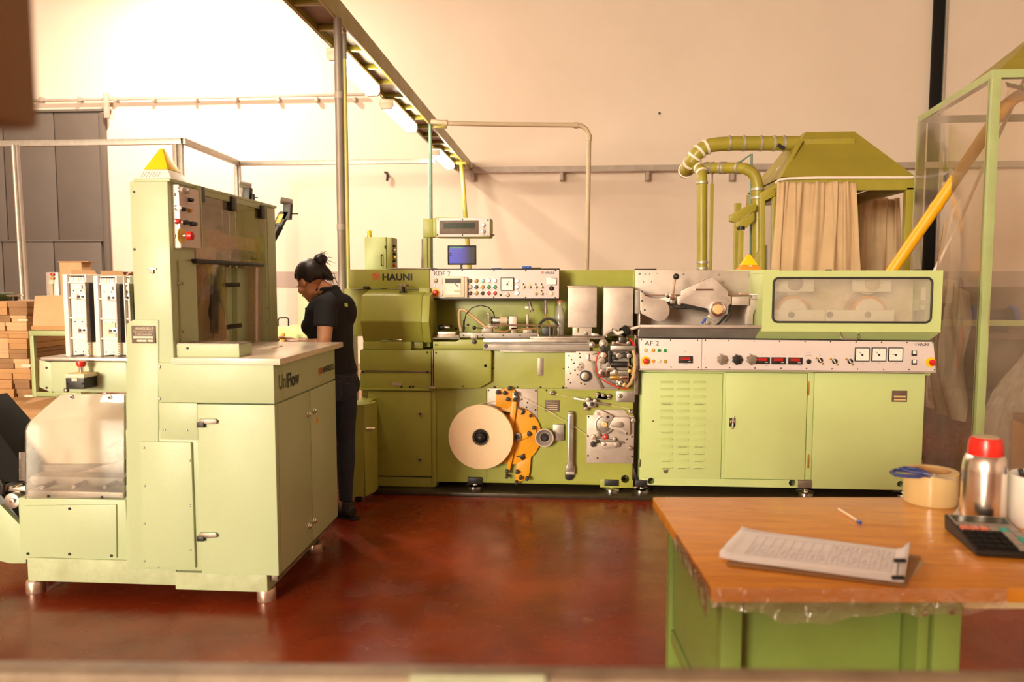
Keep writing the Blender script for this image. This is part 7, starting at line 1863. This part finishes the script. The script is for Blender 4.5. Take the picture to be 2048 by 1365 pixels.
# ================================================================== stores and equipment behind the feeder
def carton(px0, px1, py0, py1, Y, dep, label, group=None, m='cardboard', lid=True, name='cardboard_box', zb=None, cat='box'):
    x0, x1 = at(px0, (py0+py1)/2, Y).x, at(px1, (py0+py1)/2, Y).x
    z0, z1 = at((px0+px1)/2, py1, Y).z, at((px0+px1)/2, py0, Y).z
    if zb is not None: z0 = zb
    t = thing(name, label, cat, ((x0+x1)/2, Y+dep/2, z0), group)
    h = z1-z0; g = 0.0012
    MB().box((x0+0.004, Y+0.004, z0), (x1-0.004, Y+dep-0.004, z1-0.004)).build('body', m, t, 0.003)
    if lid: MB().box((x0, Y, z1-h*0.42), (x1, Y+dep, z1)).build('lid', m, t, 0.003)
    return z1
# tall stack of flat cartons, built up from the floor
SYs = 5.0
rs = random.Random(31)
edges = [603, 631, 645, 662, 677, 699, 718, 738, 760, 778, 800, 822, 846, 870, 893, 915, 938]
zc_ = 0.145
def pallet(label, x0, x1, y0, y1):
    pal = thing('pallet', label, 'pallet', ((x0+x1)/2, (y0+y1)/2, 0))
    n = 5; w = (y1-y0)/n
    for k in range(n): MB().box((x0, y0+k*w+0.01, 0.10), (x1, y0+(k+1)*w-0.01, 0.122)).build('deck_board', 'wood_worn', pal, 0.002)
    for k in range(3): MB().box((x0+k*(x1-x0-0.09)/2, y0, 0.0), (x0+k*(x1-x0-0.09)/2+0.09, y1, 0.10)).build('bearer', 'wood_worn', pal, 0.002)
pallet('wooden pallet on the floor under the tall carton stack', at(-112,700,SYs).x, at(61,700,SYs).x-0.02, SYs, SYs+0.6)
pallet('wooden pallet on the floor under the low carton pile', at(-90,860,SYs-0.85).x, at(60,860,SYs-0.85).x, SYs-0.84, SYs-0.36)
zcur = 0.123
ztops = [at(20, e, SYs).z for e in edges]
ztops = [z for z in ztops if z > zcur+0.02][::-1]
ORD = ['topmost','second','third','fourth','fifth','sixth','seventh','eighth','ninth','tenth','eleventh','twelfth','thirteenth','fourteenth','fifteenth','sixteenth','seventeenth','eighteenth']
for i, zt_i in enumerate(ztops):
    jx = rs.uniform(-4, 4); split = rs.choice([18, 24, 14]); jd = rs.uniform(-0.02, 0.02)
    last = i == len(ztops)-1
    for size_, (pa_, pb_) in (('long', (-110+jx, split+jx-0.6)), ('short', (split+jx+0.6, 57+jx))):
        x0, x1 = at(pa_, 700, SYs).x, at(pb_, 700, SYs).x
        t = thing('cardboard_box', size_ + ' flat brown carton, ' + ORD[len(ztops)-1-i] + (' layer' if last else ' layer from the top') + ' of the tall stack', 'box', ((x0+x1)/2, SYs+0.3, zcur), 'flat cartons of the tall stack')
        m = rs.choice(['cardboard', 'cardboard', 'cardboard_dark', 'cardboard_pale'])
        z1 = zt_i - 0.001; h = z1-zcur; dy = rs.uniform(-0.015, 0.015)
        MB().box((x0+0.005, SYs+dy+0.006, zcur), (x1-0.005, SYs+dy+0.594, z1-0.004)).build('body', m, t, 0.003)
        MB().obox(((x0+x1)/2, SYs+dy+0.3, z1-h*0.22), ((x1-x0)/2, 0, 0), (0, 0.3, 0), (0, 0, h*0.22)).build('lid', m, t, 0.003)
        if rs.random() < 0.4 and pb_ > 40:
            MB().box((x0+0.06, SYs+dy-0.002, zcur+h*0.2), (x0+0.13, SYs+dy, zcur+h*0.45)).build('sticker', 'cream', t)
    zcur = zt_i
gp = thing('machine_part', 'small green gearbox with handwheel on top of the carton stack', 'machine part', (at(15,600,SYs+0.2).x, SYs+0.2, zcur))
x = at(-2,595,SYs+0.2).x
MB().box((x-0.15, SYs+0.12, zcur), (x+0.055, SYs+0.3, zcur+0.055)).build('casing', 'paint_darkgreen', gp, 0.008)
MB().cyl((x+0.12, SYs+0.2, zcur), (0,0,1), 0.02, 0.035, 16).build('stem', 'dark_metal', gp)
MB().lathe((x+0.12, SYs+0.2, zcur+0.03), (0,0,1), [(0.05,0),(0.056,0.006),(0.05,0.012),(0.02,0.014)], 24).build('handwheel', 'chrome', gp)
# lower cartons in front
FYc = SYs-0.85
z_ = 0.1225
for (yt, yb2, pa_, pb_, lb) in ((872,895,-90,18,'lowest orange-brown carton beside the black belt guard'),(872,895,20,56,'narrow orange-brown carton low beside the pale green machine'),):
    pass
zA = at(20, 874, FYc).z; zB = at(20, 850, FYc).z; zC = at(20, 822, FYc).z
x0, x1 = at(-90,860,FYc).x, at(60,860,FYc).x
lay = [(z_, 0.25), (0.25, 0.40), (0.40, zA)] if zA > 0.45 else [(z_, zA)]
for k, (za, zb) in enumerate(lay + [(zA, zB)]):
    t = thing('cardboard_box', 'long plain carton, ' + ['first','second','third','fourth','fifth'][len(lay)-k] + ' under the broad one in the low pile', 'box', ((x0+x1)/2, FYc+0.3, za), 'plain cartons of the low pile')
    MB().box((x0, FYc+0.01, za+0.001), (x1, FYc+0.5, zb-0.0005)).build('body', 'cardboard', t, 0.003)
    MB().box((x0, FYc+0.008, zb-0.012), (x1+0.002, FYc+0.502, zb-0.001)).build('flap', 'cardboard_pale', t, 0.001)
x1b = at(86,840,FYc-0.02).x
t = thing('cardboard_box', 'broad flat orange-brown carton on top of the low pile', 'box', ((x0+x1b)/2, FYc+0.3, zB))
MB().box((x0, FYc-0.01, zB+0.0005), (x1b-0.004, FYc+0.5, zC-0.004)).build('body', 'cardboard', t, 0.003)
MB().box((x0-0.002, FYc-0.02, zC-0.03), (x1b, FYc+0.51, zC)).build('lid', 'cardboard', t, 0.004)
for px, py in ((10,823),(66,812)):
    q = at(px, py, FYc+0.25); MB().box((q.x-0.02, FYc+0.2, zC), (q.x+0.03, FYc+0.212, zC+0.0006)).build('print_mark', 'blue_dark', t)
# green bench frame with leaning carton, control post
GY = 4.74
gb = thing('steel_bench', 'green angle-steel bench frame behind the white trays', 'bench', (at(95,800,GY).x, GY+0.3, 0))
xa_, xb_ = at(60,700,GY).x, at(150,700,GY).x
zt3 = at(90,662,GY).z
for x in (xa_, xb_):
    for yy in (GY, GY+0.55): MB().box((x, yy, 0), (x+0.028, yy+0.028, zt3)).build('leg', 'paint_frame', gb, 0.002)
MB().box((xa_, GY-0.005, zt3-0.034), (xb_+0.028, GY+0.03, zt3)).build('top_rail', 'paint_frame', gb, 0.002)
MB().box((xa_, GY+0.03, zt3-0.01), (xb_+0.028, GY+0.58, zt3)).build('top_sheet', 'paint_frame', gb, 0.002)
zm = at(90,785,GY).z; MB().box((xa_+0.028, GY, zm-0.03), (xb_, GY+0.028, zm)).build('cross_rail', 'paint_frame', gb, 0.002)
MB().box((xa_+0.03, GY+0.1, zm-0.04), (xb_, GY+0.5, zm-0.03)).build('shelf', 'paint_frame', gb, 0.002)
zcc = at(90,592,GY+0.2).z
pp_ = [(at(62,660,GY+0.02).x, GY+0.03, zt3+0.001), (at(140,660,GY+0.02).x, GY+0.03, zt3+0.001), (at(140,592,GY+0.2).x, GY+0.2, zcc), (at(69,592,GY+0.2).x, GY+0.2, zcc)]
t = thing('cardboard_box', 'pale carton with sloping front standing on the green bench frame', 'box', pp_[0])
MB().add(pp_ + [(p[0], GY+0.5, p[2]) for p in pp_], [(0,1,2,3),(7,6,5,4),(0,4,5,1),(2,6,7,3),(1,5,6,2),(3,7,4,0)]).build('body', 'cardboard_pale', t, 0.003)
MB().box((pp_[0][0]-0.002, GY+0.025, zt3+0.001), (pp_[1][0], GY+0.035, zt3+0.03)).build('front_flap', 'cardboard', t, 0.001)
t = thing('cardboard_box', 'printed carton standing on the lower shelf of the bench frame', 'box', (xa_+0.1, GY+0.2, zm-0.03))
MB().box((xa_+0.05, GY+0.12, zm-0.029), (xa_+0.27, GY+0.45, zm+0.10)).build('body', 'cardboard', t, 0.003); MB().box((xa_+0.08, GY+0.118, zm+0.0), (xa_+0.10, GY+0.12, zm+0.06)).build('print_mark', 'ink', t)
CPY = 7.5
cpst = thing('control_post', 'grey control post with red and orange lamps behind the carton', 'control post', (at(104,600,CPY).x, CPY, 0))
x0, x1 = at(92,560,CPY).x, at(116.5,560,CPY).x
MB().box((x0, CPY, 0), (x1, CPY+0.1, at(104,545,CPY).z)).build('post', 'galv', cpst, 0.004)
for y, m in ((549,'red'),(556.5,'orange')): MB().pcyl(103, y, 3.4, CPY-0.03, 0.03, 14).build('lamp', m, cpst, 0.002)
MB().pp(98, 561, 107, 568, CPY-0.01, 0.012).build('label_plate', 'cream', cpst); MB().pp(100, 568, 106, 600, CPY-0.012, 0.014).build('cable_cover', 'beige', cpst)
# cartons on a rack behind the trays
RYk = 6.4
rk = thing('storage_rack', 'low grey storage rack behind the white trays', 'rack', (at(195,700,RYk).x, RYk+0.3, 0))
xr0, xr1 = at(118,600,RYk).x, at(300,600,RYk).x; zr_ = at(200,600,RYk).z
MB().box((xr0, RYk, zr_-0.03), (xr1, RYk+0.6, zr_)).build('shelf', 'galv', rk, 0.003)
for x in (xr0, xr1-0.04):
    for y in (RYk, RYk+0.56): MB().box((x, y, 0), (x+0.04, y+0.04, zr_-0.03)).build('leg', 'galv', rk, 0.003)
def flapbox(pa_, pb_, yt, Y, dep, label):
    x0, x1 = at(pa_, 560, Y).x, at(pb_, 560, Y).x; zt_ = at((pa_+pb_)/2, yt, Y).z
    t = thing('cardboard_box', label, 'box', ((x0+x1)/2, Y+dep/2, zr_), 'open cartons on the rack')
    w = 0.006
    MB().box((x0,Y,zr_+0.001),(x1,Y+w,zt_-0.05)).box((x0,Y+dep-w,zr_+0.001),(x1,Y+dep,zt_-0.03)).box((x0,Y+w,zr_+0.001),(x0+w,Y+dep-w,zt_-0.05)).box((x1-w,Y+w,zr_+0.001),(x1,Y+dep-w,zt_-0.05)).box((x0,Y,zr_+0.001),(x1,Y+dep,zr_+0.008)).build('body', 'cardboard', t)
    MB().prism([(x0,Y,zt_-0.05),(x1,Y,zt_-0.05),(x1-0.01,Y-0.03,zt_),(x0+0.01,Y-0.03,zt_)], (0,0.004,0)).build('flap', 'cardboard_pale', t)
    MB().prism([(x1,Y,zt_-0.05),(x1,Y+dep,zt_-0.05),(x1+0.05,Y+dep-0.02,zt_-0.01),(x1+0.05,Y+0.02,zt_-0.01)], (0.003,0,0)).build('flap', 'cardboard', t)
flapbox(145, 196, 541, RYk, 0.4, 'open carton with raised flap behind the free-end tray'); flapbox(203, 250, 542, RYk, 0.4, 'open carton with raised flap behind the stained tray')
zk = at(150,523,RYk+0.45).z
t = thing('cardboard_box', 'closed pale carton standing upright at the back of the rack', 'box', (at(143,540,RYk+0.45).x, RYk+0.5, zr_))
MB().box((at(122,540,RYk+0.45).x, RYk+0.43, zr_+0.001), (at(166,540,RYk+0.45).x, RYk+0.58, zk-0.01)).build('body', 'cardboard_pale', t, 0.003)
MB().box((at(120,540,RYk+0.45).x, RYk+0.42, zk-0.01), (at(180,540,RYk+0.45).x, RYk+0.59, zk)).build('lid', 'cardboard', t, 0.002)
# transfer table behind the woman
VY = 5.35
tt = thing('transfer_unit', 'pale green transfer unit with dark deck behind the woman', 'machine', (at(600,900,VY+0.4).x, VY+0.4, 0))
xv0, xv1 = at(538,700,VY).x, at(628,700,VY).x
zd = at(600,690,VY).z
MB().box((xv0, VY, 0.06), (xv1, VY+0.75, zd-0.03)).build('body', 'paint_pale', tt, 0.006)
MB().box((xv0, VY-0.01, zd-0.03), (xv1+0.01, VY+0.75, zd)).build('deck', 'steel_brown', tt, 0.003)
MB().box((xv0-0.1, VY+0.88, 0.06), (at(700,600,VY+0.88).x, VY+1.1, at(620,573,VY+0.88).z)).build('back_housing', 'paint_pale', tt, 0.006)
zq = at(580,657,VY+0.35).z
MB().box((at(552,655,VY+0.3).x, VY+0.3, zd), (at(614,655,VY+0.3).x, VY+0.7, zq+0.01)).build('lid', 'paint_af', tt, 0.004)
MB().tube([at(556,653,VY+0.32), at(556,640,VY+0.32), at(559,636,VY+0.32), at(574,636,VY+0.32), at(577,639,VY+0.32), at(577,652,VY+0.32)], 0.006, 8).build('lid_handle', 'black', tt)
q = at(567, 678, VY+0.12)
ob = thing('orange_marker', 'small orange marker standing on the dark deck by the woman', 'marker', (q.x, VY+0.12, zd))
MB().cyl((q.x, VY+0.12, zd), (0,0,1), 0.018, 0.05, 14).build('body', 'orange', ob, 0.002); MB().cyl((q.x, VY+0.12, zd+0.05), (0,0,1), 0.013, 0.025, 14).build('cap', 'yellow_pipe', ob, 0.002)
screws([(612,618),(640,620)], VY+0.88, tt, 2.5)
for x in (xv0+0.08, xv1-0.08):
    for y in (VY+0.08, VY+0.65): MB().cyl((x, y, 0), (0,0,1), 0.03, 0.06, 14).build('foot', 'steel', tt)

# ================================================================== woman at the machine
YP = atZ(676, 1040, 0).y
fw = Vector((-0.86, 0.51, 0)).normalized(); lf = Vector((fw.y*-1, fw.x, 0)); lf = Vector((-fw.y, fw.x, 0))   # lf = her left (towards the viewer)
UP = Vector((0,0,1))
pw = thing('person', 'woman in dark polo shirt and jeans, hair in a bun, bending over machine', 'person', Vector((at(672,1040,YP).x, YP, 0)))
def J(px, py, dl=0.0):
    return at(px, py, YP) if dl == 0 else at(px, py, YP) + lf*dl
def loft(mb, rings, n=20):
    vs = []; 
    for c, a, b in rings:
        for k in range(n):
            t = 2*PI*k/n; vs.append(Vector(c) + Vector(a)*math.cos(t) + Vector(b)*math.sin(t))
    fs = []
    for i in range(len(rings)-1):
        for k in range(n): fs.append((i*n+k, i*n+(k+1)%n, (i+1)*n+(k+1)%n, (i+1)*n+k))
    fs.append(list(range(n))[::-1]); fs.append([(len(rings)-1)*n+k for k in range(n)])
    mb.add(vs, fs)
def ell(mb, c, r, ax):   # ellipsoid with axes ax (3 unit vectors) and radii r
    t = MB().sphere((0,0,0), 1.0, 20, 14)
    mb.add([Vector(c) + ax[0]*(p.x*r[0]) + ax[1]*(p.y*r[1]) + ax[2]*(p.z*r[2]) for p in t.v], t.f)
def blob(name, mb, voxel, iters, material, parent, orient=True):
    me = bpy.data.meshes.new(name)
    lo = Vector((min(p.x for p in mb.v), min(p.y for p in mb.v), min(p.z for p in mb.v))); hi = Vector((max(p.x for p in mb.v), max(p.y for p in mb.v), max(p.z for p in mb.v)))
    org = (lo+hi)/2
    me.from_pydata([p-org for p in mb.v], [], mb.f)
    bm = bmesh.new(); bm.from_mesh(me); bmesh.ops.recalc_face_normals(bm, faces=bm.faces); bm.to_mesh(me); bm.free()
    ob = bpy.data.objects.new(name+'_tmp', me); COL.objects.link(ob)
    m1 = ob.modifiers.new('r', 'REMESH'); m1.mode = 'VOXEL'; m1.voxel_size = voxel; m1.use_smooth_shade = True
    if iters: 
        m2 = ob.modifiers.new('s', 'SMOOTH'); m2.factor = 0.5; m2.iterations = iters
    dg = bpy.context.evaluated_depsgraph_get()
    me2 = bpy.data.meshes.new_from_object(ob.evaluated_get(dg))
    bpy.data.objects.remove(ob); bpy.data.meshes.remove(me)
    me2.polygons.foreach_set('use_smooth', [True]*len(me2.polygons))
    me2.materials.clear(); me2.materials.append(M(material)); me2.name = name
    return put(name, me2, org, parent)
def ringz(px, py, hw, hd, dl=0.0): return (J(px, py, dl), lf*hw, fw*hd)

# torso stations (photo position, half width, half depth)
TOR = [(672,790,0.170,0.118),(671,768,0.176,0.128),(669,745,0.165,0.120),(667,722,0.148,0.104),(664,695,0.148,0.108),(660,665,0.156,0.122),(658,640,0.166,0.128),(661,618,0.176,0.112),(664,602,0.160,0.085),(661,590,0.085,0.066)]
HC = J(622, 562)                    # head centre
tl = math.radians(34)
hf = fw*math.cos(tl) - UP*math.sin(tl); hu = UP*math.cos(tl) + fw*math.sin(tl); hl = lf
AX = (hl, hf, hu)
LS, LE, LW, LH = J(650,606,0.155), J(640,690,0.19), J(604,690,0.10), J(590,690,0.07)
LS = at(653, 607, YP-0.15); LE = at(648, 694, YP-0.19); LW = at(602, 686, YP-0.06); 
RS = at(676, 603, YP+0.14); RE = at(640, 692, YP+0.24); RW = at(598, 683, YP+0.20)
RH_, RK, RA = J(679,790,-0.03), J(677,885,-0.06), J(677,1006,-0.06)
LHp, LK, LA = J(664,785,0.07), J(652,885,0.10), J(652,1012,0.10)
def hand(mb, w, d, side):
    d = d.normalized(); n = UP; s = d.cross(n).normalized()*side
    palm = w + d*0.045
    ell(mb, palm, (0.040, 0.050, 0.016), (s, d, n))
    for k, (o, L) in enumerate(((-0.028,0.062),(-0.010,0.072),(0.010,0.068),(0.028,0.054))):
        b = w + d*0.085 + s*o
        mb.tube([b - d*0.02, b + d*L*0.45 + n*0.004, b + d*L*0.8 - n*0.014, b + d*L*0.92 - n*0.030], [0.0092,0.0088,0.0078,0.006], 8)
    b = w + d*0.035 - s*0.038
    mb.tube([b + s*0.012, b - s*0.012 + d*0.022, b - s*0.016 + d*0.050 - n*0.012], [0.012,0.010,0.007], 8)
bd = MB()
loft(bd, [ringz(x, y, a-(0.05 if y > 730 else 0.022), b-(0.05 if y > 730 else 0.022)) for x, y, a, b in TOR])
# neck and head
bd.tube([J(662,596), J(656,584), HC - hu*0.065 - hf*0.030], [0.064,0.056,0.054], 18)
ell(bd, HC + hu*0.030 - hf*0.012, (0.074, 0.096, 0.082), AX)
ell(bd, HC + hf*0.026 - hu*0.040, (0.060, 0.068, 0.080), AX)
ell(bd, HC + hf*0.060 - hu*0.092, (0.032, 0.030, 0.026), AX)
ell(bd, HC + hf*0.020 - hu*0.080, (0.052, 0.055, 0.032), AX)
ell(bd, HC + hf*0.072 + hu*0.010, (0.050, 0.020, 0.014), AX)
bd.tube([HC+hf*0.088+hu*0.002, HC+hf*0.100-hu*0.020, HC+hf*0.112-hu*0.036, HC+hf*0.096-hu*0.046], [0.008,0.010,0.0125,0.010], 10)
for s in (-1, 1): ell(bd, HC+hf*0.097-hu*0.040+hl*0.011*s, (0.009,0.009,0.008), AX)
ell(bd, HC+hf*0.090-hu*0.062, (0.022,0.012,0.007), AX); ell(bd, HC+hf*0.087-hu*0.074, (0.019,0.012,0.008), AX)
for s in (-1, 1):
    ell(bd, HC+hl*0.055*s+hf*0.052-hu*0.036, (0.020,0.024,0.024), AX)
    ell(bd, HC+hl*0.074*s-hf*0.010-hu*0.014, (0.010,0.020,0.031), AX)
    ell(bd, HC+hl*0.032*s+hf*0.078-hu*0.006, (0.017,0.014,0.011), AX)
# arms with hands
bd.tube([LS+UP*0.0, LS.lerp(LE,0.35), LS.lerp(LE,0.8), LE, LE.lerp(LW,0.3), LE.lerp(LW,0.75), LW], [0.052,0.050,0.043,0.041,0.043,0.033,0.027], 16)
bd.tube([RS, RS.lerp(RE,0.35), RS.lerp(RE,0.8), RE, RE.lerp(RW,0.3), RE.lerp(RW,0.75), RW], [0.050,0.048,0.043,0.041,0.043,0.033,0.027], 16)
hand(bd, LW, (LW-LE), 1); hand(bd, RW, (RW-RE), -1)
# legs inside the jeans
for h_, k_, a_ in ((RH_,RK,RA),(LHp,LK,LA)):
    bd.tube([h_, h_.lerp(k_,0.5), k_, k_.lerp(a_,0.3), a_, Vector((a_.x,a_.y,0.05))], [0.07,0.06,0.046,0.048,0.034,0.034], 14)
body = blob('body', bd, 0.0045, 4, 'skin', pw)
# polo shirt
st_ = MB()
loft(st_, [ringz(x, y, a, b) for x, y, a, b in TOR[2:]])
ell(st_, J(640,652,0.06), (0.075,0.06,0.065), (lf, fw, UP)); ell(st_, J(640,652,-0.07), (0.075,0.06,0.065), (lf, fw, UP))
ell(st_, J(683,625), (0.12,0.055,0.12), (lf, fw, UP))
st_.tube([LS+Vector((0.03,0.03,0.015)), LS, LS.lerp(LE,0.30), LS.lerp(LE,0.54)], [0.062,0.071,0.069,0.069], 18)
st_.tube([RS-Vector((-0.0,0.03,-0.01)), RS, RS.lerp(RE,0.30), RS.lerp(RE,0.54)], [0.060,0.068,0.068,0.068], 18)
st_.tube([J(664,604), J(660,588), J(655,580)], [0.085,0.072,0.069], 20)
shirt = blob('polo_shirt', st_, 0.007, 6, 'shirt', pw)
co_ = [J(655,580) + lf*0.070*math.cos(t) + fw*0.062*math.sin(t) + UP*(-0.012*math.sin(t)) for t in [2*PI*k/28 for k in range(28)]]
MB().tube(co_, 0.011, 8, closed=True).build('collar', 'shirt', pw)
# jeans
jn = MB()
loft(jn, [ringz(x, y, a-0.002, b-0.002) for x, y, a, b in ((666,800,0.145,0.102),(667,785,0.160,0.108),(668,768,0.168,0.114),(669,748,0.160,0.115),(668,738,0.150,0.108))])
ell(jn, J(680,772,-0.070), (0.082,0.064,0.085), (lf, fw, UP)); ell(jn, J(678,772,0.070), (0.082,0.064,0.085), (lf, fw, UP))
for h_, k_, a_, sgn in ((RH_,RK,RA,-1),(LHp,LK,LA,1)):
    jn.tube([h_+UP*0.06, h_, h_.lerp(k_,0.30), h_.lerp(k_,0.65), k_, k_.lerp(a_,0.28), k_.lerp(a_,0.7), a_], [0.080,0.088,0.082,0.068,0.058,0.060,0.047,0.042], 18)
jeans = blob('jeans', jn, 0.007, 5, 'jeans', pw)
# shoes
for a_, nm in ((RA,1),(LA,2)):
    b = Vector((a_.x, a_.y, 0)); d = fw
    sh_ = MB()
    sh_.tube([b-d*0.065+UP*0.042, b-d*0.02+UP*0.045, b+d*0.06+UP*0.040, b+d*0.13+UP*0.032, b+d*0.185+UP*0.028], [0.034,0.040,0.042,0.038,0.022], 16)
    sh_.tube([b+UP*0.05-d*0.02, b+UP*0.11-d*0.02], [0.042,0.040], 16)
    so = blob('shoe', sh_, 0.006, 3, 'shoe', pw)
    so2 = MB().prism([b+d*x+lf*y for x, y in ((-0.09,-0.03),(-0.10,0),(-0.09,0.03),(0.05,0.04),(0.14,0.04),(0.195,0.02),(0.195,-0.02),(0.14,-0.04),(0.05,-0.04))], (0,0,0.014)).build('sole', 'black', so, 0.003)
# hair: cap, bun, strands
hr = MB()
t = MB().sphere((0,0,0), 1.0, 48, 32)
def hp_(p):
    return HC + hu*0.034 - hf*0.016 + hl*(p.x*0.083) + hf*(p.y*0.100) + hu*(p.z*0.091)
keep_v = {}
for f in t.f:
    c = sum((t.v[i] for i in f), Vector())/len(f)
    # hairline: free face in front, free ears low at the sides
    if c.y > 0.30 and c.z < 0.20 + 0.15*abs(c.x): continue
    if c.y > -0.15 and c.z < -0.30: continue
    if c.z < -0.80: continue
    hr.add([hp_(t.v[i]) for i in f], [tuple(range(len(f)))])
hs = MB(); hs.v = hr.v; hs.f = hr.f
cap = hs.build('hair', 'hair', pw, 0, 0)
bmx = bmesh.new(); bmx.from_mesh(cap.data); bmesh.ops.remove_doubles(bmx, verts=bmx.verts, dist=1e-4); bmesh.ops.recalc_face_normals(bmx, faces=bmx.faces); bmx.to_mesh(cap.data); bmx.free()
cap.data.polygons.foreach_set('use_smooth', [True]*len(cap.data.polygons))
m_ = cap.modifiers.new('thick', 'SOLIDIFY'); m_.thickness = 0.012; m_.offset = 0.2
BUN = at(641, 519, YP)
bn_ = MB(); rs = random.Random(5)
ell(bn_, BUN, (0.042,0.040,0.036), (lf, fw, UP))
for k in range(9):
    a = rs.uniform(0, 6.28); b2 = rs.uniform(-0.9, 0.9)
    ell(bn_, BUN + lf*0.024*math.cos(a) + UP*0.024*math.sin(a) + fw*0.02*b2, (0.022,0.020,0.018), (lf, fw, UP))
bn_.tube([BUN - UP*0.02, HC + hu*0.09 - hf*0.05], [0.026,0.034], 12)
bn_.tube([at(640,540,YP), at(655,550,YP), at(666,560,YP)], [0.050,0.034,0.010], 14)
bun = blob('hair_bun', bn_, 0.006, 3, 'hair', cap)
for k in range(22):
    a = rs.uniform(-0.4, 3.4); L = rs.uniform(0.03, 0.062)
    d = (fw*-math.cos(a)*0.8 + UP*math.sin(a) + lf*rs.uniform(-0.6,0.6)).normalized()
    p0 = BUN + d*0.025
    MB().tube([p0, p0+d*L*0.6, p0+d*L + Vector((0.012,0,-0.012))], [0.0022,0.0018,0.0006], 5).build('strand', 'hair', cap)
for k in range(14):
    p0 = at(660+rs.uniform(-4,4), 556+rs.uniform(-8,4), YP) + lf*rs.uniform(-0.03,0.05)
    MB().tube([p0, p0+Vector((0.02,0,-0.015+rs.uniform(-0.01,0.03))), p0+Vector((0.04,0,-0.035+rs.uniform(-0.03,0.05)))], [0.0022,0.0018,0.0006], 5).build('strand', 'hair', cap)
# face: closed eye line, brow, lips
for s in (1, -1):
    e0 = HC + hl*0.034*s + hf*0.0905 - hu*0.008
    MB().tube([e0+hl*0.014*s-hf*0.010, e0-hu*0.003+hf*0.001, e0-hl*0.014*s], 0.0022, 6).build('eyelash', 'hair', body)
    b0 = HC + hl*0.034*s + hf*0.093 + hu*0.014
    MB().tube([b0+hl*0.022*s-hf*0.016-hu*0.002, b0+hu*0.003, b0-hl*0.016*s+hf*0.002], [0.0015,0.003,0.002], 6).build('eyebrow', 'hair', body)
mat('lip', (0.42, 0.13, 0.09), 0.45)
MB().tube([HC+hf*0.088-hu*0.068+hl*0.020, HC+hf*0.101-hu*0.067, HC+hf*0.088-hu*0.068-hl*0.020], [0.002,0.0045,0.002], 6).build('lips', 'lip', body)
# shirt label and jeans pocket found on the cloth itself
from mathutils.bvhtree import BVHTree
def hit(o, px, py):
    org = WL[o.name]
    bv_ = BVHTree.FromPolygons([v.co + org for v in o.data.vertices], [list(p.vertices) for p in o.data.polygons])
    def f(px, py):
        loc, nor, idx, dist = bv_.ray_cast(CAM, ray(px, py).normalized())
        return loc, nor
    return f
hs_ = hit(shirt, 0, 0)
def cloth_patch(h, corners, n, name, material, par):
    mb = MB(); P_ = []
    for j in range(n+1):
        for i in range(n+1):
            u, v = i/n, j/n
            x = (corners[0][0]*(1-u)+corners[1][0]*u)*(1-v) + (corners[3][0]*(1-u)+corners[2][0]*u)*v
            y = (corners[0][1]*(1-u)+corners[1][1]*u)*(1-v) + (corners[3][1]*(1-u)+corners[2][1]*u)*v
            l, nn = h(x, y)
            if l is None: return
            P_.append(l + nn*0.003)
    mb.add(P_, [(j*(n+1)+i, j*(n+1)+i+1, (j+1)*(n+1)+i+1, (j+1)*(n+1)+i) for j in range(n) for i in range(n)])
    mb.build(name, material, par, 0, 0, recalc=False)
cloth_patch(hs_, ((688,607),(694.5,606.5),(695.5,613.5),(689,614)), 4, 'shirt_label', 'patch', shirt)
hj = hit(jeans, 0, 0)
def cloth_line(h, pts, r, name, m, par):
    out = []
    for x, y in pts:
        l, nn = h(x, y)
        if l is not None: out.append(l + nn*0.001)
    if len(out) > 2: MB().tube(out, r, 5).build(name, m, par)
cloth_line(hj, [(676+2.2*k, 763+0.5*k) for k in range(12)], 0.0016, 'pocket_stitch', 'stitch', jeans)
cloth_line(hj, [(678+0.3*k, 764+2.4*k) for k in range(12)], 0.0016, 'pocket_stitch', 'stitch', jeans)
cloth_line(hj, [(702-0.6*k, 769+2.2*k) for k in range(9)], 0.0016, 'pocket_stitch', 'stitch', jeans)
cloth_line(hj, [(674+2.5*k, 752+0.2*k) for k in range(13)], 0.0016, 'waist_stitch', 'stitch', jeans)
